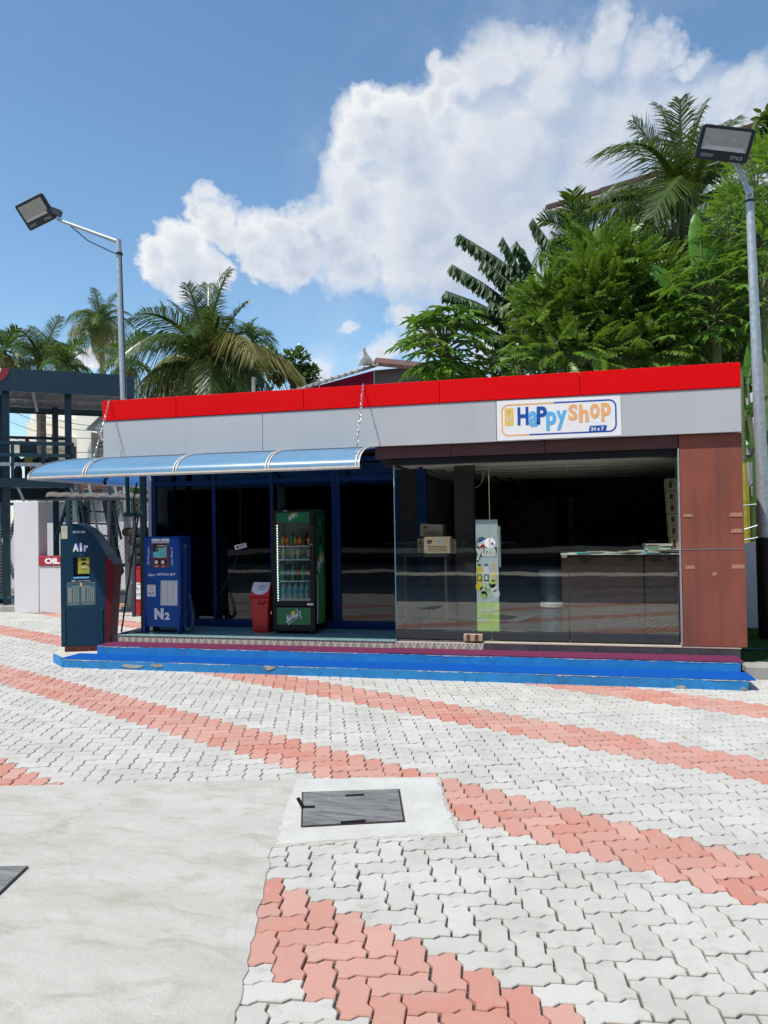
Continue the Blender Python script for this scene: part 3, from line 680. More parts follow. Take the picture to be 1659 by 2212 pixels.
for ch_, px, py, w, h, mt, name in (('H', 387, 378, 122, 190, m_navy, 'letter'), ('a', 511, 393, 104, 165, m_sky, 'letter'), ('P', 600, 366, 112, 187, m_navy, 'letter'), ('p', 702, 431, 112, 200, m_sky, 'letter'), ('y', 812, 424, 116, 205, m_sky, 'letter'),
        ('S', 944, 322, 100, 165, m_orange, 'letter'), ('h', 1058, 340, 105, 185, m_orange, 'letter'), ('o', 1176, 302, 104, 155, m_orange, 'letter'), ('p', 1294, 329, 104, 190, m_orange, 'letter')):
    x, z = sc(px, py); l_ = MB(); put_text(l_, ch_, mt, (x, yS-.0006, z), w*.000933, h*.001005, bold=.035, nrm=.0016); l_.build('letter', None, sgn)
x, z = sc(1160, 440); x2, _ = sc(1355, 440)
MB().mat(m_navy).prism([(x, z), (x2-.015, z), (x2, z+.066), (x+.012, z+.066)], yS-.002, yS-.0012, 'y').build('hours_plate', None, sgn)
l_ = MB(); put_text(l_, '24 x 7', m_wprint, (x+.022, yS-.0024, z+.013), .128, .040, bold=.03); l_.build('hours_lettering', None, sgn)
x, z = sc(243, 384); MB().mat(m_gold).prism(rrect(x, x+.092, z, z+.185, .006, 3), yS-.0012, yS-.0002, 'y').build('badge', None, sgn)
l_ = MB(); put_text(l_, 'CLUB', m_wprint, (x+.016, yS-.0016, z+.068), .06, .020, bold=.03); put_text(l_, 'HP', m_wprint, (x+.03, yS-.0016, z+.042), .032, .019, bold=.03)
l_.mat(m_grey_print); 
cx_, cz_ = x+.046, z+.145; st = [(cx_+(.026 if k % 2 == 0 else .014)*math.sin(k*math.pi/5), cz_+(.026 if k % 2 == 0 else .014)*math.cos(k*math.pi/5)) for k in range(10)]
st2 = [(cx_+(a-cx_)*.72, cz_+(b-cz_)*.72) for a, b in st]
for i in range(10): j = (i+1) % 10; l_.add([(p[0], yS-.0018, p[1]) for p in (st[i], st[j], st2[j], st2[i])], [(0, 1, 2, 3)])
l_.bar((cx_, yS-.0018, cz_-.028), (cx_, yS-.0018, cz_-.052), .004, .001).bar((cx_, yS-.0018, z+.036), (cx_, yS-.0018, z+.010), .004, .001)
l_.build('badge_lettering', None, sgn)

# ================================================================== AWNING + CHAINS
aw = thing('awning', 'curved blue polycarbonate awning with pale ribs over the left shopfront', 'awning', (-3.8, 8.1, 2.3))
AP, APX, AZ0, AZ1, AXR, AYB = .65, .53, 2.158, 2.400, -2.085, 10.1
NS = 12
def prof(s): a = math.pi/2*s; return math.sin(a), AZ0+(AZ1-AZ0)*math.cos(a)
def front_pt(s, x, dz=0.0):
    o, z = prof(s); xl = XL-APX*o
    return (max(x, xl), YF-.003-AP*o, z+dz)
def sheet(name, fa, fb, mat, th=.006):
    mb = MB(); vs = []; 
    for i in range(NS+1):
        s = i/NS
        for f in (fa, fb):
            for dz in (0, -th): p = f(s); vs.append((p[0], p[1], p[2]+dz))
    fs = []
    for i in range(NS):
        b = i*4; c_ = b+4; fs += [(b, b+2, c_+2, c_), (b+1, c_+1, c_+3, b+3), (b, c_, c_+1, b+1), (b+2, b+3, c_+3, c_+2)]
    fs += [(0, 1, 3, 2), (NS*4, NS*4+2, NS*4+3, NS*4+1)]
    o = mb.add(vs, fs).build(name, mat, aw, smooth=True); return o
hip = lambda s: (XL-APX*prof(s)[0], YF-.003-AP*prof(s)[0], prof(s)[1])
ribx = [None, -5.28, -4.16, -3.09, AXR]
for i in range(4):
    fa = hip if i == 0 else (lambda s, x=ribx[i]: front_pt(s, x)); fb = lambda s, x=ribx[i+1]: front_pt(s, x)
    sheet('awning_panel', fa, fb, m_awn)
sd_pt = lambda s, y: (XL-APX*prof(s)[0], y, prof(s)[1])
for y0, y1 in ((None, 8.9), (8.9, AYB)):
    fa = hip if y0 is None else (lambda s, y=y0: sd_pt(s, y)); sheet('awning_panel', fa, lambda s, y=y1: sd_pt(s, y), m_awn)
def rib(f, w=.018):
    pts = [Vector(f(i/NS))+Vector((0, 0, .006)) for i in range(NS+1)]; mb = MB()
    for a, b in zip(pts[:-1], pts[1:]): mb.bar(a, b, w, .012)
    return mb.build('rib', m_alutrim, aw)
rib(hip, .022)
for x in ribx[1:]:
    for dx in ((-.016, .016) if x != AXR else (0.0, -.035)): rib(lambda s, x=x, dx=dx: front_pt(s, x+dx), .013)
for y in (8.9, AYB-.01):
    mb = MB(); pts = [Vector(sd_pt(i/NS, y))-Vector((0, 0, .016)) for i in range(NS+1)]
    for a, b in zip(pts[:-1], pts[1:]): mb.bar(a, b, .05, .02)
    mb.build('support_arm', m_blackmat, aw)
for x in ribx[1:-1]:
    mb = MB(); pts = [Vector(front_pt(i/NS, x))-Vector((0, 0, .018)) for i in range(NS+1)]
    for a, b in zip(pts[:-1], pts[1:]): mb.bar(a, b, .03, .02)
    mb.build('support_arm', m_blackmat, aw)
mb = MB(); mb.bar((XL-APX-.01, YF-AP-.006, AZ0-.004), (AXR+.01, YF-AP-.006, AZ0-.004), .016, .020).bar((XL-APX-.01, YF-AP-.002, AZ0-.022), (AXR+.01, YF-AP-.002, AZ0-.022), .010, .012)
mb.build('edge_trim', m_alutrim, aw)
MB().bar((XL-APX-.006, YF-AP-.002, AZ0-.012), (XL-APX-.006, AYB, AZ0-.012), .016, .03).build('edge_trim', m_alutrim, aw)
MB().bar((XL, AYB-.02, AZ1-.03), (XL-APX, AYB-.02, AZ0), .02, .02).build('support_arm', m_blackmat, aw)

def chain(name, label, a, b, sag):
    a, b = Vector(a), Vector(b); L = (b-a).length; n_ = int(L/.030); mb = MB().mat(m_chrome)
    P = [a.lerp(b, i/n_)-Vector((0, 0, sag*4*(i/n_)*(1-i/n_))) for i in range(n_+1)]
    for i in range(n_):
        p, q_ = P[i], P[i+1]; t = (q_-p).normalized(); x = t.cross(Vector((0, 1, 0))).normalized(); y = t.cross(x)
        if i % 2: x, y = y, x
        c_ = (p+q_)/2; ang = random.uniform(-.4, .4); x = (x*math.cos(ang)+y*math.sin(ang))
        mb.tube([c_+t*.021*math.cos(2*math.pi*k/8)+x*.0105*math.sin(2*math.pi*k/8) for k in range(8)], .0029, 5, closed=True)
    o = mb.build(name, None, None, smooth=True, org=a); tag(o, label, 'chain', 'steel chains holding up the awning'); return o
chain('steel_chain', 'steel chain from the left end of the red fascia down to the awning', (-5.375, YF-.016, ZT+.01), (-5.235, YF-AP, AZ0+.0), .05)
chain('steel_chain', 'steel chain from the middle of the red fascia down to the awning corner', (-2.20, YF-.016, ZT+.01), (-2.13, YF-AP, AZ0+.0), .015)
# ================================================================== OBJECTS IN FRONT OF THE SHOP
# ---- tall teal free-air kiosk (built in its own frame, then turned)
kx, ky = -5.955, 7.955
kk = thing('air_kiosk', 'tall dark teal free air kiosk with curved top and red side fin', 'air kiosk', (0, 0, 0))
KD, KW = .42, .515
curve = [(0, .155), (0, 1.60), (.03, 1.622), (.15, 1.625), (.22, 1.61), (.30, 1.565), (.37, 1.50), (.44, 1.40), (.49, 1.315), (KW, 1.262), (KW, .155)]
body = MB().mat(m_kteal).prism([(0, .155), (0, 1.55), (.0, 1.60)]+curve[2:], .02, KD, 'y').build('body', None, kk, bevel=.006)
# front skin with a real opening
def frame_panel(name, mat, par, outer, x0, x1, z0, z1, ya, yb):
    mb = MB().mat(mat)
    L = [p for p in outer]; top = [p for p in L if p[1] > z1]
    mb.prism([(0, .155), (x0, .155), (x0, 1.6235), (.03, 1.622), (0, 1.60)], ya, yb, 'y')
    mb.prism([(x0, .155), (x1, .155), (x1, z0), (x0, z0)], ya, yb, 'y')
    seg = [(x0, 1.6235), (.15, 1.625), (.22, 1.61), (.30, 1.565), (x1, 1.535)]
    mb.prism([(x0, z1), (x1, z1)]+seg[::-1], ya, yb, 'y')
    mb.prism([(x1, .155), (KW, .155), (KW, 1.262), (.49, 1.315), (.44, 1.40), (.37, 1.50), (x1, 1.535)], ya, yb, 'y')
    return mb.build(name, None, par)
frame_panel('front_panel', m_kteal, kk, curve, .145, .333, .985, 1.222, -.06, .0199)
MB().mat(m_kblack).prism([(.146, .986), (.332, .986), (.332, 1.221), (.146, 1.221)], .010, .0195, 'y').build('recess', None, kk)
yp = MB().mat(m_yellow).prism([(.195, 1.02), (.331, 1.02), (.331, 1.219), (.195, 1.219)], -.045, .009, 'y').build('gauge_box', None, kk, bevel=.003)
l_ = MB().mat(m_blackmat); l_.prism([(.235, 1.180), (.29, 1.180), (.29, 1.205), (.235, 1.205)], -.047, -.0452, 'y').build('display', None, yp)
l_ = MB().mat(m_blackmat); l_.prism([(.235, 1.130), (.29, 1.130), (.29, 1.155), (.235, 1.155)], -.047, -.0452, 'y').build('display', None, yp)
for i in range(4): MB().mat(m_white).tube([(.242+.016*i, -.052, 1.095), (.242+.016*i, -.0452, 1.095)], .006, 8).build('button', None, yp)
MB().mat(m_blackmat).tube([(.312, -.055, 1.135), (.312, -.0452, 1.135)], .010, 10).build('knob', None, yp)
MB().mat(m_sky).prism([(.147, .965), (.331, .965), (.331, .985), (.147, .985)], -.072, -.0602, 'y').build('tray', None, kk, bevel=.002)
MB().mat(m_chrome).tube([(.235, -.075, 1.243), (.235, -.060, 1.243)], .007, 10).build('lock', None, kk)
l_ = MB(); put_text(l_, 'FREE AIR', m_wprint, (.150, -.0602, 1.512), .140, .024, bold=.03); l_.build('lettering', None, kk)
l_ = MB(); put_text(l_, 'Air', m_navy, (.158, -.0602, 1.290), .165, .098, bold=.06, nrm=.001); l_.build('lettering_shadow', m_stepblue, kk)
l_ = MB(); put_text(l_, 'A', m_wprint, (.142, -.0615, 1.290), .070, .096, bold=.06); put_text(l_, 'i', m_wprint, (.224, -.0615, 1.290), .026, .106, bold=.06); put_text(l_, 'r', m_wprint, (.270, -.0615, 1.290), .050, .074, bold=.06); l_.build('lettering', None, kk)
l_ = MB(); put_text(l_, 'NO Tips Please', m_wprint, (.128, -.0602, .925), .215, .024, bold=.03); l_.build('lettering', None, kk)
MB().mat(m_cream).prism([(.012, 1.445), (.082, 1.445), (.082, 1.60), (.012, 1.60)], -.0615, -.0602, 'y').build('sticker', None, kk)
l_ = MB().mat(m_grey_print); cx_, cz_ = .047, 1.567; st = [(cx_+(.022 if k % 2 == 0 else .012)*math.sin(k*math.pi/5), cz_+(.022 if k % 2 == 0 else .012)*math.cos(k*math.pi/5)) for k in range(10)]
for i in range(10): l_.bar((st[i][0], -.0622, st[i][1]), (st[(i+1) % 10][0], -.0622, st[(i+1) % 10][1]), .003, .001)
l_.bar((cx_, -.0622, 1.54), (cx_, -.0622, 1.522), .004, .001).bar((cx_, -.0622, 1.478), (cx_, -.0622, 1.462), .003, .001); l_.build('sticker_print', None, kk)
MB().mat(m_creamprint).prism([(.075, .645), (.395, .645), (.395, .918), (.075, .918)], -.0610, -.0602, 'y').mat(m_tealprint).prism([(.078, .648), (.392, .648), (.392, .915), (.078, .915)], -.0616, -.0611, 'y').build('pressure_chart', None, kk)
l_ = MB().mat(m_gold).prism([(.222, .880), (.246, .880), (.246, .912), (.222, .912)], -.0622, -.0617, 'y').mat(m_creamprint).prism([(.13, .868), (.34, .868), (.34, .876), (.13, .876)], -.0622, -.0617, 'y')
for c0_, c1_ in ((.085, .137), (.142, .160), (.164, .182), (.190, .212), (.238, .290), (.300, .316), (.322, .338), (.344, .360), (.366, .384)):
    for r_ in range(17):
        z = .850-r_*.0104
        if r_ == 0: l_.prism([(c0_, z), (c1_, z), (c1_, z+.008), (c0_, z+.008)], -.0622, -.0617, 'y')
        else: l_.prism([(c0_, z), (c1_-random.uniform(0, (c1_-c0_)*.4), z), (c1_-random.uniform(0, (c1_-c0_)*.3), z+.0062), (c0_, z+.0062)], -.0622, -.0617, 'y')
for c0_, c1_ in ((.09, .2), (.25, .37)): l_.prism([(c0_, .662), (c1_, .662), (c1_, .668), (c0_, .668)], -.0622, -.0617, 'y')
tag(l_.build('chart_print', None, kk), kind='stuff')
for x in (.028, .455): MB().mat(m_teal_d).prism([(x, .20), (x+.022, .20), (x+.022, .60), (x, .60)], -.072, -.0602, 'y').build('door_rail', None, kk, bevel=.002)
MB().mat(m_kteal).box(.055, .45, -.0635, -.0602, .17, .62).build('lower_door', None, kk, bevel=.001)
MB().mat(m_rust).box(.03, KW-.04, -.03, KD-.03, .085, .154).build('plinth', None, kk)
for x in (.09, .35): MB().mat(m_blackmat).tube([(x, -.035, .115), (x, -.0302, .115)], .008, 8).build('bolt', None, kk)
fin = MB().mat(m_kred).prism([(KW+.001, .155), (KW+.028, .155), (KW+.098, 1.115), (KW+.001, 1.235)], -.058, -.052, 'y').build('fin_front', None, kk)
fs_ = MB().mat(m_kred).prism([(KW+.001, .155), (KW+.028, .155), (KW+.098, 1.118), (KW+.001, 1.24)], -.0515, KD, 'y').build('side_fin', None, kk, bevel=.004)
MB().mat(m_kblack).prism([(KW+.001, 1.2405), (KW+.1, 1.1185), (KW+.102, 1.126), (KW+.002, 1.254)], -.058, KD+.002, 'y').build('fin_cap', None, kk)
kk.location = (kx, ky, 0); kk.rotation_euler = (0, 0, R(21))

# ---- blue nitrogen machine
NX0, NX1, NY = -5.078, -4.640, 8.36
nn_ = thing('nitrogen_machine', 'blue nitrogen tyre inflator cabinet lettered N2 with coiled hose', 'tyre inflator', (NX0, NY, ZF))
b_ = MB().mat(m_nblue).prism([(NY, .350), (NY, 1.415), (NY+.008, 1.438), (NY+.03, 1.452), (NY+.26, 1.452), (NY+.275, 1.43), (NY+.275, .350)], NX0, NX1, 'x').build('cabinet', None, nn_, bevel=.004)
for x0, x1 in ((NX0-.026, NX0-.001), (NX1+.001, NX1+.026)):
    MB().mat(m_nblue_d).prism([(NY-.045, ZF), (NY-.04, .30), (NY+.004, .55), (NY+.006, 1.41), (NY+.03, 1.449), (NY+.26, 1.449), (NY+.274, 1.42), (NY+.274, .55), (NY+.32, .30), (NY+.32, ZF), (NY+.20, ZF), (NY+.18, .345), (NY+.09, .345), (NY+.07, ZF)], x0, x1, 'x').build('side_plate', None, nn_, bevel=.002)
e = .0012; yf = NY
MB().mat(m_white).prism([(-4.99, 1.372), (-4.755, 1.372), (-4.752, 1.425), (-4.99, 1.425)], yf-.003, yf-.0006, 'y').build('maker_label', None, nn_)
l_ = MB(); put_text(l_, 'GRACE EXACT PRODUCTS', m_tealprint, (-4.98, yf-.0035, 1.380), .215, .014, bold=.03); l_.mat(m_tealprint).tube([(-4.872, yf-.0055, 1.411), (-4.872, yf-.0035, 1.411)], .011, 10); l_.build('label_print', None, nn_)
rp = MB().mat(m_stred).prism([(-4.985, 1.075), (-4.765, 1.075), (-4.765, 1.366), (-4.985, 1.366)], yf-.006, yf-.0006, 'y').build('control_panel', None, nn_, bevel=.001)
MB().mat(m_blackmat).prism([(-4.967, 1.205), (-4.788, 1.205), (-4.788, 1.356), (-4.967, 1.356)], yf-.008, yf-.0062, 'y').build('display_panel', None, rp)
cv = [(-4.966, 1.195), (-4.789, 1.195), (-4.789, 1.352)]+[(-4.789-.177*t, 1.352-.088*min(1, t*2.1)**.6 if False else 1.264+.088*(1-t)**2.2) for t in [k/8 for k in range(1, 9)]]
MB().mat(m_cyan).prism(cv, yf-.0095, yf-.0083, 'y').build('display_cover', None, rp)
MB().mat(m_creamprint).prism([(-4.905, 1.285), (-4.845, 1.285), (-4.845, 1.318), (-4.905, 1.318)], yf-.0105, yf-.0083, 'y').build('screen', None, rp)
for x, z in ((-4.928, 1.312), (-4.928, 1.285), (-4.828, 1.314)): MB().mat(m_cyan).tube([(x, yf-.0115, z), (x, yf-.0083, z)], .008, 10).build('button', None, rp)
l_ = MB().mat(m_wprint).prism([(-4.915, 1.335), (-4.815, 1.335), (-4.815, 1.343), (-4.915, 1.343)], yf-.0105, yf-.0083, 'y').mat(m_tealprint)
for x, z in ((-4.865, 1.25), (-4.865, 1.233), (-4.865, 1.217), (-4.825, 1.25), (-4.825, 1.235), (-4.825, 1.215)): l_.tube([(x, yf-.0112, z), (x, yf-.0097, z)], .0055, 8)
l_.build('panel_print', None, rp)
for x in (-4.918, -4.830):
    g_ = MB().mat(m_blackmat).tube([(x, yf-.022, 1.140), (x, yf-.0062, 1.140)], .038, 20).build('gauge', None, rp)
    MB().mat(m_white).tube([(x, yf-.0235, 1.140), (x, yf-.0222, 1.140)], .024, 20).build('gauge_face', None, rp)
    MB().mat(m_blackmat).bar((x-.008, yf-.0245, 1.132), (x+.012, yf-.0245, 1.152), .004, .0012).build('needle', None, rp)
l_ = MB(); put_text(l_, 'AIR', m_wprint, (-4.945, yf-.0072, 1.080), .045, .020, bold=.035); l_.build('air_lettering', None, rp); l_ = MB(); put_text(l_, 'N', m_wprint, (-4.848, yf-.0072, 1.080), .020, .020, bold=.035); put_text(l_, '2', m_wprint, (-4.824, yf-.0072, 1.080), .009, .010, bold=.03); l_.build('gauge_lettering', None, rp)
l_ = MB(); put_text(l_, 'Fill Nitrogen...', m_wprint, (-5.018, yf-.0008, 1.105), .235, .034, u=(0, 0, 1), v=(-1, 0, 0), bold=.01, shear=.35); l_.build('lettering', None, nn_)
l_ = MB(); put_text(l_, 'Just Float !!', m_wprint, (-4.700, yf-.0008, 1.095), .225, .034, u=(0, 0, 1), v=(-1, 0, 0), bold=.01, shear=.35); l_.build('lettering', None, nn_)
l_ = MB(); put_text(l_, 'Nano', m_wprint, (-5.045, yf-.0008, .968), .092, .034, bold=.02, shear=.4); l_.build('lettering', None, nn_)
l_ = MB(); put_text(l_, 'NITRO JET', m_wprint, (-4.925, yf-.0008, .968), .255, .036, bold=.025); l_.build('lettering', None, nn_)
l_ = MB(); put_text(l_, 'N', m_wprint, (-4.965, yf-.0008, .440), .125, .138, bold=.07); l_.build('lettering', None, nn_)
l_ = MB(); put_text(l_, '2', m_wprint, (-4.825, yf-.0008, .436), .068, .092, bold=.06); l_.build('lettering', None, nn_)
MB().mat(m_white).prism([(-5.058, .720), (-4.945, .720), (-4.945, .862), (-5.058, .862)], yf-.0028, yf-.0006, 'y').build('emblem_sticker', None, nn_)
l_ = MB().mat(m_orange).prism([(-5.045, .840), (-4.958, .840), (-4.958, .850), (-5.045, .850)], yf-.0034, yf-.003, 'y')
cx_, cz_ = -5.002, .782
l_.mat(m_grey_print).tube([(cx_+.042*math.cos(a*math.pi/12), yf-.0034, cz_+.042*math.sin(a*math.pi/12)) for a in range(24)], .0012, 4, closed=True)
put_text(l_, 'HP', m_orange, (cx_-.022, yf-.0034, cz_+.004), .044, .024, bold=.03)
for k in (0, 1):
    for sg in (-1, 1):
        P = [(cx_+sg*(.002+.034*t), cz_-.036-k*.0+.030*t**.6-k*.010) for t in [i/6 for i in range(7)]]; Q = [(a, b-.007) for a, b in P]
        for i in range(6): l_.mat(m_navy).add([(P[i][0], yf-.0036, P[i][1]), (P[i+1][0], yf-.0036, P[i+1][1]), (Q[i+1][0], yf-.0036, Q[i+1][1]), (Q[i][0], yf-.0036, Q[i][1])], [(0, 1, 2, 3)])
l_.build('emblem', None, nn_)
MB().mat(m_paper).prism([(-4.880, .612), (-4.652, .612), (-4.648, .915), (-4.872, .915)], yf-.0022, yf-.0006, 'y').build('chart_sheet', None, nn_)
l_ = MB().mat(m_cyan).prism([(-4.868, .897), (-4.66, .897), (-4.66, .907), (-4.868, .907)], yf-.0028, yf-.0023, 'y').mat(m_grey_print)
for c0_, c1_ in ((-4.866, -4.835), (-4.826, -4.820), (-4.814, -4.808), (-4.798, -4.765), (-4.755, -4.750), (-4.742, -4.737), (-4.722, -4.690), (-4.682, -4.677), (-4.668, -4.660)):
    for r_ in range(24): z = .884-r_*.0112; l_.prism([(c0_, z), (c1_-random.uniform(0, (c1_-c0_)*.5), z), (c1_-random.uniform(0, (c1_-c0_)*.5), z+.004), (c0_, z+.004)], yf-.0028, yf-.0023, 'y')
tag(l_.build('chart_print', None, nn_), kind='stuff')
# coiled hose: hangs from the right side, turns at the floor and comes back up
axis = [(NX1+.045, NY+.10, 1.32), (NX1+.050, NY+.09, 1.0), (NX1+.045, NY+.08, .70), (NX1+.040, NY+.08, .45), (NX1+.055, NY+.06, .345), (NX1+.10, NY+.05, .318), (NX1+.150, NY+.06, .36), (NX1+.150, NY+.09, .48), (NX1+.115, NY+.11, .62), (NX1+.085, NY+.12, .74)]
axis = [Vector(p) for p in axis]; dens_ = [9, 10, 14, 9, 10, 8, 12, 9, 6]
P = []; ph = 0
def cr(p0, p1, p2, p3, t): return .5*((2*p1)+(-p0+p2)*t+(2*p0-5*p1+4*p2-p3)*t*t+(-p0+3*p1-3*p2+p3)*t**3)
for i in range(9):
    a = axis[max(0, i-1)]; b = axis[i]; c_ = axis[i+1]; d_ = axis[min(9, i+2)]; turns = dens_[i]*.62; n_ = int(turns*10)
    for k in range(n_):
        t = k/n_; p = cr(a, b, c_, d_, t); tg = (cr(a, b, c_, d_, min(1, t+.02))-p).normalized(); x = tg.cross(Vector((0, 1, 0))).normalized(); y = tg.cross(x); r_ = .020 if i > 2 else .018
        P.append(p+(x*math.cos(ph)+y*math.sin(ph))*r_); ph += 2*math.pi/10
MB().mat(pbr('coil_hose', (.05, .13, .16), .35)).tube(P, .0044, 5).build('coiled_hose', None, nn_, smooth=True)
MB().mat(m_chrome).tube([(NX1+.026, NY+.10, 1.335), (NX1+.055, NY+.10, 1.345), (NX1+.06, NY+.10, 1.31)], .008, 8).build('hose_fitting', None, nn_)

# ---- drinks fridge
FX0, FX1, FYF, FZ1, FD = -3.475, -2.945, 8.50, 1.752, .42
fr = thing('drinks_fridge', 'tall green and black glass door drinks fridge filled with bottles', 'fridge', ((FX0+FX1)/2, FYF, ZF))
MB().mat(m_blackmat).box(FX0, FX0+.03, FYF+.045, FYF+FD, .34, FZ1).build('side_wall', None, fr)
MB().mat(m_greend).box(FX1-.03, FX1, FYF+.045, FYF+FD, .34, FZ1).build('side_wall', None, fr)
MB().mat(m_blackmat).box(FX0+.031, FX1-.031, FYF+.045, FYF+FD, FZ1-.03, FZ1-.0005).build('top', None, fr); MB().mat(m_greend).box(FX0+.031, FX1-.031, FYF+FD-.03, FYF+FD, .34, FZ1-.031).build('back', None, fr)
MB().mat(m_white).box(FX0+.031, FX1-.031, FYF+FD-.034, FYF+FD-.031, .61, FZ1-.031).box(FX0+.031, FX0+.034, FYF+.047, FYF+FD-.035, .61, FZ1-.031).box(FX0+.035, FX1-.035, FYF+.047, FYF+FD-.035, .615, .62).build('liner', None, fr)
MB().mat(m_blackmat).box(FX0, FX1, FYF, FYF+FD-.002, ZF+.035, .60).build('base_unit', None, fr, bevel=.004)
for x in (FX0+.04, FX1-.08): MB().mat(m_blackmat).box(x, x+.04, FYF+.03, FYF+.07, ZF, ZF+.034).build('foot', None, fr)
l_ = MB().mat(m_soot)
for i in range(28):
    for j in range(3): l_.box(FX0+.015+.018*i, FX0+.027+.018*i, FYF-.002, FYF+.002, .325+.016*j, .335+.016*j)
tag(l_.build('vent_slots', None, fr), kind='stuff')
# door
dz0, dz1 = .605, FZ1-.002
d_ = MB().mat(m_blackmat)
d_.box(FX0, FX0+.055, FYF, FYF+.043, dz0, dz1).box(FX1-.055, FX1, FYF, FYF+.043, dz0, dz1).box(FX0+.055, FX1-.055, FYF, FYF+.043, dz0, dz0+.06).box(FX0+.055, FX1-.055, FYF, FYF+.043, dz1-.035, dz1)
dr = d_.build('door', None, fr, bevel=.003)
box('door_glass', m_fglass, dr, FX0+.053, FX1-.053, FYF+.012, FYF+.018, dz0+.058, 1.60)
MB().mat(m_green).box(FX0+.055, FX1-.055, FYF+.006, FYF+.03, 1.60, dz1-.036).build('header_panel', None, dr)
MB().mat(m_steel).box(FX1-.052, FX1-.015, FYF-.006, FYF-.0005, 1.325, 1.34).build('door_lock', None, dr); MB().mat(m_white).box(FX1-.095, FX1-.02, FYF-.002, FYF-.0004, dz0+.012, dz0+.035).build('label_plate', None, dr)
MB().mat(m_steel).box(FX0-.012, FX0-.002, FYF-.03, FYF+.02, .51, .545).build('latch', None, fr)
MB().mat(m_steel).box(FX0+.15, FX0+.20, FYF-.002, FYF-.0004, dz1-.022, dz1-.008).build('label_plate', None, dr)
# white LED strip down the left of the door
ledm = emit_mat('led', (.85, .95, 1), 14)
for i in range(30): MB().box(FX0+.058, FX0+.0645, FYF+.020, FYF+.024, .66+.031*i, .6665+.031*i).build('led', ledm, dr) if i == 0 else None
led0 = dr.children[-1]
for i in range(1, 30): c_ = led0.copy(); COL.objects.link(c_); c_.parent = dr; c_.location = led0.location+Vector((0, 0, .031*i))
# Sprite emblem
def emblem(par, ox, oy, oz, w, u=(1, 0, 0), nrm=1.0):
    u = Vector(u); vv = Vector((0, 0, 1)); nn = u.cross(vv); T = lambda x, y, h: Vector((ox, oy, oz))+u*(x*w)+vv*(y*w)+nn*(h*.0004)
    out_ = [(0, .02), (.10, .43), (.02, .52), (.32, .50), (.52, .62), (.66, .70), (.74, .92), (.84, .68), (1.02, .80), (.96, .58), (1.06, .30), (.80, .32), (.55, .16), (.30, -.02), (.12, -.16), (.16, .02)]
    cx, cy = .5, .36; inn = [(cx+(a-cx)*.90, cy+(b-cy)*.86) for a, b in out_]
    def fanp(mat, P, h, nm):
        n_ = len(P); MB().mat(mat).add([T(cx, cy, h)]+[T(a, b, h) for a, b in P], [(0, 1+i, 1+(i+1) % n_) for i in range(n_)]).build(nm, None, par)
    fanp(m_wprint, out_, 1, 'emblem_outline')
    fanp(m_lemon, [(.47+.15*math.cos(a*math.pi/8)*1.0, .64+.13*math.sin(a*math.pi/8)+.06*math.cos(a*math.pi/8)) for a in range(16)], 2, 'lemon') if False else None
    MB().mat(m_lemon).add([T(.46, .62, 2.5)]+[T(.46+.15*math.cos(a*math.pi/8), .64+.13*math.sin(a*math.pi/8)+.05*math.cos(a*math.pi/8), 2.5) for a in range(16)], [(0, 1+i, 1+(i+1) % 16) for i in range(16)]).build('lemon', None, par)
    fanp(m_green, inn, 2, 'emblem_field')
    l_ = MB(); a = R(24); uu = u*math.cos(a)+vv*math.sin(a); vw = vv*math.cos(a)-u*math.sin(a)
    put_text(l_, 'Sprite', m_wprint, T(.12, .01, 4), .86*w, .40*w, u=uu, v=vw, bold=.03, shear=.25, nrm=.0006); l_.build('emblem_lettering', None, par)
fp = MB().mat(m_green).box(FX0+.055, FX1-.055, FYF-.003, FYF-.0004, .385, .585).build('lower_panel', None, fr)
emblem(fp, FX0+.17, FYF-.0036, .405, .185)
emblem(dr, FX0+.215, FYF+.005, 1.625, .105)
# side graphic: long bottle and emblem on the right flank
XS = FX1+.0006
def side_poly(mat, P, h, nm): MB().mat(mat).prism([(y, z) for y, z in P], XS+h*.0006, XS+h*.0006+.0004, 'x').build(nm, None, fr)
ym = FYF+.24
side_poly(m_silverp, [(FYF+.07, .40), (FYF+.10, .85), (FYF+.08, .98), (FYF+.12, .95), (FYF+.13, .60), (FYF+.11, .38)], 0, 'splash_print')
side_poly(m_greenb, [(ym-.10, .38), (ym-.10, .95), (ym-.05, 1.15), (ym-.03, 1.28), (ym-.03, 1.42), (ym+.04, 1.42), (ym+.04, 1.28), (ym+.07, 1.13), (ym+.12, .95), (ym+.13, .37)], 1, 'bottle_print')
side_poly(m_blackmat, [(ym-.035, 1.33), (ym-.035, 1.43), (ym+.045, 1.43), (ym+.045, 1.33)], 2, 'cap_print')
spm = MB().mat(m_silverp)
for i in range(40): y_, z_ = ym+random.gauss(0, .035), random.uniform(1.44, 1.66); s_ = random.uniform(.004, .010); spm.prism([(y_-s_, z_), (y_, z_-s_*.6), (y_+s_, z_), (y_, z_+s_)], XS+.0012, XS+.0014, 'x')
tag(spm.build('spray_print', None, fr), kind='stuff')
spk = MB().mat(m_kblack)
for i in range(6):
    for dy in (-.03, .03): spk.prism([(ym+dy-.006, .5+.07*i), (ym+dy+.006, .5+.07*i), (ym+dy+.006, .52+.07*i), (ym+dy-.006, .52+.07*i)], XS+.0012, XS+.0014, 'x')
tag(spk.build('drop_print', None, fr), kind='stuff')
sp = MB().mat(m_green).prism([(FYF+.05, .99), (FYF+.05, .9905), (FYF+.051, .99)], XS, XS+.0002, 'x').build('side_print', None, fr)
emblem(sp, XS+.0018, FYF+.10, 1.02, .26, u=(0, 1, 0))
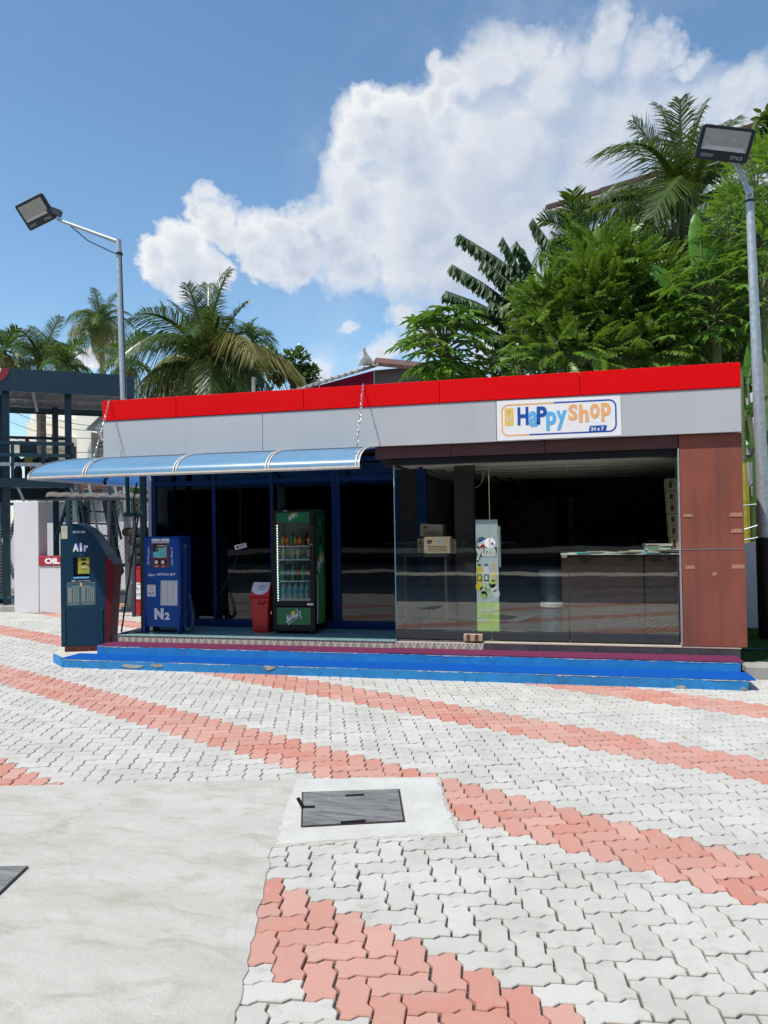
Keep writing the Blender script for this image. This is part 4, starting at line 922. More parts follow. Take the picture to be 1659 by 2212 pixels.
# shelves + bottles (each its own thing, standing on a shelf)
SHX0, SHX1 = FX0+.075, FX1-.06
for z in (.645, .90, 1.155, 1.315): MB().mat(m_white).box(SHX0, SHX1, FYF+.05, FYF+FD-.045, z-.004, z).box(SHX0-.005, SHX1+.005, FYF+.045, FYF+.0495, z-.010, z+.004).build('shelf', None, fr)
def liquid(name, col, tr=.0): return pbr(name, col, .12, var=.05)
m_cola = liquid('cola', (.018, .006, .004)); m_sprg = liquid('green_pet', (.015, .22, .10)); m_clear = glass_mat('water_pet', (.80, .93, .93), .06, .05); m_water = liquid('water_fill', (.30, .42, .44)); m_lime = liquid('lime_drink', (.40, .48, .42)); m_orj = liquid('orange_juice', (.55, .16, .02)); m_capb = liquid('blue_cap', (.02, .10, .5)); m_capr = liquid('red_cap', (.55, .01, .02)); m_capg = liquid('teal_cap', (.05, .45, .45)); m_capo = liquid('orange_cap', (.6, .12, .04))
m_labg = pbr('green_label', (.02, .35, .12), .4); m_labr = pbr('red_label', (.6, .01, .03), .4); m_labb = pbr('blue_label', (.03, .18, .6), .4); m_labt = pbr('teal_label', (.03, .33, .36), .4); m_laby = pbr('lime_label', (.45, .6, .05), .4); m_labo = pbr('orange_label', (.65, .22, .05), .4)
_bt = {}; ORD = ['first', 'second', 'third', 'fourth', 'fifth', 'sixth', 'seventh', 'eighth', 'ninth', 'tenth', 'eleventh', 'twelfth', 'thirteenth', 'fourteenth', 'fifteenth', 'sixteenth']
def bottle(kind, x, y, z, label, grp):
    K_ = {'water': (m_water, m_labt, m_capg, .036, .235), 'cola': (m_cola, m_labr, m_capr, .028, .20), 'spr': (m_sprg, m_labg, m_capb, .028, .20), 'pep': (m_cola, m_labb, m_capb, .028, .20), 'lime': (m_lime, m_laby, m_white, .026, .145), 'orj': (m_orj, m_labo, m_capo, .025, .13), 'can': (m_labo, m_wprint, m_steel, .024, .10)}[kind]
    if kind not in _bt:
        r = thing('bottle' if kind != 'can' else 'drink_can', label, 'bottle' if kind != 'can' else 'can', (0, 0, 0), grp); R_, H_ = K_[3], K_[4]
        if kind == 'can': MB().mat(K_[0]).lathe([(R_*.85, 0), (R_, .006), (R_, H_*.9), (R_*.85, H_)], (0, 0, 0), 12).build('can_body', None, r, smooth=True); MB().mat(K_[1]).lathe([(R_+.0004, H_*.4), (R_+.0004, H_*.6)], (0, 0, 0), 12).build('wrapper', None, r)
        else:
            MB().mat(K_[0]).lathe([(R_*.85, 0), (R_, H_*.05), (R_*.97, H_*.3), (R_, H_*.42), (R_, H_*.66), (R_*.75, H_*.78), (R_*.38, H_*.88), (R_*.36, H_*.935)], (0, 0, 0), 12).build('bottle_body', None, r, smooth=True)
            MB().mat(K_[1]).lathe([(R_+.0006, H_*.43), (R_+.0006, H_*.64)], (0, 0, 0), 12).build('wrapper', None, r); MB().mat(K_[2]).lathe([(R_*.44, H_*.935), (R_*.44, H_)], (0, 0, 0), 10).build('cap', None, r)
        _bt[kind] = r; o = r
    else: o = copy_tree(_bt[kind])
    o.location = (x, y, z); o['label'] = label; o['group'] = grp; return o
W_ = SHX1-SHX0
for row in range(3):
    for i in range(6): bottle('water', SHX0+.035+.0745*i, FYF+.10+.09*row, .6455, 'water bottle, %s from the left in the front row, bottom shelf' % ORD[i] if row == 0 else 'clear water bottle with teal cap hidden behind the front row on the bottom fridge shelf', 'water bottles on the bottom fridge shelf')
for row in range(2):
    for i, kd in enumerate(('spr', 'pep', 'spr', 'cola', 'spr', 'cola', 'cola')):
        lb = {'spr': 'green soda bottle', 'pep': 'blue labelled cola bottle', 'cola': 'red capped cola bottle'}[kd]+(', %s from the left on the third shelf' % ORD[i] if row == 0 else ', in the back row of the third fridge shelf')
        bottle(kd, SHX0+.03+.063*i, FYF+.09+.07*row, .9005, lb, {'spr': 'green soda', 'pep': 'blue labelled cola', 'cola': 'red labelled cola'}[kd]+' bottles on the third fridge shelf')
for x, k_ in ((.04, 0), (.15, 0), (.225, 0)): bottle('lime', SHX0+x, FYF+.09, 1.1555, 'cloudy lime drink bottle with white cap, %s on the second fridge shelf' % ('leftmost' if x < .1 else ('middle one' if x < .2 else 'rightmost')), 'lime drinks on the second fridge shelf')
for x in (.36, .415): bottle('can', SHX0+x, FYF+.09, 1.1555, '%s orange and white drink can at the right end of the second fridge shelf' % ('left' if x < .4 else 'right'), 'cans on the second fridge shelf')
MB().mat(m_cyan).prism([(SHX0+.25, 1.156), (SHX0+.36, 1.156), (SHX0+.35, 1.172), (SHX0+.30, 1.180), (SHX0+.26, 1.170)], FYF+.07, FYF+.14, 'y').build('snack_packet', None, None, bevel=.004, org=(SHX0+.3, FYF+.1, 1.156)); tag(bpy.data.objects['snack_packet'], 'turquoise snack packet lying on the second fridge shelf', 'packet')
for i, kd in enumerate(('orj', 'orj', 'spr', 'orj', 'orj', 'cola', 'orj', 'can')):
    y_ = FYF+.09+(.06 if kd == 'cola' else 0)
    lb = {'orj': 'orange juice bottle, standing %s from the left on the top fridge shelf' % ORD[i], 'spr': 'green soda bottle among juice bottles on the top fridge shelf', 'cola': 'dark cola bottle set back on the top fridge shelf', 'can': 'orange drink can at the right end of the top fridge shelf'}[kd]
    o = bottle(kd, SHX0+.035+.055*i, y_, 1.3155, lb, 'orange juice bottles on the top fridge shelf' if kd == 'orj' else '')
    if 'group' in o.keys() and o['group'] == '': del o['group']
    if kd in ('spr', 'cola'): o.scale = (.8, .8, .8)

# ---- red bin with white swing lid
bn = thing('waste_bin', 'red plastic waste bin with pale swing lid beside the fridge', 'bin', (-3.665, 8.66, ZF))
def rr(w, d, z, cx=-3.665, cy=8.66, r=.03, k=4):
    P = []
    for sx, sy, a0 in ((1, 1, 0), (-1, 1, 90), (-1, -1, 180), (1, -1, 270)):
        for i in range(k+1): a = R(a0+90*i/k); P.append((cx+sx*(w/2-r)+r*math.cos(a), cy+sy*(d/2-r)+r*math.sin(a), z))
    return P
def loft(mb, rings, cap=True):
    k = len(rings[0]); vs = [p for r_ in rings for p in r_]; fs = [(i*k+j, i*k+(j+1) % k, (i+1)*k+(j+1) % k, (i+1)*k+j) for i in range(len(rings)-1) for j in range(k)]
    if cap: fs += [tuple(range(k-1, -1, -1)), tuple(range((len(rings)-1)*k, len(rings)*k))]
    return mb.add(vs, fs)
loft(MB().mat(m_redbin), [rr(.20, .20, ZF), rr(.225, .225, .45), rr(.245, .245, .675)]).build('bin_body', None, bn, bevel=.003, smooth=True)
loft(MB().mat(m_redbin), [rr(.275, .275, .676), rr(.28, .28, .690), rr(.265, .265, .70)]).build('rim', None, bn, smooth=True)
MB().mat(m_redbin).prism([(8.53, .701), (8.55, .76), (8.66, .872), (8.78, .80), (8.79, .701)], -3.795, -3.535, 'x').build('hood', None, bn, bevel=.012, seg=3, smooth=True)
nl = Vector((0, -(.872-.735), (8.655-8.54))).normalized()
def onflap(x, t, h=.004): return (x, 8.535+(8.655-8.535)*t-.0*h+nl.y*h, .725+(.868-.725)*t+nl.z*h)
fl = MB().mat(m_white); pts = [(-3.775, 1.0)]+[(-3.665-.11*math.cos(math.pi*k/12), .45-.40*math.sin(math.pi*k/12)) for k in range(13)]+[(-3.555, 1.0)]
k_ = len(pts); fl.add([onflap(x, t, .002) for x, t in pts]+[onflap(x, t, .012) for x, t in pts], [tuple(range(k_)), tuple(range(2*k_-1, k_-1, -1))]+[(i, k_+i, k_+(i+1) % k_, (i+1) % k_) for i in range(k_)]).build('swing_lid', None, bn, bevel=.002)
l_ = MB().mat(m_blackmat).tube([onflap(-3.650+.045*math.cos(a*math.pi/10), .58+.17*math.sin(a*math.pi/10), .0125) for a in range(20)], .0025, 4, closed=True)
l_.bar(onflap(-3.650, .48, .0128), onflap(-3.650, .66, .0128), .008, .001).bar(onflap(-3.665, .60, .0128), onflap(-3.650, .68, .0128), .006, .001).bar(onflap(-3.635, .60, .0128), onflap(-3.650, .68, .0128), .006, .001).build('litter_emblem', None, bn)
MB().mat(m_blackmat).tube([(-3.665, 8.53, .65), (-3.665, 8.515, .645), (-3.660, 8.505, .625), (-3.60, 8.505, .620), (-3.585, 8.515, .645), (-3.585, 8.53, .65)], .007, 6).build('carry_handle', None, bn, smooth=True)

# ---- post with pipe bracket, hose, hanging bulb, socket box, brick
px_, py_ = -5.150, 8.44
po = thing('awning_post', 'dark teal round steel post holding up the left end of the awning', 'post', (px_, py_, ZF))
MB().mat(m_teal_d).tube([(px_, py_, ZF+.006), (px_, py_, 2.40)], .043, 14).build('pole', None, po, smooth=True)
MB().mat(m_teal_d).box(px_-.07, px_+.07, py_-.07, py_+.07, ZF, ZF+.008).build('base_plate', None, po)
a = PY(275, 1112, py_)
br = thing('pipe_bracket', 'dark green bent pipe hanging from the awning and joined to the post', 'pipe', (a.x, py_, a.z))
MB().mat(m_greenpipe).tube([(a.x-.035, py_, a.z), (px_-.044, py_, a.z)], .030, 12).build('cross_pipe', None, br, smooth=True)
MB().mat(m_greenpipe).tube([(a.x+.01, py_+.002, a.z+.031), (a.x-.005, py_+.002, 2.36)], .026, 12).build('drop_pipe', None, br, smooth=True)
p1 = PY(303, 1112, 8.40); p0 = PY(262, 1335, 8.30)
cab = MB().mat(m_blackmat).tube([(-5.21, 8.40, 2.12), (-5.255, 8.39, 1.9), (-5.235, 8.385, 1.66), (p1.x, 8.36, p1.z), (p1.x-.06, 8.36, p1.z-.35), (p0.x+.07, 8.33, p0.z+.35), (p0.x, 8.30, ZF+.015), (p0.x+.06, 8.26, ZF+.012), (-5.16, 8.30, ZF+.012)], .0105, 8).build('air_hose', None, None, smooth=True, org=(p0.x, 8.3, ZF)); tag(cab, 'black rubber air hose hanging in front of the teal post', 'hose')
b0 = PY(262, 1028, 7.9)
bu = thing('hanging_bulb', 'turquoise light bulb hanging from a wire under the awning corner', 'light bulb', b0)
MB().mat(pbr('bulb_green', (.06, .38, .33), .35)).lathe([(.002, .0), (.028, .012), (.033, .035), (.026, .065), (.014, .095), (.014, .115)], b0-Vector((0, 0, .03)), 14).build('bulb', None, bu, smooth=True)
MB().mat(m_greenpipe).lathe([(.016, 0), (.016, .04), (.006, .055)], b0+Vector((0, 0, .086)), 10).build('socket', None, bu); MB().mat(m_blackmat).tube([b0+Vector((0, 0, .14)), b0+Vector((0, 0, .30))], .0025, 5).build('wire', None, bu)
q0 = PY(520, 1180, 8.72)
sb = thing('extension_socket', 'white extension socket box dangling from a cable before the dark glazing', 'socket box', q0, rz=R(0))
MB().mat(m_white).box(-.075, .075, -.02, .02, -.028, .028).build('housing', None, sb, bevel=.005).location = (0, 0, 0)
for ch in list(sb.children): ch.data.transform(Matrix.Translation(q0)); 
l_ = MB().mat(m_blackmat).box(q0.x-.045, q0.x-.02, q0.y-.03, q0.y-.0205, q0.z-.018, q0.z+.01).build('plug', None, sb, bevel=.003)
sb.rotation_euler = (R(0), R(-13), R(8))
MB().mat(m_grey_print).box(q0.x-.01, q0.x+.055, q0.y-.0225, q0.y-.0205, q0.z-.018, q0.z+.018).build('socket_face', None, sb)
cb = MB().mat(m_blackmat).tube([(q0.x+.01, q0.y, 2.38), (q0.x+.0, q0.y, 1.9), (q0.x-.005, q0.y, q0.z+.035)], .0028, 5).build('cable', None, None, org=(q0.x, q0.y, 2.38)); tag(cb, 'thin black cable from the soffit to the white socket box', 'cable')
pc = [PY(516, 1190, 8.72), PY(506, 1220, 8.74), PY(480, 1275, 8.80), PY(455, 1312, 8.86), PY(425, 1322, 8.8), PY(400, 1322, 8.75)]
cb = MB().mat(m_lampblk).tube(pc, .0028, 5).build('cable', None, None, smooth=True, org=pc[-1]); tag(cb, 'thin dark cable drooping from the socket box to the blue machine', 'cable')
# brick block
bx = thing('timber_block', 'pale rough block with two dark stripes on the doorway edge', 'block', (-1.045, 8.235, ZF+.008), rz=R(-1))
for i, (x0, x1) in enumerate(((-.103, -.060), (-.060, -.028), (-.028, .022), (.022, .058), (.058, .101))):
    pass
mb = MB().mat(m_wood).box(-.103, .103, -.045, .045, .0005, .078).build('block', None, None, bevel=.008, seg=2)
mb.parent = bx
for x0, x1 in ((-.068, -.034), (.018, .058)): s_ = MB().mat(m_head).box(x0, x1, -.0465, .0465, .004, .0755).build('dark_stripe', None, None); s_.parent = bx

# ================================================================== THINGS INSIDE THE GLASS ROOM
ct = thing('shop_counter', 'dark brown laminate shop counter behind the right hand glass', 'counter', (.5, 8.7, ZF))
c0 = PY(1213, 1203, 8.46)
MB().mat(m_counter).box(c0.x, .735, 8.46, 9.0, ZF+.005, 1.195).build('front_panel', None, ct, bevel=.002); MB().mat(m_counter).box(.755, 1.50, 8.46, 9.0, ZF+.005, 1.195).build('front_panel', None, ct, bevel=.002); MB().mat(m_blackmat).box(.7355, .7545, 8.47, 9.0, ZF+.005, 1.19).build('joint', None, ct)
MB().mat(m_paper).box(c0.x-.01, 1.51, 8.445, 9.02, 1.196, 1.205).build('counter_top', None, ct)
MB().mat(m_card).box(c0.x+.0, c0.x+.055, 8.443, 8.4595, 1.165, 1.1955).build('tape_patch', None, ct)
pcol = [m_paper, m_cyan, m_cream, m_card, m_wprint]
for i in range(16):
    x = c0.x+.15+.07*i+random.uniform(-.02, .02); y = 8.53+random.uniform(-.03, .12); w, d, a = random.uniform(.12, .2), random.uniform(.14, .22), random.uniform(-.6, .6); z = 1.206+.0045*(i % 5)+(.02 if i > 12 else 0)
    o = MB().mat(pcol[i % 5]).box(-w/2, w/2, -d/2, d/2, 0, random.choice((.003, .008, .012))).build('magazine', None, None); o.location = (x, y, z); o.rotation_euler = (0, 0, a); tag(o, 'thin %s paper, %s from the left in the spread on the counter' % (['white', 'turquoise', 'cream', 'brown', 'bright white'][i % 5], ORD[i]), 'magazine', 'papers lying on the shop counter')
for i in range(7):
    o = MB().mat(pcol[(i*2) % 5]).box(-.13, .13, -.10, .10, 0, .011).build('magazine', None, None); o.location = (c0.x+1.02+random.uniform(-.02, .02), 8.62, 1.225+.0115*i); o.rotation_euler = (0, random.uniform(-.02, .02), random.uniform(-.3, .3)); tag(o, 'magazine, %s from the bottom in the pile at the counter right end' % ORD[i], 'magazine', 'magazines piled at the right end of the counter')
# juice banner
a, b = PY(1027, 1123, 8.50), PY(1079, 1355, 8.50); bz = thing('juice_banner', 'tall narrow pale blue and green juice banner leaning behind the glass door', 'banner', ((a.x+b.x)/2, 8.5, ZF))
m_ban = pbr('banner_sky', (.55, .64, .68), .6, var=.05); m_bgr = pbr('banner_green', (.42, .62, .12), .6, var=.2, scale=9); m_bdg = pbr('banner_dark_green', (.01, .14, .05), .6); m_bfr = pbr('banner_fruit', (.55, .68, .42), .6, var=.1)
bw = b.x-a.x; H0, H1 = ZF+.01, a.z; fz = lambda t: H0+(H1-H0)*t
MB().mat(m_ban).box(a.x, b.x, 8.50, 8.506, fz(.30), H1).build('upper_sheet', None, bz); MB().mat(m_bgr).box(a.x, b.x, 8.50, 8.506, H0, fz(.2995)).build('lower_sheet', None, bz)
yb_ = 8.4995
def bpoly(mat, P, h, nm): MB().mat(mat).prism([(a.x+p[0]*bw, fz(p[1])) for p in P], yb_-h*.0012, yb_-h*.0012+.0009, 'y').build(nm, None, bz)
def ell(cx, cy, rx, ry, k=14, rot=0): return [(cx+rx*math.cos(2*math.pi*i/k), cy+ry*math.sin(2*math.pi*i/k)) for i in range(k)]
bpoly(m_bdg, ell(.27, .80, .26, .055), 1, 'emblem_shadow'); bpoly(m_bdg, [(0, .70), (.0, .77), (.3, .765), (.95, .765), (.95, .72), (.6, .69), (.2, .68), (.1, .64), (0, .64)], 1, 'emblem_shadow')
bpoly(m_white, ell(.27, .80, .21, .043), 2, 'emblem_disc'); bpoly(m_navy, [(.08, .80), (.14, .832), (.27, .842), (.40, .838), (.22, .81)], 3, 'emblem_blue'); bpoly(m_redbin, [(.46, .80), (.42, .772), (.27, .759), (.14, .764), (.3, .79)], 3, 'emblem_red')
l_ = MB(); put_text(l_, 'yuze', m_wprint, (a.x+.0*bw, yb_-.0024, fz(.655)), .90*bw, (H1-H0)*.105, bold=.05); l_.build('lettering', None, bz)
for cx, c1_, c2_ in ((.14, m_lemon, m_bdg), (.45, m_white, m_bdg), (.80, m_cream, m_lemon)):
    bpoly(c1_, [(cx-.13, .46), (cx+.13, .46), (cx+.13, .575), (cx+.06, .605), (cx-.06, .605), (cx-.13, .575)], 1, 'bottle_print'); bpoly(c2_, [(cx-.07, .606), (cx+.07, .606), (cx+.07, .625), (cx-.07, .625)], 1, 'cap_print'); bpoly(m_bdg if c1_ != m_cream else m_lemon, [(cx-.11, .475), (cx+.11, .475), (cx+.11, .54), (cx-.11, .54)], 2, 'wrapper_print'); bpoly(c1_, ell(cx, .505, .07, .02), 3, 'fruit_print')
for cx, cy, c_ in ((.12, .43, m_lemon), (.30, .40, m_bfr), (.52, .43, m_bfr), (.55, .37, m_bfr), (.78, .42, m_white), (.88, .37, m_white), (.32, .36, m_bgr), (.72, .455, m_bgr)): bpoly(c_, ell(cx, cy, .16, .035), 2, 'fruit_print')
l_ = MB(); put_text(l_, '& Healthy', m_silverp, (a.x+.07*bw, yb_-.0012, fz(.205)), .86*bw, (H1-H0)*.045, bold=.02, shear=.2); put_text(l_, 'Choice', m_silverp, (a.x+.02*bw, yb_-.0012, fz(.125)), .55*bw, (H1-H0)*.045, bold=.02, shear=.2); l_.build('lettering', None, bz)
# cartons behind the left panes
def carton(u0, u1, v0, v1, y, label, d=.25, rz=0.0, dark=False, ry=0.0):
    p, q_ = PY(u0, v1, y), PY(u1, v0, y); w, h = q_.x-p.x, q_.z-p.z
    r_ = thing('carton', label, 'carton', ((p.x+q_.x)/2, y, p.z), 'cartons stored in the glass room')
    ch = [MB().mat(m_card).box(-w/2, w/2, 0, d, 0, h).build('box_body', None, None, bevel=.003)]
    pr = MB().mat(m_head)
    pr.prism([(-w*.38, h*.62), (-w*.20, h*.62), (-w*.18, h*.84), (-w*.36, h*.82)], -.0012, -.0002, 'y')
    for k in range(4): pr.prism([(-w*.35+(0 if k else .0), h*(.42-.09*k)), (w*.38, h*(.42-.09*k)), (w*.36, h*(.45-.09*k)), (-w*.35, h*(.45-.09*k))], -.0012, -.0002, 'y')
    ch.append(pr.build('carton_print', None, None)); ch.append(MB().mat(m_sky).prism([(w*.02, h*.62), (w*.10, h*.62), (w*.10, h*.85), (w*.02, h*.85)], -.0013, -.0002, 'y').build('sticker', None, None))
    for c_ in ch: c_.parent = r_
    r_.rotation_euler = (0, ry, rz); return r_
tb = thing('low_shelf', 'low dark shelf carrying the cartons behind the left panes', 'shelf', (-1.6, 8.7, ZF)); t0 = PY(905, 1197, 8.42).z
MB().mat(m_dark).box(-1.86, -1.33, 8.38, 9.1, t0-.03, t0-.002).build('shelf_board', None, tb)
for x in (-1.84, -1.38): MB().mat(m_dark).box(x, x+.03, 8.40, 9.05, ZF+.005, t0-.031).build('leg', None, tb)
carton(916, 972, 1160, 1196, 8.42, 'pale carton with printed face nearest the left glass', rz=.03)
carton(902, 928, 1163, 1196, 8.70, 'pale carton half hidden behind the front carton, at its left')
carton(960, 985, 1165, 1196, 8.69, 'pale carton half hidden behind the front carton, at its right')
carton(907, 955, 1132, 1160, 8.70, 'tilted carton lying on top of the rear cartons', ry=.06)
# column of flat cartons in the right corner
z = 1.206; i = 0
for (v0, v1) in ((1033, 1061), (1061, 1085), (1085, 1110), (1110, 1135), (1135, 1160), (1160, 1198)):
    p, q_ = PY(1441+(v0-1033)*.07, v1-.8, 8.60), PY(1462+(v0-1033)*.055, v0, 8.60)
    nm_ = ['topmost', 'second from the top', 'third from the top', 'fourth from the top', 'second from the bottom', 'lowest'][i]; i += 1
    o = MB().mat(m_card).box(p.x, q_.x+.10, 8.60, 8.85, p.z, q_.z).mat(m_head).box(p.x+.02, p.x+.05, 8.5985, 8.6, p.z+.03, q_.z-.03).build('carton', None, None, org=(p.x, 8.6, p.z)); tag(o, 'brown carton, %s in the leaning stack on the counter' % nm_, 'carton', 'cartons stacked on the counter end')
# paint buckets
m_bucket = pbr('bucket_white', (.42, .47, .47), .4); m_bucketb = pbr('bucket_blue', (.05, .08, .12), .4)
for k, zz in enumerate((ZF+.006, ZF+.006+.36)):
    p = PY(1195, 1300, 9.0); r_ = thing('paint_bucket', ('upper' if k else 'lower')+' of two stacked plastic paint buckets left of the counter', 'bucket', (p.x, 9.0, zz), 'paint buckets stacked beside the counter')
    MB().mat(m_bucketb).lathe([(.125, 0), (.15, .30)], (p.x, 9.0, zz), 20).build('bucket_body', None, r_, smooth=True); MB().mat(m_bucket).lathe([(.155, .30), (.16, .305), (.16, .35), (.150, .358)], (p.x, 9.0, zz), 20).build('lid', None, r_, smooth=True)
# clutter further back
o = box('storage_rack', m_intwall, None, -.9, -.2, 11.2, 11.8, ZF+.004, 1.9, org=(-.5, 11.5, ZF)); tag(o, 'dark tall cabinet standing at the back of the glass room', 'cabinet')
o = box('storage_chest', pbr('blue_chest', (.06, .08, .14), .5), None, .1, 1.3, 10.6, 11.4, ZF+.004, 1.15, org=(.7, 11, ZF)); tag(o, 'bluish chest behind the counter', 'chest')
f0 = PY(1015, 1028, 9.6); fan = thing('wall_fan', 'wall fan with pale hoop guard behind the dark column', 'fan', f0)
MB().mat(m_cream).tube([f0+Vector((.17*math.cos(a*math.pi/12), 0, .17*math.sin(a*math.pi/12))) for a in range(24)], .008, 6, closed=True).build('guard_ring', None, fan)
for k in range(3): 
    aa = 2*math.pi*k/3; MB().mat(m_dark).bar(f0+Vector((0, .01, 0)), f0+Vector((.15*math.cos(aa), .01, .15*math.sin(aa))), .05, .004).build('blade', None, fan)
MB().mat(m_dark).tube([f0, f0+Vector((0, .15, 0)), f0+Vector((0.0, .2, .5))], .015, 6).build('bracket', None, fan)
# ================================================================== LEFT SIDE: OIL WALL, FENCE, GAS PLATFORM, HOUSES
ow = thing('white_wall', 'white painted pillar and low wall with a red cap lettered OIL', 'wall', (-9.8, 12.15, 0))
MB().mat(m_whitewall).box(-10.13, -9.59, 12.15, 12.40, -.05, 2.085).build('pillar', None, ow, bevel=.008)
MB().mat(m_whitewall).box(-9.588, -8.55, 12.16, 12.36, -.05, .885).build('low_wall', None, ow, bevel=.005)
MB().mat(pbr('oil_red', (.36, .015, .035), .5, var=.08)).box(-9.586, -8.50, 12.135, 12.38, .887, 1.062).build('red_cap', None, ow, bevel=.006)
l_ = MB(); put_text(l_, 'OIL', m_wprint, (-9.45, 12.133, .918), .325, .112, bold=.06, nrm=.003); l_.build('lettering', None, ow)
MB().mat(pbr('wall_stain', (.34, .33, .30), .9, var=.3, scale=9)).prism([(-9.95+.06*i, .012+random.uniform(0, .022)*(1 if 0 < i < 12 else 0)) for i in range(13)]+[(-9.23, 0.0), (-9.95, 0.0)], 12.146, 12.1492, 'y').build('stain', None, ow)
# mesh fence behind it
def mesh_fence(name, label, x0, x1, y, z0, z1, pitch, rr_=.0035, posts=(), cat='fence', rail=True, square=False):
    f = thing(name, label, cat, ((x0+x1)/2, y, 0)); mb = MB().mat(m_galv); 
    if square:
        x = x0
        while x < x1: mb.bar((x, y, z0), (x, y, z1), rr_, rr_); x += pitch
        z = z0
        while z < z1: mb.bar((x0, y+.004, z), (x1, y+.004, z), rr_, rr_); z += pitch
    else:
        H_ = z1-z0; k = int((x1-x0+H_)/pitch)
        for i in range(k):
            for sg in (1, -1):
                a0 = x0-H_+i*pitch if sg == 1 else x0+i*pitch
                a = (a0, z0); b = (a0+H_, z1)
                if sg == -1: a = (a0, z0); b = (a0-H_, z1)
                (ax, az), (bx_, bz_) = a, b
                s_ = (bz_-az)/(bx_-ax)
                if min(ax, bx_) < x0:
                    if ax < x0: az += (x0-ax)*s_; ax = x0
                    else: bz_ += (x0-bx_)*s_; bx_ = x0
                if max(ax, bx_) > x1:
                    if ax > x1: az += (x1-ax)*s_; ax = x1
                    else: bz_ += (x1-bx_)*s_; bx_ = x1
                if abs(ax-bx_) > .01: mb.bar((ax, y, az), (bx_, y, bz_), rr_, rr_)
    tag(mb.build('mesh', None, f), kind='stuff')
    if rail:
        for z in (z1, z0): MB().mat(m_teal_d).box(x0, x1, y-.03, y+.03, z-.03, z+.03).build('rail', None, f)
    for p in posts: MB().mat(m_teal_d).box(p-.03, p+.03, y-.032, y+.032, 0, z1+.03).build('post', None, f)
    return f
mesh_fence('chain_link_fence', 'chain link fence with dark rails behind the low white wall', -9.56, -5.55, 12.9, .85, 2.13, .11, posts=(-9.5, -7.55))
mesh_fence('mesh_gate', 'square mesh gate in a dark teal frame at the left edge', -13.2, -10.45, 12.6, .25, 2.06, .06, .004, posts=(-11.9,), cat='gate', square=True)
box('gate_sill', m_kerb, None, -14, -10.2, 12.3, 12.8, -.03, .10, org=(-12, 12.5, 0)); tag(bpy.data.objects['gate_sill'], 'low concrete sill under the mesh gate', 'kerb')
# red barrel with tyres on top
bc = PZ(292, 1331, 0); bcx, bcy = bc.x+.08, 12.36-.9+.9
br_ = thing('oil_barrel', 'red oil barrel with a white middle band standing behind the kiosk', 'barrel', (bcx, bcy, 0))
mr = pbr('barrel_red', (.42, .008, .018), .35, var=.12, scale=4); BW = .31
def drum(z0, z1, mat, nm): MB().mat(mat).lathe([(BW, z0), (BW, z1)], (bcx, bcy-.0, 0), 28).build(nm, None, br_, smooth=True)
drum(0.0, .285, mr, 'lower_band'); drum(.286, .575, m_white, 'white_band'); drum(.576, .86, mr, 'upper_band')
for z in (.285, .575, .86, .02): MB().mat(mr if z != .575 else m_white).tube([(bcx+(BW+.004)*math.cos(a*math.pi/14), bcy+(BW+.004)*math.sin(a*math.pi/14), z) for a in range(28)], .010, 6, closed=True).build('hoop', None, br_, smooth=True)
l_ = MB(); put_text(l_, 'R - 2', m_blackmat, (bcx-.10, bcy-BW-.004, .47), .17, .035, bold=.03); l_.build('lettering', None, br_); l_ = MB(); put_text(l_, '1379', m_blackmat, (bcx-.13, bcy-BW-.004, .36), .16, .04, bold=0); l_.build('lettering', None, br_)
names = ['lowest', 'second from the bottom', 'middle', 'second from the top', 'topmost']
zt = .90
for i in range(4):
    w = .165; x = bcx+(-.06, .07, -.03, -.16)[i]; prof_ = [(.20, 0), (.30, .01), (.335, .04), (.34, w/2), (.335, w-.04), (.30, w-.01), (.20, w), (.19, w-.02), (.19, .02)]
    mb = MB().mat(m_soot); k = len(prof_); N_ = 24; vs = [(x+r*math.cos(2*math.pi*j/N_), bcy+r*math.sin(2*math.pi*j/N_), zt+z) for r, z in prof_ for j in range(N_)]
    mb.add(vs, [(a*N_+j, a*N_+(j+1) % N_, ((a+1) % k)*N_+(j+1) % N_, ((a+1) % k)*N_+j) for a in range(k) for j in range(N_)])
    o = mb.build('tyre', None, None, smooth=True, org=(x, bcy, zt)); tag(o, 'old black tyre, %s of four stacked on the red barrel' % ['lowest', 'second from the bottom', 'second from the top', 'topmost'][i], 'tyre', 'tyres stacked on the red barrel'); zt += w+.002

# gas cascade platform, turned about 40 degrees to the shop
ga = PZ(150, 1250, 0)
D1 = Vector((.80, .60, 0)); D2 = Vector((-.60, .80, 0))
def at_depth(u, v, dep): d = ray(u, v); return Vector((0, 0, EYE))+d*(dep/d.dot(FWD))
C0 = at_depth(290, 835, 15.6)
def Q(a, b, z): p = C0+D1*a+D2*b; return Vector((p.x, p.y, z))        # a along the front, b to the back
zt_, zb_ = at_depth(290, 812, 15.6).z, at_depth(290, 858, 15.6).z
gs = thing('gas_platform', 'dark teal steel platform with flat canopy, railings and valves', 'platform', Q(-3, 1.5, 0))
def qbox(nm, mat, a0, a1, b0, b1, z0, z1, par=None):
    vs = [Q(a, b, z) for z in (z0, z1) for b in (b0, b1) for a in (a0, a1)]
    return MB().mat(mat).add(vs, [(0, 2, 3, 1), (4, 5, 7, 6), (0, 1, 5, 4), (2, 6, 7, 3), (0, 4, 6, 2), (1, 3, 7, 5)]).build(nm, None, par or gs)
for a0, a1 in ((-2.6, 0), (-5.6, -2.605), (-9, -5.605)): qbox('canopy_fascia', m_teal, a0, a1, -.03, 0, zb_, zt_)
qbox('canopy_end', m_teal, -.03, 0, .002, 3.2, zb_, zt_); qbox('rear_fascia', m_teal_d, -9, 0, 3.2, 3.23, zb_+.02, zt_-.05)
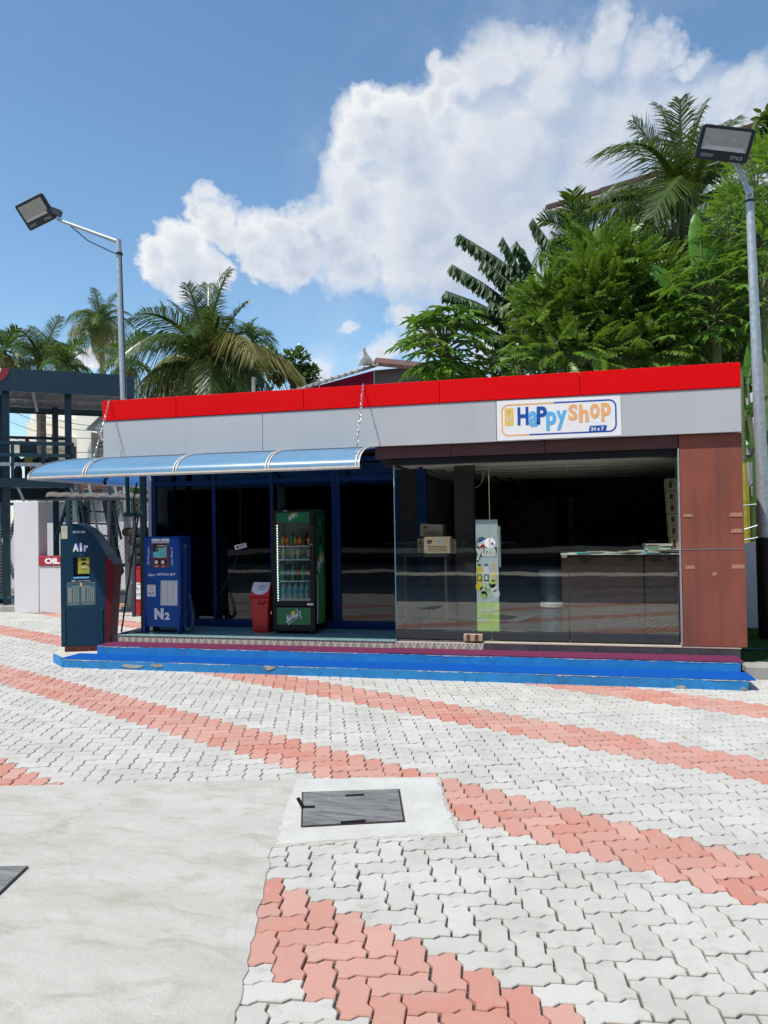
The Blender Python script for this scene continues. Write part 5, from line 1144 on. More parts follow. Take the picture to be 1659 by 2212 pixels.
# corrugated roof underside
mb = MB().mat(m_roofgrey); n_ = 110; zr = zb_+.22
vs = []
for i in range(n_+1):
    for b in (.02, 3.18): vs.append(Q(-9+8.95*i/n_, b, zr+.025*math.sin(i*1.9)))
mb.add(vs, [(2*i, 2*i+1, 2*i+3, 2*i+2) for i in range(n_)]); mb.build('corrugated_roof', None, gs)
for b in (.5, 1.7, 2.8): MB().mat(m_galv).bar(Q(-9, b, zr-.07), Q(-.05, b, zr-.07), .06, .08).build('purlin', None, gs)
for a in (-7.4, -4.6, -1.9): MB().mat(m_galv).bar(Q(a, .0, zr-.12), Q(a, 3.15, zr-.12), .06, .09).build('rafter', None, gs)
zd = at_depth(100, 1034, 14.8).z
cols = [(5, 1.2), (14, .2), (149, .25), (121, 2.6)]
def a_of(u, b):      # distance along the front at which column u is seen
    lo, hi = -9.0, .5
    for _ in range(40):
        m_ = (lo+hi)/2; p = Q(m_, b, 2.0)-Vector((0, 0, EYE)); uu = 829.5+F_PX*p.dot(RGT)/p.dot(FWD)
        if uu < u: lo = m_
        else: hi = m_
    return (lo+hi)/2
for u, b in cols:
    a = a_of(u, b); s_ = .065 if u != 5 else .11
    qbox('column', m_teal, a-s_, a+s_, b-s_, b+s_, -.02, zr-.13)
aL, aR = a_of(-60, .2), a_of(158, .1)
qbox('deck', m_teal_d, aL, a_of(160, .2), .1, 2.9, zd-.06, zd); qbox('deck_beam', m_teal, aL, a_of(160, .05), .02, .098, zd-.16, zd+.02)
qbox('deck_beam', m_teal_d, aL, a_of(160, 2.9), 2.9, 2.98, zd-.3, zd)
zr1, zr2 = at_depth(100, 953, 14.6).z, at_depth(100, 990, 14.6).z
for z, m__ in ((zr1, m_teal), ((zr1+zr2)/2-.07, m_teal_d), (zr2-.09, m_galv)): MB().mat(m__).bar(Q(aL, .1, z), Q(aR, .1, z), .06, .07).build('guard_rail', None, gs)
MB().mat(m_teal).bar(Q(aR, .1, zr1), Q(aR, 2.8, zr1), .06, .06).build('guard_rail', None, gs); MB().mat(m_teal_d).bar(Q(aL, 2.8, zr1+.4), Q(aR, 2.8, zr1+.4), .06, .06).build('guard_rail', None, gs)
for u in (28, 95, 157): a = a_of(u, .1); qbox('rail_post', m_teal, a-.03, a+.03, .07, .13, zd, zr1)
# valves and pipes on the deck
for u, w, h, mt in ((60, .11, .95, m_rust), (122, .10, 1.6, m_kblack), (95, .12, .45, m_kblack), (40, .16, .35, m_kblack), (75, .2, .3, m_teal_d)):
    a = a_of(u, 1.2); MB().mat(mt).tube([Q(a, 1.2, zd), Q(a, 1.2, zd+h*.7), Q(a, 1.2, zd+h)], [w/2, w/2, w/3], 10).build('vessel', None, gs)
z = zd+.42; MB().mat(m_kblack).tube([Q(a_of(28, .8), .8, z), Q(a_of(150, .8), .8, z)], .035, 8).build('pipe', None, gs)
for u in (36, 60, 88, 110): a = a_of(u, .8); MB().mat(m_kblack).tube([Q(a-.10, .8, z), Q(a-.03, .8, z), Q(a+.03, .8, z), Q(a+.10, .8, z)], [.04, .09, .09, .04], 10).build('flange', None, gs)
a = a_of(63, .75); qbox('valve_box', m_teal_d, a-.16, a+.16, .6, .9, z+.14, z+.34); qbox('valve_body', m_bamboo, a-.07, a+.07, .65, .85, z-.05, z+.13)
# braces below the deck
for (u0, z0, u1, z1, b) in ((150, zd-.1, 205, 1.2, .1), (36, zd-.1, 62, 1.9, .1), (118, 1.3, 150, 2.2, .25), (8, 1.0, 40, 2.0, .4), (30, 0.6, 6, 1.4, .2)):
    MB().mat(m_teal_d if u0 in (118, 8) else m_galv).bar(Q(a_of(u0, b), b, z0), Q(a_of(u1, b), b, z1), .05, .05).build('brace', None, gs)
# round emblem on the canopy
e0 = Q(a_of(-16, -.04), -.035, zt_+.0)
def disc(mat, r0, r1, off, nm):
    mb = MB().mat(mat); k = 36; vs = []
    for r in (r0, r1):
        for i in range(k): a = 2*math.pi*i/k; vs.append(e0+D1*(r*math.cos(a))+Vector((0, 0, min(-.004, r*math.sin(a))))-D2*off)
    mb.add(vs, [(i, (i+1) % k, k+(i+1) % k, k+i) for i in range(k)]); mb.build(nm, None, gs)
disc(m_stred, .17, .30, .004, 'emblem_ring'); disc(m_wprint, .0, .169, .004, 'emblem_disc')
# stair beside the platform
stt = thing('steel_stair', 'steep open steel stair with dark treads behind the air kiosk', 'stair', at_depth(215, 1300, 14.2)*1.0)
stt.location.z = 0
for u0, u1, nm in ((163, 192, 'stringer'), (222, 262, 'stringer')):
    a, b = at_depth(u0, 1062, 14.6), at_depth(u1, 1240, 13.9); MB().mat(m_teal_d).bar(a, b, .06, .16).build(nm, None, stt)
for u0, u1 in ((170, 188), (192, 214), (232, 262), (246, 280)):
    MB().mat(m_galv if u0 in (192, 246) else m_teal_d).bar(at_depth(u0, 1045, 13.9), at_depth(u1, 1165, 13.6), .035, .035).build('handrail', None, stt)
for k in range(5):
    v = 1078+26*k; MB().mat(m_kblack).bar(at_depth(167+4.4*k, v, 14.4-.12*k), at_depth(230+5.6*k, v+2, 14.4-.12*k), .18, .03).build('tread', None, stt)
for u in (188, 248): MB().mat(m_teal_d).bar(at_depth(u, 1060, 14.6), at_depth(u, 1300, 14.6), .09, .09).build('column', None, stt)
# corrugated asbestos lean-to
lt = thing('corrugated_shelter', 'thin wavy grey asbestos sheet held up behind the fence', 'shelter', at_depth(230, 1070, 13.4)); mb = MB().mat(m_asb); vs = []; n_ = 90
for i in range(n_+1):
    t = i/n_; u = 98+240*t; p = at_depth(u, 1072+3*t, 13.35); q_ = at_depth(u+4, 1064+4*t, 14.3)
    for pp in (p, q_): vs.append(pp+Vector((0, 0, .016*abs(math.sin(i*.30)))))
mb.add(vs+[v-Vector((0, 0, .02)) for v in vs], [(2*i, 2*i+1, 2*i+3, 2*i+2) for i in range(n_)]+[(len(vs)+2*i, len(vs)+2*i+2, len(vs)+2*i+3, len(vs)+2*i+1) for i in range(n_)]+[(2*i, 2*i+2, len(vs)+2*i+2, len(vs)+2*i) for i in range(n_)]).build('sheet', None, lt)
MB().mat(m_kblack).bar(at_depth(100, 1080, 13.35), at_depth(338, 1078, 13.35), .04, .035).build('beam', None, lt)
for u in (236, 290): MB().mat(m_kblack).bar(at_depth(u, 1078, 13.36), at_depth(u, 1420, 13.36), .05, .05).build('prop', None, lt)

# compound wall and houses
cw = thing('compound_wall', 'long white compound wall behind the fence and stair', 'wall', (-12, 17.4, 0))
for x in range(10): MB().mat(m_whitewall).box(-24+2.2*x, -24+2.2*x+2.19, 17.4, 17.6, -.05, 1.72+(.0 if x % 2 else .0)).build('wall_panel', None, cw)
for x in (-22.9, -18.5, -14.1, -9.8, -7.4, -4.9): MB().mat(m_whitewall).box(x, x+.26, 17.3, 17.7, -.05, 2.02).build('pier', None, cw, bevel=.01)
pf = thing('picket_fence', 'white slatted fence by the blue window frame', 'fence', (-7, 16.9, 0))
for i in range(16): MB().mat(m_whitewall).box(-8.5+.19*i, -8.5+.19*i+.15, 16.9, 16.93, 0, 1.55).build('picket', None, pf)
# low tiled outhouse
th_ = thing('tiled_outhouse', 'low white outhouse with brown clay tile roof under the platform', 'outhouse', at_depth(100, 1120, 20.5)); th_.location.z = 0
def T_(t, z, dy): p = at_depth(20+178*t, 1100, 20.5); return Vector((p.x, p.y+dy, z))
MB().mat(m_whitewall).add([T_(0, 0, .4), T_(1, 0, .4), T_(1, 2.3, .4), T_(0, 2.3, .4), T_(0, 0, 3), T_(1, 0, 3), T_(1, 2.3, 3), T_(0, 2.3, 3)], [(0, 1, 2, 3), (5, 4, 7, 6), (1, 5, 6, 2), (4, 0, 3, 7)]).build('wall', None, th_)
ze, zr_ = at_depth(100, 1083, 20.5).z, at_depth(100, 1040, 22.0).z
tb_ = bmesh.new()
L0, L1 = T_(-.1, 0, 0), T_(1.12, 0, 0); nt = 34; nr = 7
ax = (L1-L0)/nt
tme = None
for r_ in range(nr):
    t0, t1 = r_/nr, (r_+1)/nr
    for i in range(nt):
        y0, y1 = 2.2*t0, 2.2*t1+.04; z0, z1 = ze+(zr_-ze)*t0+.03, ze+(zr_-ze)*t1
        if tme is None:
            mb = MB().mat(m_tile); w = ax.length; vs = []
            for y, z in ((0, .03), (y1-y0, z1-z0+.03)):
                for k in range(5): vs.append((w*k/4, y, z+.045*math.sin(math.pi*k/4)))
            vs += [(x, y, z-.02) for x, y, z in vs[:5]]
            o = mb.add(vs, [(k, k+1, k+6, k+5) for k in range(4)]+[(k, 10+k, 11+k, k+1) for k in range(4)]).build('roof_tile', None, None); o.parent = th_; tme = o.data
        else: o = link('roof_tile', tme, th_)
        p = L0+ax*i; o.location = Vector((p.x, p.y+y0, z0-.03+random.uniform(-.008, .008)))-th_.location; o.rotation_euler = (0, random.uniform(-.03, .03), math.atan2(ax.y, ax.x))
tiles_ = [o for o in th_.children if o.name.startswith('roof_tile')]
# cream house
hs = thing('cream_house', 'two storey cream and white house behind the gas platform', 'house', at_depth(120, 1000, 27)); hs.location.z = 0
HU = at_depth(22, 1000, 27); HV = at_depth(262, 1000, 25.5); hx = (HV-HU); hx.z = 0; hl = hx.length; hx /= hl; hy = Vector((-hx.y, hx.x, 0))
def HB(nm, mat, a0, a1, b0, b1, z0, z1, par=None, bev=0):
    vs = [HU+hx*a+hy*b for b in (b0, b1) for a in (a0, a1)]; vs = [Vector((p.x, p.y, z)) for z in (z0, z1) for p in vs]
    return MB().mat(mat).add(vs, [(0, 2, 3, 1), (4, 5, 7, 6), (0, 1, 5, 4), (2, 6, 7, 3), (0, 4, 6, 2), (1, 3, 7, 5)]).build(nm, None, par or hs)
vz = lambda v, dep=26.5: at_depth(120, v, dep).z
HB('wall', m_cretwall, .0, hl, .8, 6, 0, vz(900)); HB('upper_wall', m_housew, -.6, hl*.56, 1.6, 6, vz(958), vz(866))
HB('roof_slab', m_housew, -1.5, hl*.50, -.6, 2, vz(962), vz(944)); HB('stair_tower', m_housew, hl*.56, hl*.80, .3, 4, 0, vz(860))
HB('pilaster', m_housew, hl*.70, hl*.76, -.1, .28, 0, vz(940)); HB('corner_block', m_cretwall, hl*.86, hl*1.15, .0, 4, 0, vz(925))
for v in (962, 970): HB('dark_band', m_kblack, hl*.80, hl*1.0, -.04, -.001, vz(v+3), vz(v))
def window(a0, a1, v0, v1, b):
    w = HB('window', m_kblack, a0, a1, b-.04, b-.002, vz(v1), vz(v0)); 
    HB('frame', m_wood, a0-.06, a0, b-.06, b-.002, vz(v1), vz(v0)); HB('frame', m_wood, a1, a1+.06, b-.06, b-.002, vz(v1), vz(v0)); HB('frame', m_wood, (a0+a1)/2-.03, (a0+a1)/2+.03, b-.06, b-.042, vz(v1), vz(v0))
window(hl*.42, hl*.56-.1, 950, 1018, .8); window(hl*1.0, hl*1.12, 944, 1010, .0); window(hl*.05, hl*.16, 965, 1015, .8)
p = [HU+hx*(hl*.78)+hy*-.5, HU+hx*(hl*1.05)+hy*-.5]; 
MB().mat(m_roofgrey).add([Vector((p[0].x, p[0].y, vz(938))), Vector((p[1].x, p[1].y, vz(882))), Vector((p[1].x+hx.x*.5, p[1].y+.3, vz(882))), Vector((p[0].x+hx.x*.9, p[0].y, vz(940)))]+[q_+hy*1.2 for q_ in [Vector((p[0].x, p[0].y, vz(938))), Vector((p[1].x, p[1].y, vz(882)))]], [(0, 1, 2, 3), (0, 4, 5, 1)]).build('porch_roof', None, hs)
MB().mat(m_housew).bar(Vector((p[0].x+hx.x*.5, p[0].y-.05, vz(942))), Vector((p[1].x+hx.x*.8, p[1].y-.05, vz(888))), .12, .25).build('porch_trim', None, hs)
# service wires
for v0, v1 in ((886, 920), (905, 928), (930, 942), (962, 972)):
    a, b = at_depth(20, v0-20, 24), at_depth(255, v1, 22); pts = [a.lerp(b, i/12)-Vector((0, 0, .25*4*(i/12)*(1-i/12))) for i in range(13)]
    o = MB().mat(m_kblack).tube(pts, .009, 4).build('overhead_wire', None, None, org=a); tag(o, 'thin dark overhead wire, %s of four sagging across the cream house' % {886: 'highest', 905: 'second highest', 930: 'second lowest', 962: 'lowest'}[v0], 'wire', 'overhead wires by the cream house')
# red sheet gable at the building edge
rs = box('red_sheet_wall', pbr('red_sheet', (.48, .04, .03), .5, var=.1), None, -7.75, -6.9, 18.6, 18.7, 0, 3.0, org=(-7.3, 18.6, 0)); tag(rs, 'narrow red sheet wall glimpsed beside the blue window frame', 'wall')
# distant lamp post (left)
def flood_lamp(root, c, n_, up, w, h, txt):
    n_ = Vector(n_).normalized(); up = Vector(up); x = up.cross(n_).normalized(); y = n_.cross(x); c = Vector(c)
    P = lambda a, b, d: c+x*a+y*b+n_*d
    def slab(nm, mat, poly, d0, d1, par, bev=0):
        k = len(poly); vs = [P(a, b, d0) for a, b in poly]+[P(a, b, d1) for a, b in poly]
        return MB().mat(mat).add(vs, [tuple(range(k)), tuple(range(2*k-1, k-1, -1))]+[(i, k+i, k+(i+1) % k, (i+1) % k) for i in range(k)]).build(nm, None, par, bevel=bev)
    o = slab('lamp_housing', m_lampblk, rrect(-w/2, w/2, -h/2, h/2, .04, 4), -.07, 0, root, .006)
    slab('lamp_front', m_lampblk, rrect(-w/2+.01, w/2-.01, -h/2+.01, h/2-.01, .035, 4), .001, .006, o)
    gx0, gx1, gy0, gy1 = -w*.42, w*.42, -h*.20, h*.40
    ins = .045; z_ = .0075
    vs = [P(a, b, z_) for a, b in ((gx0, gy0), (gx1, gy0), (gx1, gy1), (gx0, gy1), (gx0+ins, gy0+ins), (gx1-ins, gy0+ins), (gx1-ins, gy1-ins*.8), (gx0+ins, gy1-ins*.8))]
    vs[4:] = [v-n_*.0 for v in vs[4:]]
    MB().mat(m_lens).add(vs, [(4, 5, 6, 7), (1, 2, 6, 5), (2, 3, 7, 6), (3, 0, 4, 7)]).build('lens', None, o)
    MB().mat(pbr('reflector', (.55, .55, .53), .3)).add([v+n_*.0004 for v in vs], [(0, 1, 5, 4)]).build('reflector', None, o)
    l_ = MB(); put_text(l_, '300W', m_lampprint, P(-w*.40, -h*.42, .0065), w*.24, h*.11, u=x, v=y, bold=.01); l_.build('lettering', None, o); l_ = MB(); put_text(l_, 'IP65', m_lampprint, P(w*.17, -h*.42, .0065), w*.22, h*.11, u=x, v=y, bold=.01); l_.build('lettering', None, o)
    MB().mat(m_lampblk).bar(P(-w*.3, 0, -.09), P(w*.3, 0, -.09), .05, .12).build('heat_sink', None, o)
    return P
LD = 12.9
l1 = thing('street_lamp', 'galvanised lamp pole with flood lamp on a left pointing arm, behind the shop left end', 'street lamp', (0, 0, 0), 'flood lamp poles')
top = PY(256, 518, LD); bot = PY(267, 862, LD); dv = (bot-top)/(top.z-bot.z); base = bot+dv*bot.z; l1.location = base
ns = [base.lerp(top, t) for t in (0, .5, .5001, 1)]
MB().mat(m_galv).tube([base, top], [.075, .052], 12).build('pole', None, l1, smooth=True)
elb = PY(124, 474, LD-.15)
MB().mat(m_galv).tube([top-Vector((0, 0, .04)), elb], [.042, .030], 10).build('arm', None, l1, smooth=True)
hc = PY(76, 459, LD-.25)
P_ = flood_lamp(l1, hc, (-.12+.2, -.80, -.55), (-.26, 0, 1), .66, .50, '')
MB().mat(m_lampblk).bar(PY(105, 453, LD-.2), PY(131, 462, LD-.15), .12, .12).build('driver_box', None, l1)
cbl = [elb+Vector((0, 0, -.02)), PY(150, 486, LD-.1), PY(190, 520, LD-.05), PY(243, 545, LD-.06), PY(262, 552, LD-.1), PY(264, 620, LD-.1), PY(272, 860, LD-.08)]
MB().mat(m_blackmat).tube(cbl, .011, 5).build('cable', None, l1, smooth=True)
MB().mat(m_blackmat).tube([PY(258, 546, LD), PY(258, 551, LD)], .062, 10).build('clamp', None, l1)
# right lamp
RD = 9.9
l2 = thing('street_lamp', 'galvanised lamp pole with black sleeved base at the right edge of the photo', 'street lamp', (0, 0, 0), 'flood lamp poles')
top = PY(1618, 405, RD); bot = PY(1652, 1165, RD); dv = (bot-top)/(top.z-bot.z); base = bot+dv*(bot.z-.14); l2.location = base
MB().mat(m_galv).tube([base+Vector((0, 0, .1)), top], [.085, .045], 12).build('pole', None, l2, smooth=True)
MB().mat(m_blackmat).tube([base, bot+Vector((0, 0, .02))], [.115, .10], 14).build('base_sleeve', None, l2, smooth=True)
MB().mat(m_galv).tube([PY(1619, 420, RD-.06), PY(1611, 400, RD-.05), PY(1585, 345, RD-.15)], [.034, .032, .028], 10).build('arm', None, l2, smooth=True)
MB().mat(m_blackmat).tube([PY(1620, 433, RD), PY(1620, 437, RD)], .056, 10).build('clamp', None, l2)
flood_lamp(l2, PY(1566, 311, RD-.35), (-.05, -.86, -.40), (.235, 0, 1), .60, .37, '')

# ================================================================== RIGHT SIDE: KERB, TURF, WALLS
kb = box('kerb', m_kerb, None, 1.63, 9, 8.02, 8.30, -.05, .125, bevel=.012, org=(3, 8.1, 0)); kb['kind'] = 'structure'
tf = box('turf_bed', m_turfbase, None, 1.70, 9, 8.301, 10.9, -.05, .11, org=(3, 9, 0)); tf['kind'] = 'structure'
n_ = 26000; x = RNG.uniform(1.69, 3.6, n_); y = RNG.uniform(8.27, 10.85, n_); a = RNG.uniform(0, 6.28, n_); h = RNG.uniform(.012, .032, n_); w = .004
V = np.stack([np.stack([x+np.cos(a)*w, y+np.sin(a)*w, np.full(n_, .11)], -1), np.stack([x-np.cos(a)*w, y-np.sin(a)*w, np.full(n_, .11)], -1), np.stack([x+RNG.normal(0, .010, n_), y+RNG.normal(0, .010, n_), .11+h], -1)], 1).reshape(-1, 3)
gr = np_mesh('grass', V, np.arange(n_*3).reshape(-1, 3), m_turf, tint=np.repeat(RNG.random(n_), 3), org=(2.6, 9.4, .11)); tag(gr, 'bright green artificial turf at the right of the shop', 'grass', kind='stuff')
hz_ = MB().mat(m_greenpipe).tube([(1.75, 9.0, .135), (2.6, 9.05, .13), (3.8, 8.95, .13)], .012, 6).build('garden_hose', None, None, org=(2.5, 9, .13)); tag(hz_, 'thin green hose lying across the turf', 'hose')
lw = box('low_wall', m_whitewall, None, 1.66, 2.62, 10.95, 11.15, -.05, 1.23, bevel=.006, org=(2.2, 11, 0)); tag(lw, 'low white wall behind the turf at the right', 'wall')
owl = thing('old_wall', 'weathered pale block wall with dark stains between shop and lamp pole', 'wall', (3, 14, 0))
MB().mat(m_oldwall).box(1.2, 7, 14.0, 14.2, 0, 2.62).build('wall', None, owl); MB().mat(m_kerb).box(1.15, 7, 13.95, 14.25, 2.621, 2.78).build('coping', None, owl, bevel=.01)
for z in (.95, 1.78): MB().mat(m_kblack).box(1.2, 7, 13.996, 13.9995, z, z+.012).build('mortar_line', None, owl)
for k, (x0, z0, x1, z1) in enumerate(((1.7, 1.75, 3.2, 1.80), (1.75, 1.22, 3.0, 1.55), (1.7, 1.15, 3.1, 1.35))):
    o = MB().mat(m_galv).tube([(x0, 12.2, z0), ((x0+x1)/2, 12.2, (z0+z1)/2-.03), (x1, 12.2, z1)], .012, 5).build('stay_wire', None, None, org=(x0, 12.2, z0)); tag(o, ['uppermost grey line stretched across the old wall', 'slanting grey line between the other two by the old wall', 'lowest grey line just above the low white wall'][k], 'wire')
yst = at_depth(1612, 1180, 12)
# eave stub at the right end of the fascia
ev = box('eave_pipe', m_whitewall, None, 1.665, 1.86, 9.1, 9.5, 2.42, 2.58, bevel=.02, org=(1.75, 9.3, 2.5)); tag(ev, 'short pale eave stub sticking out right of the grey fascia', 'eave')

# ================================================================== HOUSES BEHIND THE SHOP
pk = thing('pink_house', 'pink walled house with grey tiled roof and carved gable behind the fascia', 'house', at_depth(780, 820, 19)); pk.location.z = 0
D = 19
def pz(u, v, d=D): return at_depth(u, v, d)
MB().mat(m_pink).add([pz(690, 850), pz(808, 850), pz(808, 800), pz(760, 813), pz(690, 832), pz(690, 1200), pz(808, 1200)], [(5, 6, 1, 0), (0, 1, 2, 3, 4)]).build('wall', None, pk)
MB().mat(pbr('salmon_wall', (.42, .12, .10), .8)).add([pz(630, 870), pz(689.5, 870), pz(689.5, 830), pz(640, 840)], [(0, 1, 2, 3)]).build('wall_end', None, pk)
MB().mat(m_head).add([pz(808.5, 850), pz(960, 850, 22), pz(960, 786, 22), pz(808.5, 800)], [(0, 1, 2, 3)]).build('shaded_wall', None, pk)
def thick(nm, mat, P4, t, par):
    k = len(P4); MB().mat(mat).add(P4+[p-Vector((0, 0, t)) for p in P4], [tuple(range(k)), tuple(range(2*k-1, k-1, -1))]+[(i, k+i, k+(i+1) % k, (i+1) % k) for i in range(k)]).build(nm, None, par)
thick('roof_slope', m_roofgrey, [pz(632, 842, 18.4), pz(815, 786, 18.4), pz(828, 778, 24), pz(665, 834, 24)], .07, pk)
thick('roof_slope', m_tile, [pz(806, 782, 18.4), pz(955, 796, 18.4), pz(950, 786, 24), pz(812, 772, 24)], .09, pk)
for k in range(14):
    t = k/13; a = pz(632+183*t, 842-56*t, 18.39); MB().mat(m_kerb).bar(a+Vector((0, -.02, -.05)), a+Vector((.02, -.02, .015)), .05, .05).build('eave_tile', None, pk)
m_gab = pbr('weathered_gable', (.40, .39, .35), .9, var=.25, scale=9)
g_ = [(774, 790), (780, 777), (786, 769), (784, 756), (788, 749.5), (790, 757), (795, 766), (803, 776), (812, 790)]
MB().mat(m_gab).add([pz(u, v, 18.3) for u, v in g_]+[pz(u, v, 18.5) for u, v in g_], [tuple(range(9)), tuple(range(17, 8, -1))]+[(i, 9+i, 9+(i+1) % 9, (i+1) % 9) for i in range(9)]).build('carved_gable', None, pk)
for k in range(5): MB().mat(m_kerb).bar(pz(784+4*k, 787, 18.27), pz(785+3.4*k, 775+abs(k-2)*2, 18.27), .025, .03).build('gable_slat', None, pk)
MB().mat(m_gab).tube([pz(786, 758, 18.35), pz(786.5, 753, 18.35), pz(785, 748, 18.35)], [.03, .045, .005], 8).build('finial', None, pk)
o = MB().mat(m_kerb).bar(pz(548, 850, 17), pz(548, 815, 17), .07, .07).build('concrete_stub', None, None, org=pz(548, 850, 17)); tag(o, 'short grey post end poking up above the red fascia below the palm', 'post')
# white hall behind the trees on the right
wh = thing('white_hall', 'large white sheet walled hall with dark red roof edge behind the trees', 'hall', at_depth(1350, 700, 30)); wh.location.z = 0
Dh = 30
def ph(u, v, d=Dh): return at_depth(u, v, d)
m_sheet = pbr('white_sheet', (.62, .64, .66), .6, var=.05)
top_ = [(1185, 452), (1300, 416), (1440, 372), (1560, 300), (1680, 255)]
MB().mat(m_sheet).add([ph(u, v) for u, v in top_]+[ph(1680, 1100), ph(1185, 1100)], [(0, 1, 2, 3, 4, 5, 6)]).build('wall', None, wh)
for (a, b) in zip(top_[:-1], top_[1:]): MB().mat(m_head).bar(ph(a[0]-6, a[1]-3, Dh-.2), ph(b[0], b[1]-3, Dh-.2), .3, .12).build('roof_edge', None, wh)
for k, (u, v) in enumerate(((1250, 432), (1360, 398), (1480, 345), (1600, 285))): MB().mat(m_head).bar(ph(u, v, Dh-.1), ph(u, 900, Dh-.1), .12, .1).build('wall_stud', None, wh)
for v in (520, 600, 700): MB().mat(m_head).bar(ph(1185, v, Dh-.1), ph(1680, v-60, Dh-.1), .1, .07).build('wall_rail', None, wh)
MB().mat(m_head).bar(ph(1190, 500, Dh-.1), ph(1260, 560, Dh-.1), .1, .08).build('brace', None, wh)

# ================================================================== BEHIND THE CAMERA: forecourt roof that the glass mirrors
fc = thing('forecourt_canopy', 'wide flat fuel station canopy on round columns behind the photographer', 'canopy', (0, -5, 0))
m_can = pbr('canopy_soffit', (.05, .05, .05), .7, var=.05)
MB().mat(m_can).box(-19, 17, -8.2, -1.05, 5.0, 5.05).build('soffit', None, fc); MB().mat(m_grey).box(-19.05, 17.05, -8.25, -1.0, 5.051, 5.9).build('roof', None, fc)
MB().mat(m_can).box(-19, 17, -24, -9.9, 4.4, 4.45).build('soffit', None, fc); MB().mat(m_grey).box(-19.05, 17.05, -24.05, -9.85, 4.451, 5.2).build('roof', None, fc)
for x in (-12, 7.6, 14): 
    for y in (-2.6, -12.5): MB().mat(m_grey).tube([(x, y, 0), (x, y, 5.0)], .2, 14).build('column', None, fc, smooth=True)
for i, x in enumerate(()):
    d_ = thing('fuel_dispenser', ['fuel dispenser under the canopy on the left side', 'fuel dispenser under the canopy on the right side'][i], 'fuel pump', (x, -4.6, 0))
    MB().mat(m_navy).box(x-.5, x+.5, -4.9, -4.4, 0, 1.2).build('cabinet', None, d_, bevel=.02); MB().mat(m_red).box(x-.5, x+.5, -4.9, -4.4, 1.201, 2.1).build('head', None, d_, bevel=.02); MB().mat(m_blackmat).box(x-.3, x+.3, -4.395, -4.38, 1.35, 1.8).build('display', None, d_)
bb = box('reflection_blocker', pbr('blocker_dark', (.03, .03, .03), .95, spec=.05), None, -90, 90, -60, -44, 0, 13, org=(0, -50, 0)); tag(bb, 'long dark block added out of view to close sky gaps in reflections', 'blocker')  # added unseen block, keeps bright sky gaps out of the glass reflections
rd = box('road', pbr('asphalt', (.05, .05, .052), .85, var=.2), None, -200, 200, -40, -11, -.0295, -.02); rd['kind'] = 'structure'
# ================================================================== VEGETATION
def rotm(fwd, up):
    """columns: x = fwd, z ~ up"""
    f = fwd/np.linalg.norm(fwd, axis=-1, keepdims=True); y = np.cross(up, f); y /= np.maximum(np.linalg.norm(y, axis=-1, keepdims=True), 1e-6); z = np.cross(f, y)
    return np.stack([f, y, z], -1)
def scatter(TV, TF, pos, rot, scl):
    n_ = len(pos); V = np.einsum('nij,kj->nki', rot, TV)*scl[:, None, None]+pos[:, None]
    Fc = TF[None]+np.arange(n_)[:, None, None]*len(TV); return V.reshape(-1, 3), Fc.reshape(-1, TF.shape[1])
def rvec(n_): v = RNG.normal(0, 1, (n_, 3)); return v/np.linalg.norm(v, axis=1)[:, None]
m_frond = leaf_mat('palm_frond', (.02, .05, .012), (.11, .16, .03), .20, .38)
m_frond_dry = leaf_mat('old_palm_frond', (.20, .17, .06), (.26, .28, .06), .30, .5, (.4, .36, .08))
m_areca = leaf_mat('areca_leaf', (.012, .05, .010), (.05, .12, .02), .28, .35)
m_papaya = leaf_mat('papaya_leaf', (.06, .17, .014), (.20, .36, .04), .34, .45)
m_star = leaf_mat('compound_leaf', (.024, .078, .009), (.16, .27, .03), .26, .42)
m_dark = leaf_mat('dark_leaf', (.012, .045, .012), (.035, .10, .02), .22, .50)
m_bstem = pbr('banana_stem', (.05, .09, .025), .7, var=.3)
m_shadow = pbr('far_leaf', (.012, .02, .008), .95, spec=.05)
m_banana = leaf_mat('banana_leaf', (.04, .15, .012), (.12, .28, .03), .40, .4)
m_fine = leaf_mat('fine_leaf', (.08, .20, .018), (.18, .33, .04), .40, .5)
m_guava = leaf_mat('round_leaf', (.02, .06, .015), (.07, .13, .03), .25, .3)
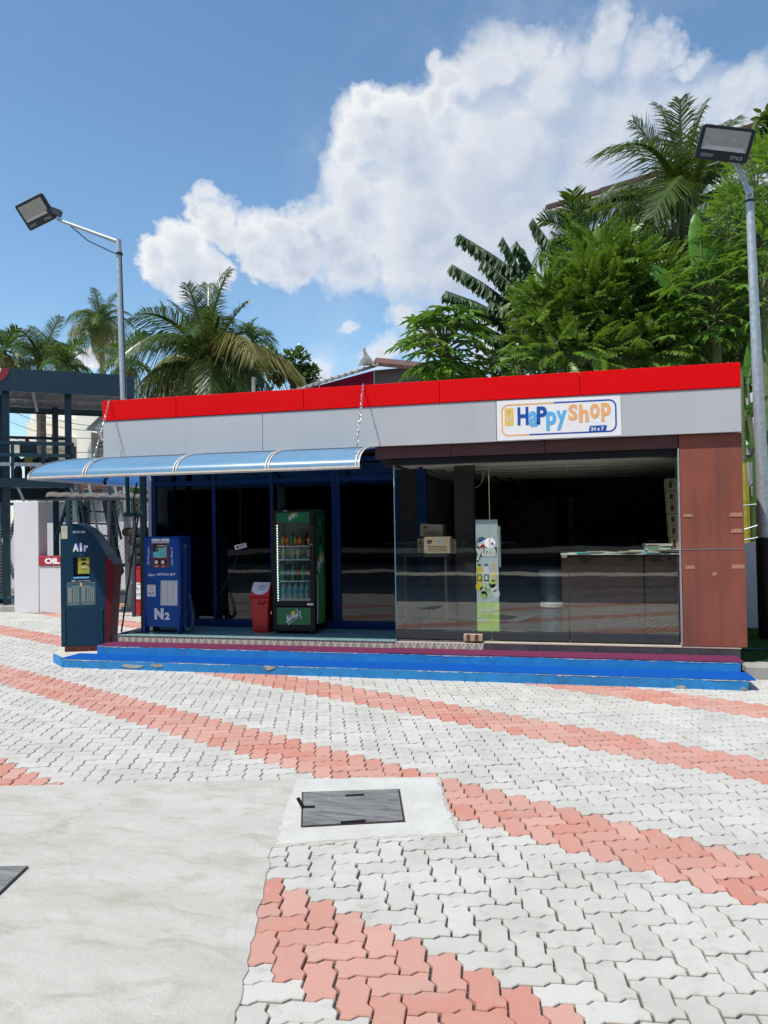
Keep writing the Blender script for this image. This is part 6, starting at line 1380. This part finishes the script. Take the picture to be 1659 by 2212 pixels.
# -- palm frond templates: rachis plus leaflets
def frond_mesh(name, L, rise, droop, nl, ll, hang, mat, width=.035, vfold=.5, seed=0):
    r = np.random.default_rng(seed); t = np.linspace(0, 1, 15)
    def cur(t): return np.stack([L*(t-.18*droop*t**3), 0*t, L*(rise*t-droop*t**2.3)], -1)
    V = []; Fq = []; tint = []
    # rachis, three-sided
    for i, tt in enumerate(t):
        p = cur(tt); w = .035*(1-tt)+.006
        for a in (0, 2.1, 4.2): V.append(p+np.array([0, w*math.cos(a), w*math.sin(a)])); tint.append(.9)
    for i in range(14):
        for k in range(3): Fq.append((i*3+k, i*3+(k+1) % 3, i*3+3+(k+1) % 3, i*3+3+k))
    for s in (-1, 1):
        for i in range(nl):
            tt = .16+.84*(i+.3*r.random())/nl; p = cur(tt); tg = cur(min(1, tt+.02))-cur(tt-.02); tg /= np.linalg.norm(tg)
            up = np.array([-tg[2], 0, tg[0]]); sd = np.array([0, s, 0.])
            ln = ll*(math.sin(math.pi*min(.97, (tt*.86+.10)))**.6)*(1+.12*r.normal())
            fw = .35+.75*tt**1.5; d = sd*1.0+tg*fw+up*(vfold*(1-.5*tt)); d += r.normal(0, .07, 3); d /= np.linalg.norm(d)
            g = np.array([0, 0, -1.])
            q1 = p+d*ln*.5+g*hang*ln*.12; q2 = p+d*ln*.86+g*hang*ln*.55*(1+.3*r.normal()); wv = np.cross(d, up); wv = tg*.8+wv*.0; wv /= np.linalg.norm(wv); w = width*(1+.15*r.normal())
            b = len(V); V += [p-wv*w*.35, p+wv*w*.35, q1-wv*w*.5, q1+wv*w*.5, q2-wv*w*.06, q2+wv*w*.06]; Fq += [(b, b+1, b+3, b+2), (b+2, b+3, b+5, b+4)]
            c_ = r.random()*.6; tint += [c_]*6
    me_o = np_mesh(name, np.array(V), np.array(Fq), mat, tint=tint); me = me_o.data; bpy.data.objects.remove(me_o); return me
FR = {'young': frond_mesh('frond', 1, .95, .30, 84, .36, .5, m_frond, .0115, .6, 1), 'mid': frond_mesh('frond', 1, .58, .72, 88, .36, 1.0, m_frond, .0115, .4, 2), 'mid2': frond_mesh('frond', 1, .48, .82, 86, .37, 1.4, m_frond, .0115, .25, 3),
      'low': frond_mesh('frond', 1, .28, .85, 80, .34, 1.9, m_frond, .0115, .05, 4), 'dry': frond_mesh('frond', .8, .15, .9, 66, .30, 2.2, m_frond_dry, .012, -.1, 5), 'gold': frond_mesh('frond', 1, .42, .80, 84, .35, 1.5, m_frond_dry, .015, .15, 6)}
AR = {'a': frond_mesh('frond', 1, .8, .55, 20, .42, .25, m_areca, .050, .5, 11), 'b': frond_mesh('frond', 1, .35, .8, 20, .40, .9, m_areca, .052, .25, 12), 'c': frond_mesh('frond', 1, .1, .95, 18, .40, 1.4, m_frond_dry, .05, .1, 13)}
def trunk(par, pts, rad, mat, name='trunk', ring=True, nseg=12):
    P = []; Rr = []
    for i in range(len(pts)-1):
        k = 10
        for j in range(k): t = j/k; P.append(Vector(pts[i]).lerp(Vector(pts[i+1]), t)); Rr.append((rad[i]*(1-t)+rad[i+1]*t)*(1+(.05 if ring and j % 2 else 0)))
    P.append(Vector(pts[-1])); Rr.append(rad[-1]); return MB().mat(mat).tube(P, Rr, nseg).build(name, None, par, smooth=True)
def palm(name, label, crown, L, n_, base_dx=0.0, seed=0, set_=FR, weights=None, group='palms standing behind the shop', tr=.13, cat='palm', trunkmat=None, emin=-48, emax=82, vis=True):
    r = random.Random(seed); crown = Vector(crown); root = thing(name, label, cat, (crown.x+base_dx, crown.y, 0), group)
    trunk(root, [(crown.x+base_dx, crown.y, 0), (crown.x+base_dx*.4, crown.y, crown.z*.5), (crown.x, crown.y, crown.z-.05)], [tr*1.25, tr, tr*.8], trunkmat or m_bark)
    for i in range(n_):
        t = (i+.5)/n_; el = emax-(emax-emin)*t**.9+r.uniform(-8, 8); az = i*137.5+r.uniform(-18, 18)
        if set_ is FR: k = 'young' if el > 58 else ('mid' if el > 28 else ('mid2' if el > 0 else ('low' if el > -22 else 'dry')))
        else: k = 'a' if el > 25 else ('b' if el > -20 else 'c')
        if set_ is FR and weights and k in ('mid2', 'low') and r.random() < weights: k = 'gold'
        o = link('frond', set_[k], root); o.location = crown-root.location+Vector((0, 0, r.uniform(-.1, .1)))
        e0 = {'young': 42, 'mid': 20, 'mid2': 12, 'low': 0, 'dry': -5, 'gold': 10, 'a': 28, 'b': 8, 'c': 0}[k]
        s_ = L*r.uniform(.85, 1.1)*{'young': .74, 'mid': .90, 'a': .9}.get(k, 1); o.scale = (s_, s_, s_); o.rotation_euler = Euler((r.uniform(-.5, .5)*(.5 if k == 'young' else 1), -R(el-e0), R(az)), 'XYZ')
    return root
def D_(u, v, d): return at_depth(u, v, d)
palm('coconut_palm', 'big coconut palm with arching yellowish fronds rising behind the red fascia', D_(447, 785, 19), 2.5, 34, -.2, 5, weights=.35, tr=.2)
palm('coconut_palm', 'slim tall coconut palm right beside the left lamp pole', D_(218, 697, 33), 1.75, 22, .35, 8, weights=.1, tr=.13)
palm('coconut_palm', 'coconut palm with loose fronds above the teal canopy at the left', D_(88, 782, 24), 1.8, 16, 0, 9, weights=.2, tr=.15, emin=-15)
palm('areca_palm', 'areca palm cut by the left edge of the photo', D_(8, 760, 22), 1.05, 12, 0, 12, set_=AR, tr=.08, group='areca palms', trunkmat=m_barkg)
palm('areca_palm', 'dark areca palm just above the middle of the teal canopy', D_(145, 790, 21), .85, 12, 0, 13, set_=AR, tr=.08, group='areca palms', emin=-10, trunkmat=m_barkg)
palm('areca_palm', 'areca palm directly behind the left lamp pole, with drooping yellow leaves', D_(272, 785, 20), 1.0, 14, 0, 14, set_=AR, tr=.08, group='areca palms', trunkmat=m_barkg)
palm('areca_palm', 'areca palm half hidden at the right side of the big coconut palm', D_(545, 745, 23), 1.0, 13, 0, 15, set_=AR, tr=.08, group='areca palms', trunkmat=m_barkg)
palm('coconut_palm', 'tall dark coconut palm high at the right, behind the flood lamp', D_(1478, 462, 18), 3.3, 21, 0, 21, weights=0, tr=.2, emin=-22, emax=94)
palm('areca_palm', 'areca palm crown in front of the white hall', D_(1245, 520, 17), 1.15, 13, 0, 22, set_=AR, tr=.09, group='areca palms', emin=-5, trunkmat=m_barkg)
palm('coconut_palm', 'coconut palm low at the far right, mostly hidden in foliage', D_(1400, 560, 22), 2.2, 18, 0, 23, weights=.4, tr=.15, emin=-30)

# -- leaf templates
def leaflet(w=.5, droop=.25):        # unit leaf along +x
    V = np.array([[0, 0, 0], [.4, w*.5, -.03], [.4, -w*.5, -.03], [.75, w*.35, -droop*.5], [.75, -w*.35, -droop*.5], [1, 0, -droop]]); return V, [(0, 2, 1), (1, 2, 4), (1, 4, 3), (3, 4, 5)]
def compound(pairs, ll, w, spread=75, droop=.35, arch=.35, hang=.4, gap=.10):
    LV, LF = leaflet(w, .3); V = []; Fc = []; r = np.random.default_rng(pairs)
    for i in range(pairs):
        t = gap+(1-gap)*i/pairs; p = np.array([t, 0, -arch*t*t])
        for s in (-1, 1):
            a = math.radians(spread*(1-.25*t)+r.normal(0, 6)); d = np.array([math.cos(a), s*math.sin(a), -hang]); d /= np.linalg.norm(d)
            f = d; y = np.cross([0, 0, 1], f); y /= np.linalg.norm(y); z = np.cross(f, y); M_ = np.stack([f, y, z], -1)
            sz = ll*(.75+.5*math.sin(math.pi*t)); b = len(V); V += list((M_@(LV*sz).T).T+p); Fc += [tuple(b+k for k in q) for q in LF]
    b = len(V); V += list(LV*ll+np.array([1, 0, -arch])); Fc += [tuple(b+k for k in q) for q in LF]
    b = len(V); V += [np.array([0, -.006, 0]), np.array([0, .006, 0]), np.array([1, 0, -arch])]; Fc += [(b, b+1, b+2)]
    return np.array(V), np.array(Fc)
def palmate(lobes=7, notch=.35):     # papaya blade, centre at the end of its stalk
    V = [[0, 0, 0]]; Fc = []; n_ = lobes
    ang = np.linspace(-140, 140, n_)
    for i, a in enumerate(ang):
        L_ = 1-.25*abs(a)/140
        for da, rr__, z in ((-14, .42, -.03), (-10, .72, -.08), (-2, .78, -.09), (0, 1, -.2), (5, .70, -.1), (12, .66, -.08), (14, .40, -.03)):
            t = math.radians(a+da); V.append([L_*rr__*math.cos(t), L_*rr__*math.sin(t), z*L_*1.6])
    m_ = len(V)-1
    for i in range(1, m_): Fc.append((0, i, i+1))
    return np.array(V, float), np.array(Fc)
CP = {'star': compound(12, .19, .34, 78, arch=.25, hang=.35), 'star2': compound(8, .22, .5, 70, arch=.40, hang=.5), 'long': compound(15, .20, .26, 50, arch=.9, hang=1.8, gap=.02), 'fine': compound(11, .12, .55, 80, arch=.3, hang=.1)}
PAP = palmate(); LEAF = (lambda a: (a[0], np.array(a[1])))(leaflet(.55, .2))
def crown_shell(n_, blobs, shell=.45):
    """points in a union of ellipsoids, denser near the surface, with the outward direction"""
    w = np.array([b[3]*b[4]*b[5] for b in blobs])**.67; idx = RNG.choice(len(blobs), n_, p=w/w.sum()); d = rvec(n_); B = np.array(blobs)
    rad = (shell+(1-shell)*RNG.random(n_)**.5)[:, None]*(1+.12*RNG.normal(size=(n_, 1))); return B[idx, :3]+d*rad*B[idx, 3:6], d
def foliage(name, par, tmpl, n_, blobs, size, mat, droop=.2, shell=.45, var=.25, flat=.5, upb=.3):
    pos, d = crown_shell(n_, blobs, shell); f = d*np.array([1, 1, flat])+RNG.normal(0, .35, (n_, 3))+np.array([0, 0, upb-droop]); up = np.array([0, 0, 1.])+RNG.normal(0, .3, (n_, 3))
    V, Fc = scatter(tmpl[0], tmpl[1], pos, rotm(f, up), size*(1+var*RNG.normal(size=n_)).clip(.5, 1.6)); ti = np.repeat(np.clip(.5+.25*RNG.normal(size=n_)+.15*d[:, 2], 0, 1), len(tmpl[0]))
    o = np_mesh(name, V, Fc, mat, par, tint=ti); o['kind'] = 'stuff'; return o
def branches(par, base, blobs, r0, mat, n_=3):
    base = Vector(base); cen = sum((Vector(b[:3]) for b in blobs), Vector())/len(blobs); fork = base.lerp(Vector((cen.x, cen.y, min(b[2]-b[5]*.6 for b in blobs))), 1.0); fork.z = max(fork.z, base.z+.5)
    trunk(par, [base, base.lerp(fork, .5)+Vector((random.uniform(-.1, .1), 0, 0)), fork], [r0, r0*.85, r0*.7], mat, ring=False, nseg=8)
    for b in blobs:
        e = Vector(b[:3]); m_ = fork.lerp(e, .5)+Vector((0, 0, .1))
        MB().mat(mat).tube([fork, m_, e], [r0*.55, r0*.4, r0*.18], 6).build('limb', None, par, smooth=True)
        for k in range(n_): d = Vector(rvec(1)[0]); MB().mat(mat).tube([m_, e+Vector((d.x*b[3], d.y*b[4], abs(d.z)*b[5]))*.75], [r0*.25, r0*.06], 5).build('limb', None, par)
def blob(u, v, d, ru, rv, rd=None):
    c = at_depth(u, v, d); k = d/F_PX; return [c.x, c.y, c.z, ru*k, (rd or ru)*k, rv*k]
# sparse round leaf tree
def tree(name, label, cat, parts, base_u, d, r0, bark, group=None):
    root = thing(name, label, cat, (0, 0, 0), group); b = at_depth(base_u, 1100, d); root.location = (b.x, b.y, 0); allb = []
    for tm, n_, blobs, size, mat, kw in parts: foliage('foliage', root, tm, n_, blobs, size, mat, **kw); allb += blobs
    branches(root, (b.x, b.y, 0), allb[:6], r0, bark); return root
tree('guava_tree', 'sparse small leaved tree between big palm and pink house', 'tree', [(LEAF, 1500, [blob(600, 800, 20, 22, 30), blob(640, 785, 20, 26, 28), blob(655, 820, 20, 30, 20), blob(585, 770, 20, 12, 18), blob(672, 800, 20, 14, 8)], .14, m_guava, dict(shell=.1, flat=1, droop=.3))], 610, 20, .08, m_bark, None)
# papaya trees
def papaya(label, u, v, d, n_, L, s, seed, ntr=1, spread=1.0):
    root = thing('papaya_tree', label, 'papaya tree', (0, 0, 0), 'papaya trees'); c = at_depth(u, v, d); root.location = (c.x, c.y, 0); r = np.random.default_rng(seed)
    trunk(root, [(c.x, c.y, 0), (c.x, c.y, c.z*.5), (c.x, c.y, c.z)], [.11, .09, .07], m_barkg, ring=True)
    pos = []; fw = []; pet = MB().mat(m_barkg)
    for i in range(n_):
        t = (i+.5)/n_; el = math.radians(75-105*t+r.normal(0, 8)); az = math.radians(i*137.5+r.normal(0, 10)); dr_ = np.array([math.cos(el)*math.cos(az), math.cos(el)*math.sin(az), math.sin(el)]); ln = L*r.uniform(.75, 1.1)*(.6+.4*math.sin(math.pi*min(1, t+.25)))
        z0 = c.z-.5*t*L; a = np.array([c.x, c.y, z0]); b = a+dr_*ln*spread-np.array([0, 0, .12*ln]); pet.tube([a, (a+b)/2+np.array([0, 0, .05*ln]), b], [.018, .013, .009], 4); pos.append(b); fw.append(dr_*np.array([1, 1, .35])-np.array([0, 0, .35]))
    pet.build('leaf_stalks', None, root)['kind'] = 'stuff'
    V, Fc = scatter(PAP[0], PAP[1], np.array(pos), rotm(np.array(fw), np.array([0, 0, 1.])+r.normal(0, .25, (n_, 3))), s*r.uniform(.65, 1.2, n_)); o = np_mesh('foliage', V, Fc, m_papaya, root, tint=np.repeat(r.random(n_), len(PAP[0]))); o['kind'] = 'stuff'
    for i in range(8): az = i*2.3; p = Vector((c.x+.10*math.cos(az), c.y+.10*math.sin(az), c.z-.25-.07*i)); MB().mat(m_barkg).lathe([(.01, -.07), (.05, -.04), (.055, 0), (.03, .05), (.008, .07)], p, 8).build('papaya_fruit', None, root, smooth=True)
    return root
papaya('bright papaya tree at the left end of the trees, above the pink house', 960, 745, 15.5, 110, .95, .40, 3)
papaya('small papaya beside the bright papaya tree, right behind the red fascia', 1120, 790, 14.5, 26, .45, .25, 4)
papaya('papaya tree with long pale leaf stalks left of the right lamp pole', 1545, 640, 13.5, 80, .95, .38, 5)
papaya('papaya tree just below the tall papaya near the right lamp pole', 1480, 720, 13.8, 34, .7, .32, 6)
papaya('papaya tree cut by the right edge of the photo', 1650, 600, 12.8, 34, .8, .34, 7)
# dark tree with long drooping sprays
def spray_tree():
    root = thing('spray_tree', 'dark tree with long drooping feathery sprays reaching left over the sky', 'tree', (0, 0, 0)); d = 17; b = at_depth(1190, 1100, d); root.location = (b.x, b.y, 0); pos = []; fw = []; sz = []
    ends = [(992, 505, 1185, 640), (975, 570, 1150, 690), (962, 628, 1120, 700), (1045, 560, 1160, 680), (1085, 510, 1150, 640), (1115, 520, 1170, 620), (1060, 650, 1150, 720), (1150, 470, 1230, 600), (1200, 520, 1210, 620), (1005, 690, 1110, 740), (1185, 585, 1215, 690), (1090, 600, 1170, 700), (1240, 480, 1250, 600), (1140, 600, 1190, 700), (1060, 720, 1130, 770), (1215, 640, 1240, 730)]
    for k, (u0, v0, u1, v1) in enumerate(ends):
        a, e = at_depth(u1, v1, d+random.uniform(-.6, .6)), at_depth(u0, v0, d+random.uniform(-1.0, .8)); L = (e-a).length; o_ = MB().mat(m_bark).tube([b.lerp(a, .0) if False else Vector((a.x+.25, a.y, a.z-.4)), a, a.lerp(e, .6)+Vector((0, 0, .06)), e], [.035, .025, .015, .006], 5).build('limb', None, root)
        n_ = int(L/.018)
        for i in range(n_):
            t = (i+.5)/n_
            for s in (-1, 1, 0):
                pos.append(a.lerp(e, t)+Vector((0, 0, .06*math.sin(math.pi*t)))); ax_ = (e-a).normalized(); sd_ = ax_.cross(Vector((0, 0, 1))); v = ax_*(.35)+sd_*s*.45+Vector((0, 0, -.85)); fw.append(np.array(v)+RNG.normal(0, .12, 3)); sz.append(.42*(1-.35*t)*random.uniform(.8, 1.1))
    LV, LF = leaflet(.26, .18); pos = np.array([tuple(p) for p in pos]); fw = np.array(fw)
    V, Fc = scatter(LV, np.array(LF), pos, rotm(fw, np.array([0, -.3, 1.])+RNG.normal(0, .3, (len(pos), 3))), np.array(sz)); o = np_mesh('foliage', V, Fc, m_dark, root, tint=np.repeat(RNG.random(len(pos)), len(LV))); o['kind'] = 'stuff'
    trunk(root, [(b.x, b.y, 0), at_depth(1195, 850, d), at_depth(1180, 690, d), at_depth(1190, 560, d)], [.12, .10, .07, .03], m_bark, ring=False)
spray_tree()
tree('bilimbi_tree', 'large tree of bright ladder shaped compound leaves in the middle of the greenery', 'tree', [
    (CP['star'], 760, [blob(1290, 650, 15, 95, 90), blob(1200, 700, 15, 80, 70), blob(1370, 690, 15, 90, 80), blob(1270, 580, 15.3, 50, 45), blob(1420, 620, 15.5, 60, 60), blob(1240, 770, 14.6, 100, 45), blob(1400, 770, 14.6, 100, 50)], .56, m_star, dict(droop=.05, upb=.35, shell=.6)),
    (CP['star2'], 260, [blob(1330, 590, 15, 70, 40), blob(1180, 650, 15, 40, 40), blob(1290, 545, 15.2, 30, 30)], .44, m_star, dict(droop=.0, upb=.6, flat=.8)),
    (LEAF, 3600, [blob(1290, 700, 15.3, 120, 90), blob(1390, 720, 15.4, 100, 90), blob(1200, 750, 15, 90, 55)], .11, m_star, dict(shell=.2))], 1290, 15.4, .12, m_bark, None)
tree('fine_leaf_tree', 'light green fine leaved tree at the right edge, around the lamp pole', 'tree', [
    (CP['fine'], 1500, [blob(1640, 400, 13.5, 60, 100), blob(1600, 470, 13.5, 55, 70), blob(1660, 520, 13, 60, 60), blob(1560, 500, 13.8, 45, 40), blob(1625, 330, 13.8, 30, 30), blob(1700, 400, 13, 60, 120)], .26, m_fine, dict(droop=.2))], 1690, 13.5, .12, m_bark, None)
tree('dark_leaf_tree', 'dark large leaved branch at the top right corner of the greenery', 'tree', [
    (LEAF, 420, [blob(1655, 262, 15, 16, 20), blob(1668, 285, 15, 26, 22), blob(1690, 300, 15, 40, 40)], .20, m_dark, dict(shell=.2))], 1715, 15, .12, m_bark, None)
tree('mixed_tree', 'dense mid green broadleaf tree at the lower right behind the fascia', 'tree', [
    (LEAF, 9000, [blob(1500, 700, 16, 100, 90), blob(1420, 740, 15.5, 80, 60), blob(1590, 720, 15, 80, 90), blob(1640, 640, 15.5, 60, 90), blob(1540, 590, 16.5, 70, 50)], .15, m_star, dict(shell=.25)),
    (CP['star'], 300, [blob(1500, 690, 14.8, 90, 80), blob(1600, 740, 14.5, 60, 60)], .40, m_star, dict(droop=.1))], 1540, 16, .14, m_bark, None)
tree('backdrop_tree', 'shady dark green tree filling the gap behind the bilimbi tree', 'tree', [
    (LEAF, 9000, [blob(1230, 730, 17.5, 110, 70), blob(1380, 650, 18, 120, 110), blob(1520, 640, 18, 110, 130), blob(1100, 780, 17.5, 70, 30), blob(1640, 760, 17, 80, 90)], .17, m_dark, dict(shell=.2))], 1400, 18, .16, m_bark, None)
tree('low_shrub', 'leafy green shrub glimpsed beside the teal post', 'shrub', [(PAP, 60, [blob(300, 1060, 16, 26, 40), blob(275, 1095, 16, 20, 14)], .22, m_papaya, dict(shell=.2))], 300, 16, .04, m_barkg, None)
# banana plants
def banana_leaf(L, W, arch, seed):
    r = np.random.default_rng(seed); n_ = 14; V = []; Fc = []
    for i in range(n_+1):
        t = i/n_; w = W*math.sin(math.pi*min(.99, .06+.92*t))**.65*(1-.15*t); p = np.array([L*t*(1-.25*arch*t), 0, L*(.0-arch*t*t*.55)])
        for s in (-1, -.5, 0, .5, 1): V.append(p+np.array([0, s*w, .16*W*abs(s)*2-.35*W*s*s+.012*r.normal()]))
    for i in range(n_):
        for k in range(4): b = i*5+k; Fc.append((b, b+1, b+6, b+5))
    return np.array(V), np.array(Fc)
def banana(label, leaves, u, d):
    root = thing('banana_plant', label, 'banana plant', (0, 0, 0), 'banana plants'); b = at_depth(u, 1100, d); root.location = (b.x, b.y, 0); zt__ = min(at_depth(l[0], l[1], d).z for l in leaves)
    trunk(root, [(b.x, b.y, 0), (b.x, b.y, max(1, zt__-.2))], [.10, .05], m_bstem, ring=False)
    for k, (u0, v0, u1, v1, W_, roll) in enumerate(leaves):
        a, e = at_depth(u0, v0, d), at_depth(u1, v1, d+random.uniform(-.5, .3)); L_ = (e-a).length; V, Fc = banana_leaf(L_, W_, .18, k); f = np.array((e-a).normalized())[None]; up = np.array([[math.sin(roll), -math.cos(roll)*.9, .45]])
        V2, F2 = scatter(V, Fc, np.array([tuple(a)]), rotm(f, up), np.array([1.0])); o = np_mesh('leaf', V2, F2, m_banana, root, tint=np.full(len(V2), random.random()), smooth=True)
        MB().mat(m_barkg).tube([Vector((b.x, b.y, max(1, zt__-.3))), a, a.lerp(e, .9)-Vector((0, 0, .01))], [.03, .02, .006], 5).build('midrib', None, root)
banana('banana plant whose upright leaf stands before the tall dark palm', [(1518, 610, 1508, 446, .22, .2), (1515, 600, 1556, 530, .16, .5)], 1520, 13.6)
banana('banana plant with a broad slanting leaf amid the greenery', [(1480, 640, 1395, 555, .22, .2), (1500, 650, 1440, 620, .2, -.3)], 1500, 13.9)
banana('banana plant in the narrow gap right of the shop', [(1615, 830, 1640, 700, .14, .3), (1608, 860, 1612, 780, .12, .6), (1625, 960, 1600, 880, .10, -.3), (1618, 900, 1648, 860, .12, .4)], 1635, 12.6)
for k, (u0, v0, u1, v1, d, w) in enumerate(((1607, 1000, 1616, 1230, 12.3, .045), (1618, 1050, 1624, 1215, 12.8, .04), (1600, 800, 1606, 1010, 12.6, .05))):
    a, b = at_depth(u0, v0, d), at_depth(u1, v1, d); st_ = thing('cane_stem', ['yellow ringed cane stem rising along the brown cladding', 'thin yellow green cane stem nearest the old wall', 'green cane stem beside the fascia end'][k], 'plant', (b.x, b.y, 0)); trunk(st_, [(b.x, b.y, .1), b, a], [w, w, w*.8], m_bamboo if k < 2 else m_barkg, name='stem')
    for j in range(5):
        q_ = a.lerp(b, j/5); MB().mat(m_banana).add([q_, q_+Vector((.12, -.02, .10)), q_+Vector((.34, -.05, random.uniform(-.1, .2))), q_+Vector((.14, -.02, .02))], [(0, 1, 2, 3)]).build('leaf', None, st_) if j % 2 == 0 else None
for k, (u0, v0, u1, v1) in enumerate(((1612, 1210, 1655, 1150), (1615, 1215, 1658, 1165))):
    a, b = at_depth(u0, v0, 12), at_depth(u1, v1, 11.6); o = MB().mat(m_wood).tube([a, a.lerp(b, .5)+Vector((0, 0, -.03)), b], [.02, .018, .01], 6).build('dry_branch', None, None, org=a); tag(o, ['upper pale dry branch leaning over the low white wall', 'lower pale dry branch leaning over the low white wall'][k], 'branch')
# line of trees beyond the forecourt, seen only in the glass
for k in range(7):
    x = -24+8*k; b = [x, -34-2*(k % 2), 3.0+.5*(k % 3), 5.5, 3, 3.6]; root = thing('roadside_tree', 'dark roadside tree across the road behind the photographer, %s in the row' % ['first', 'second', 'third', 'fourth', 'fifth', 'sixth', 'seventh'][k], 'tree', (x, -34, 0), 'roadside trees behind the photographer')
    foliage('foliage', root, LEAF, 5200, [b], .6, m_shadow, shell=.1); trunk(root, [(x, -34, 0), (x, -34, 3)], [.3, .2], m_bark, ring=False)
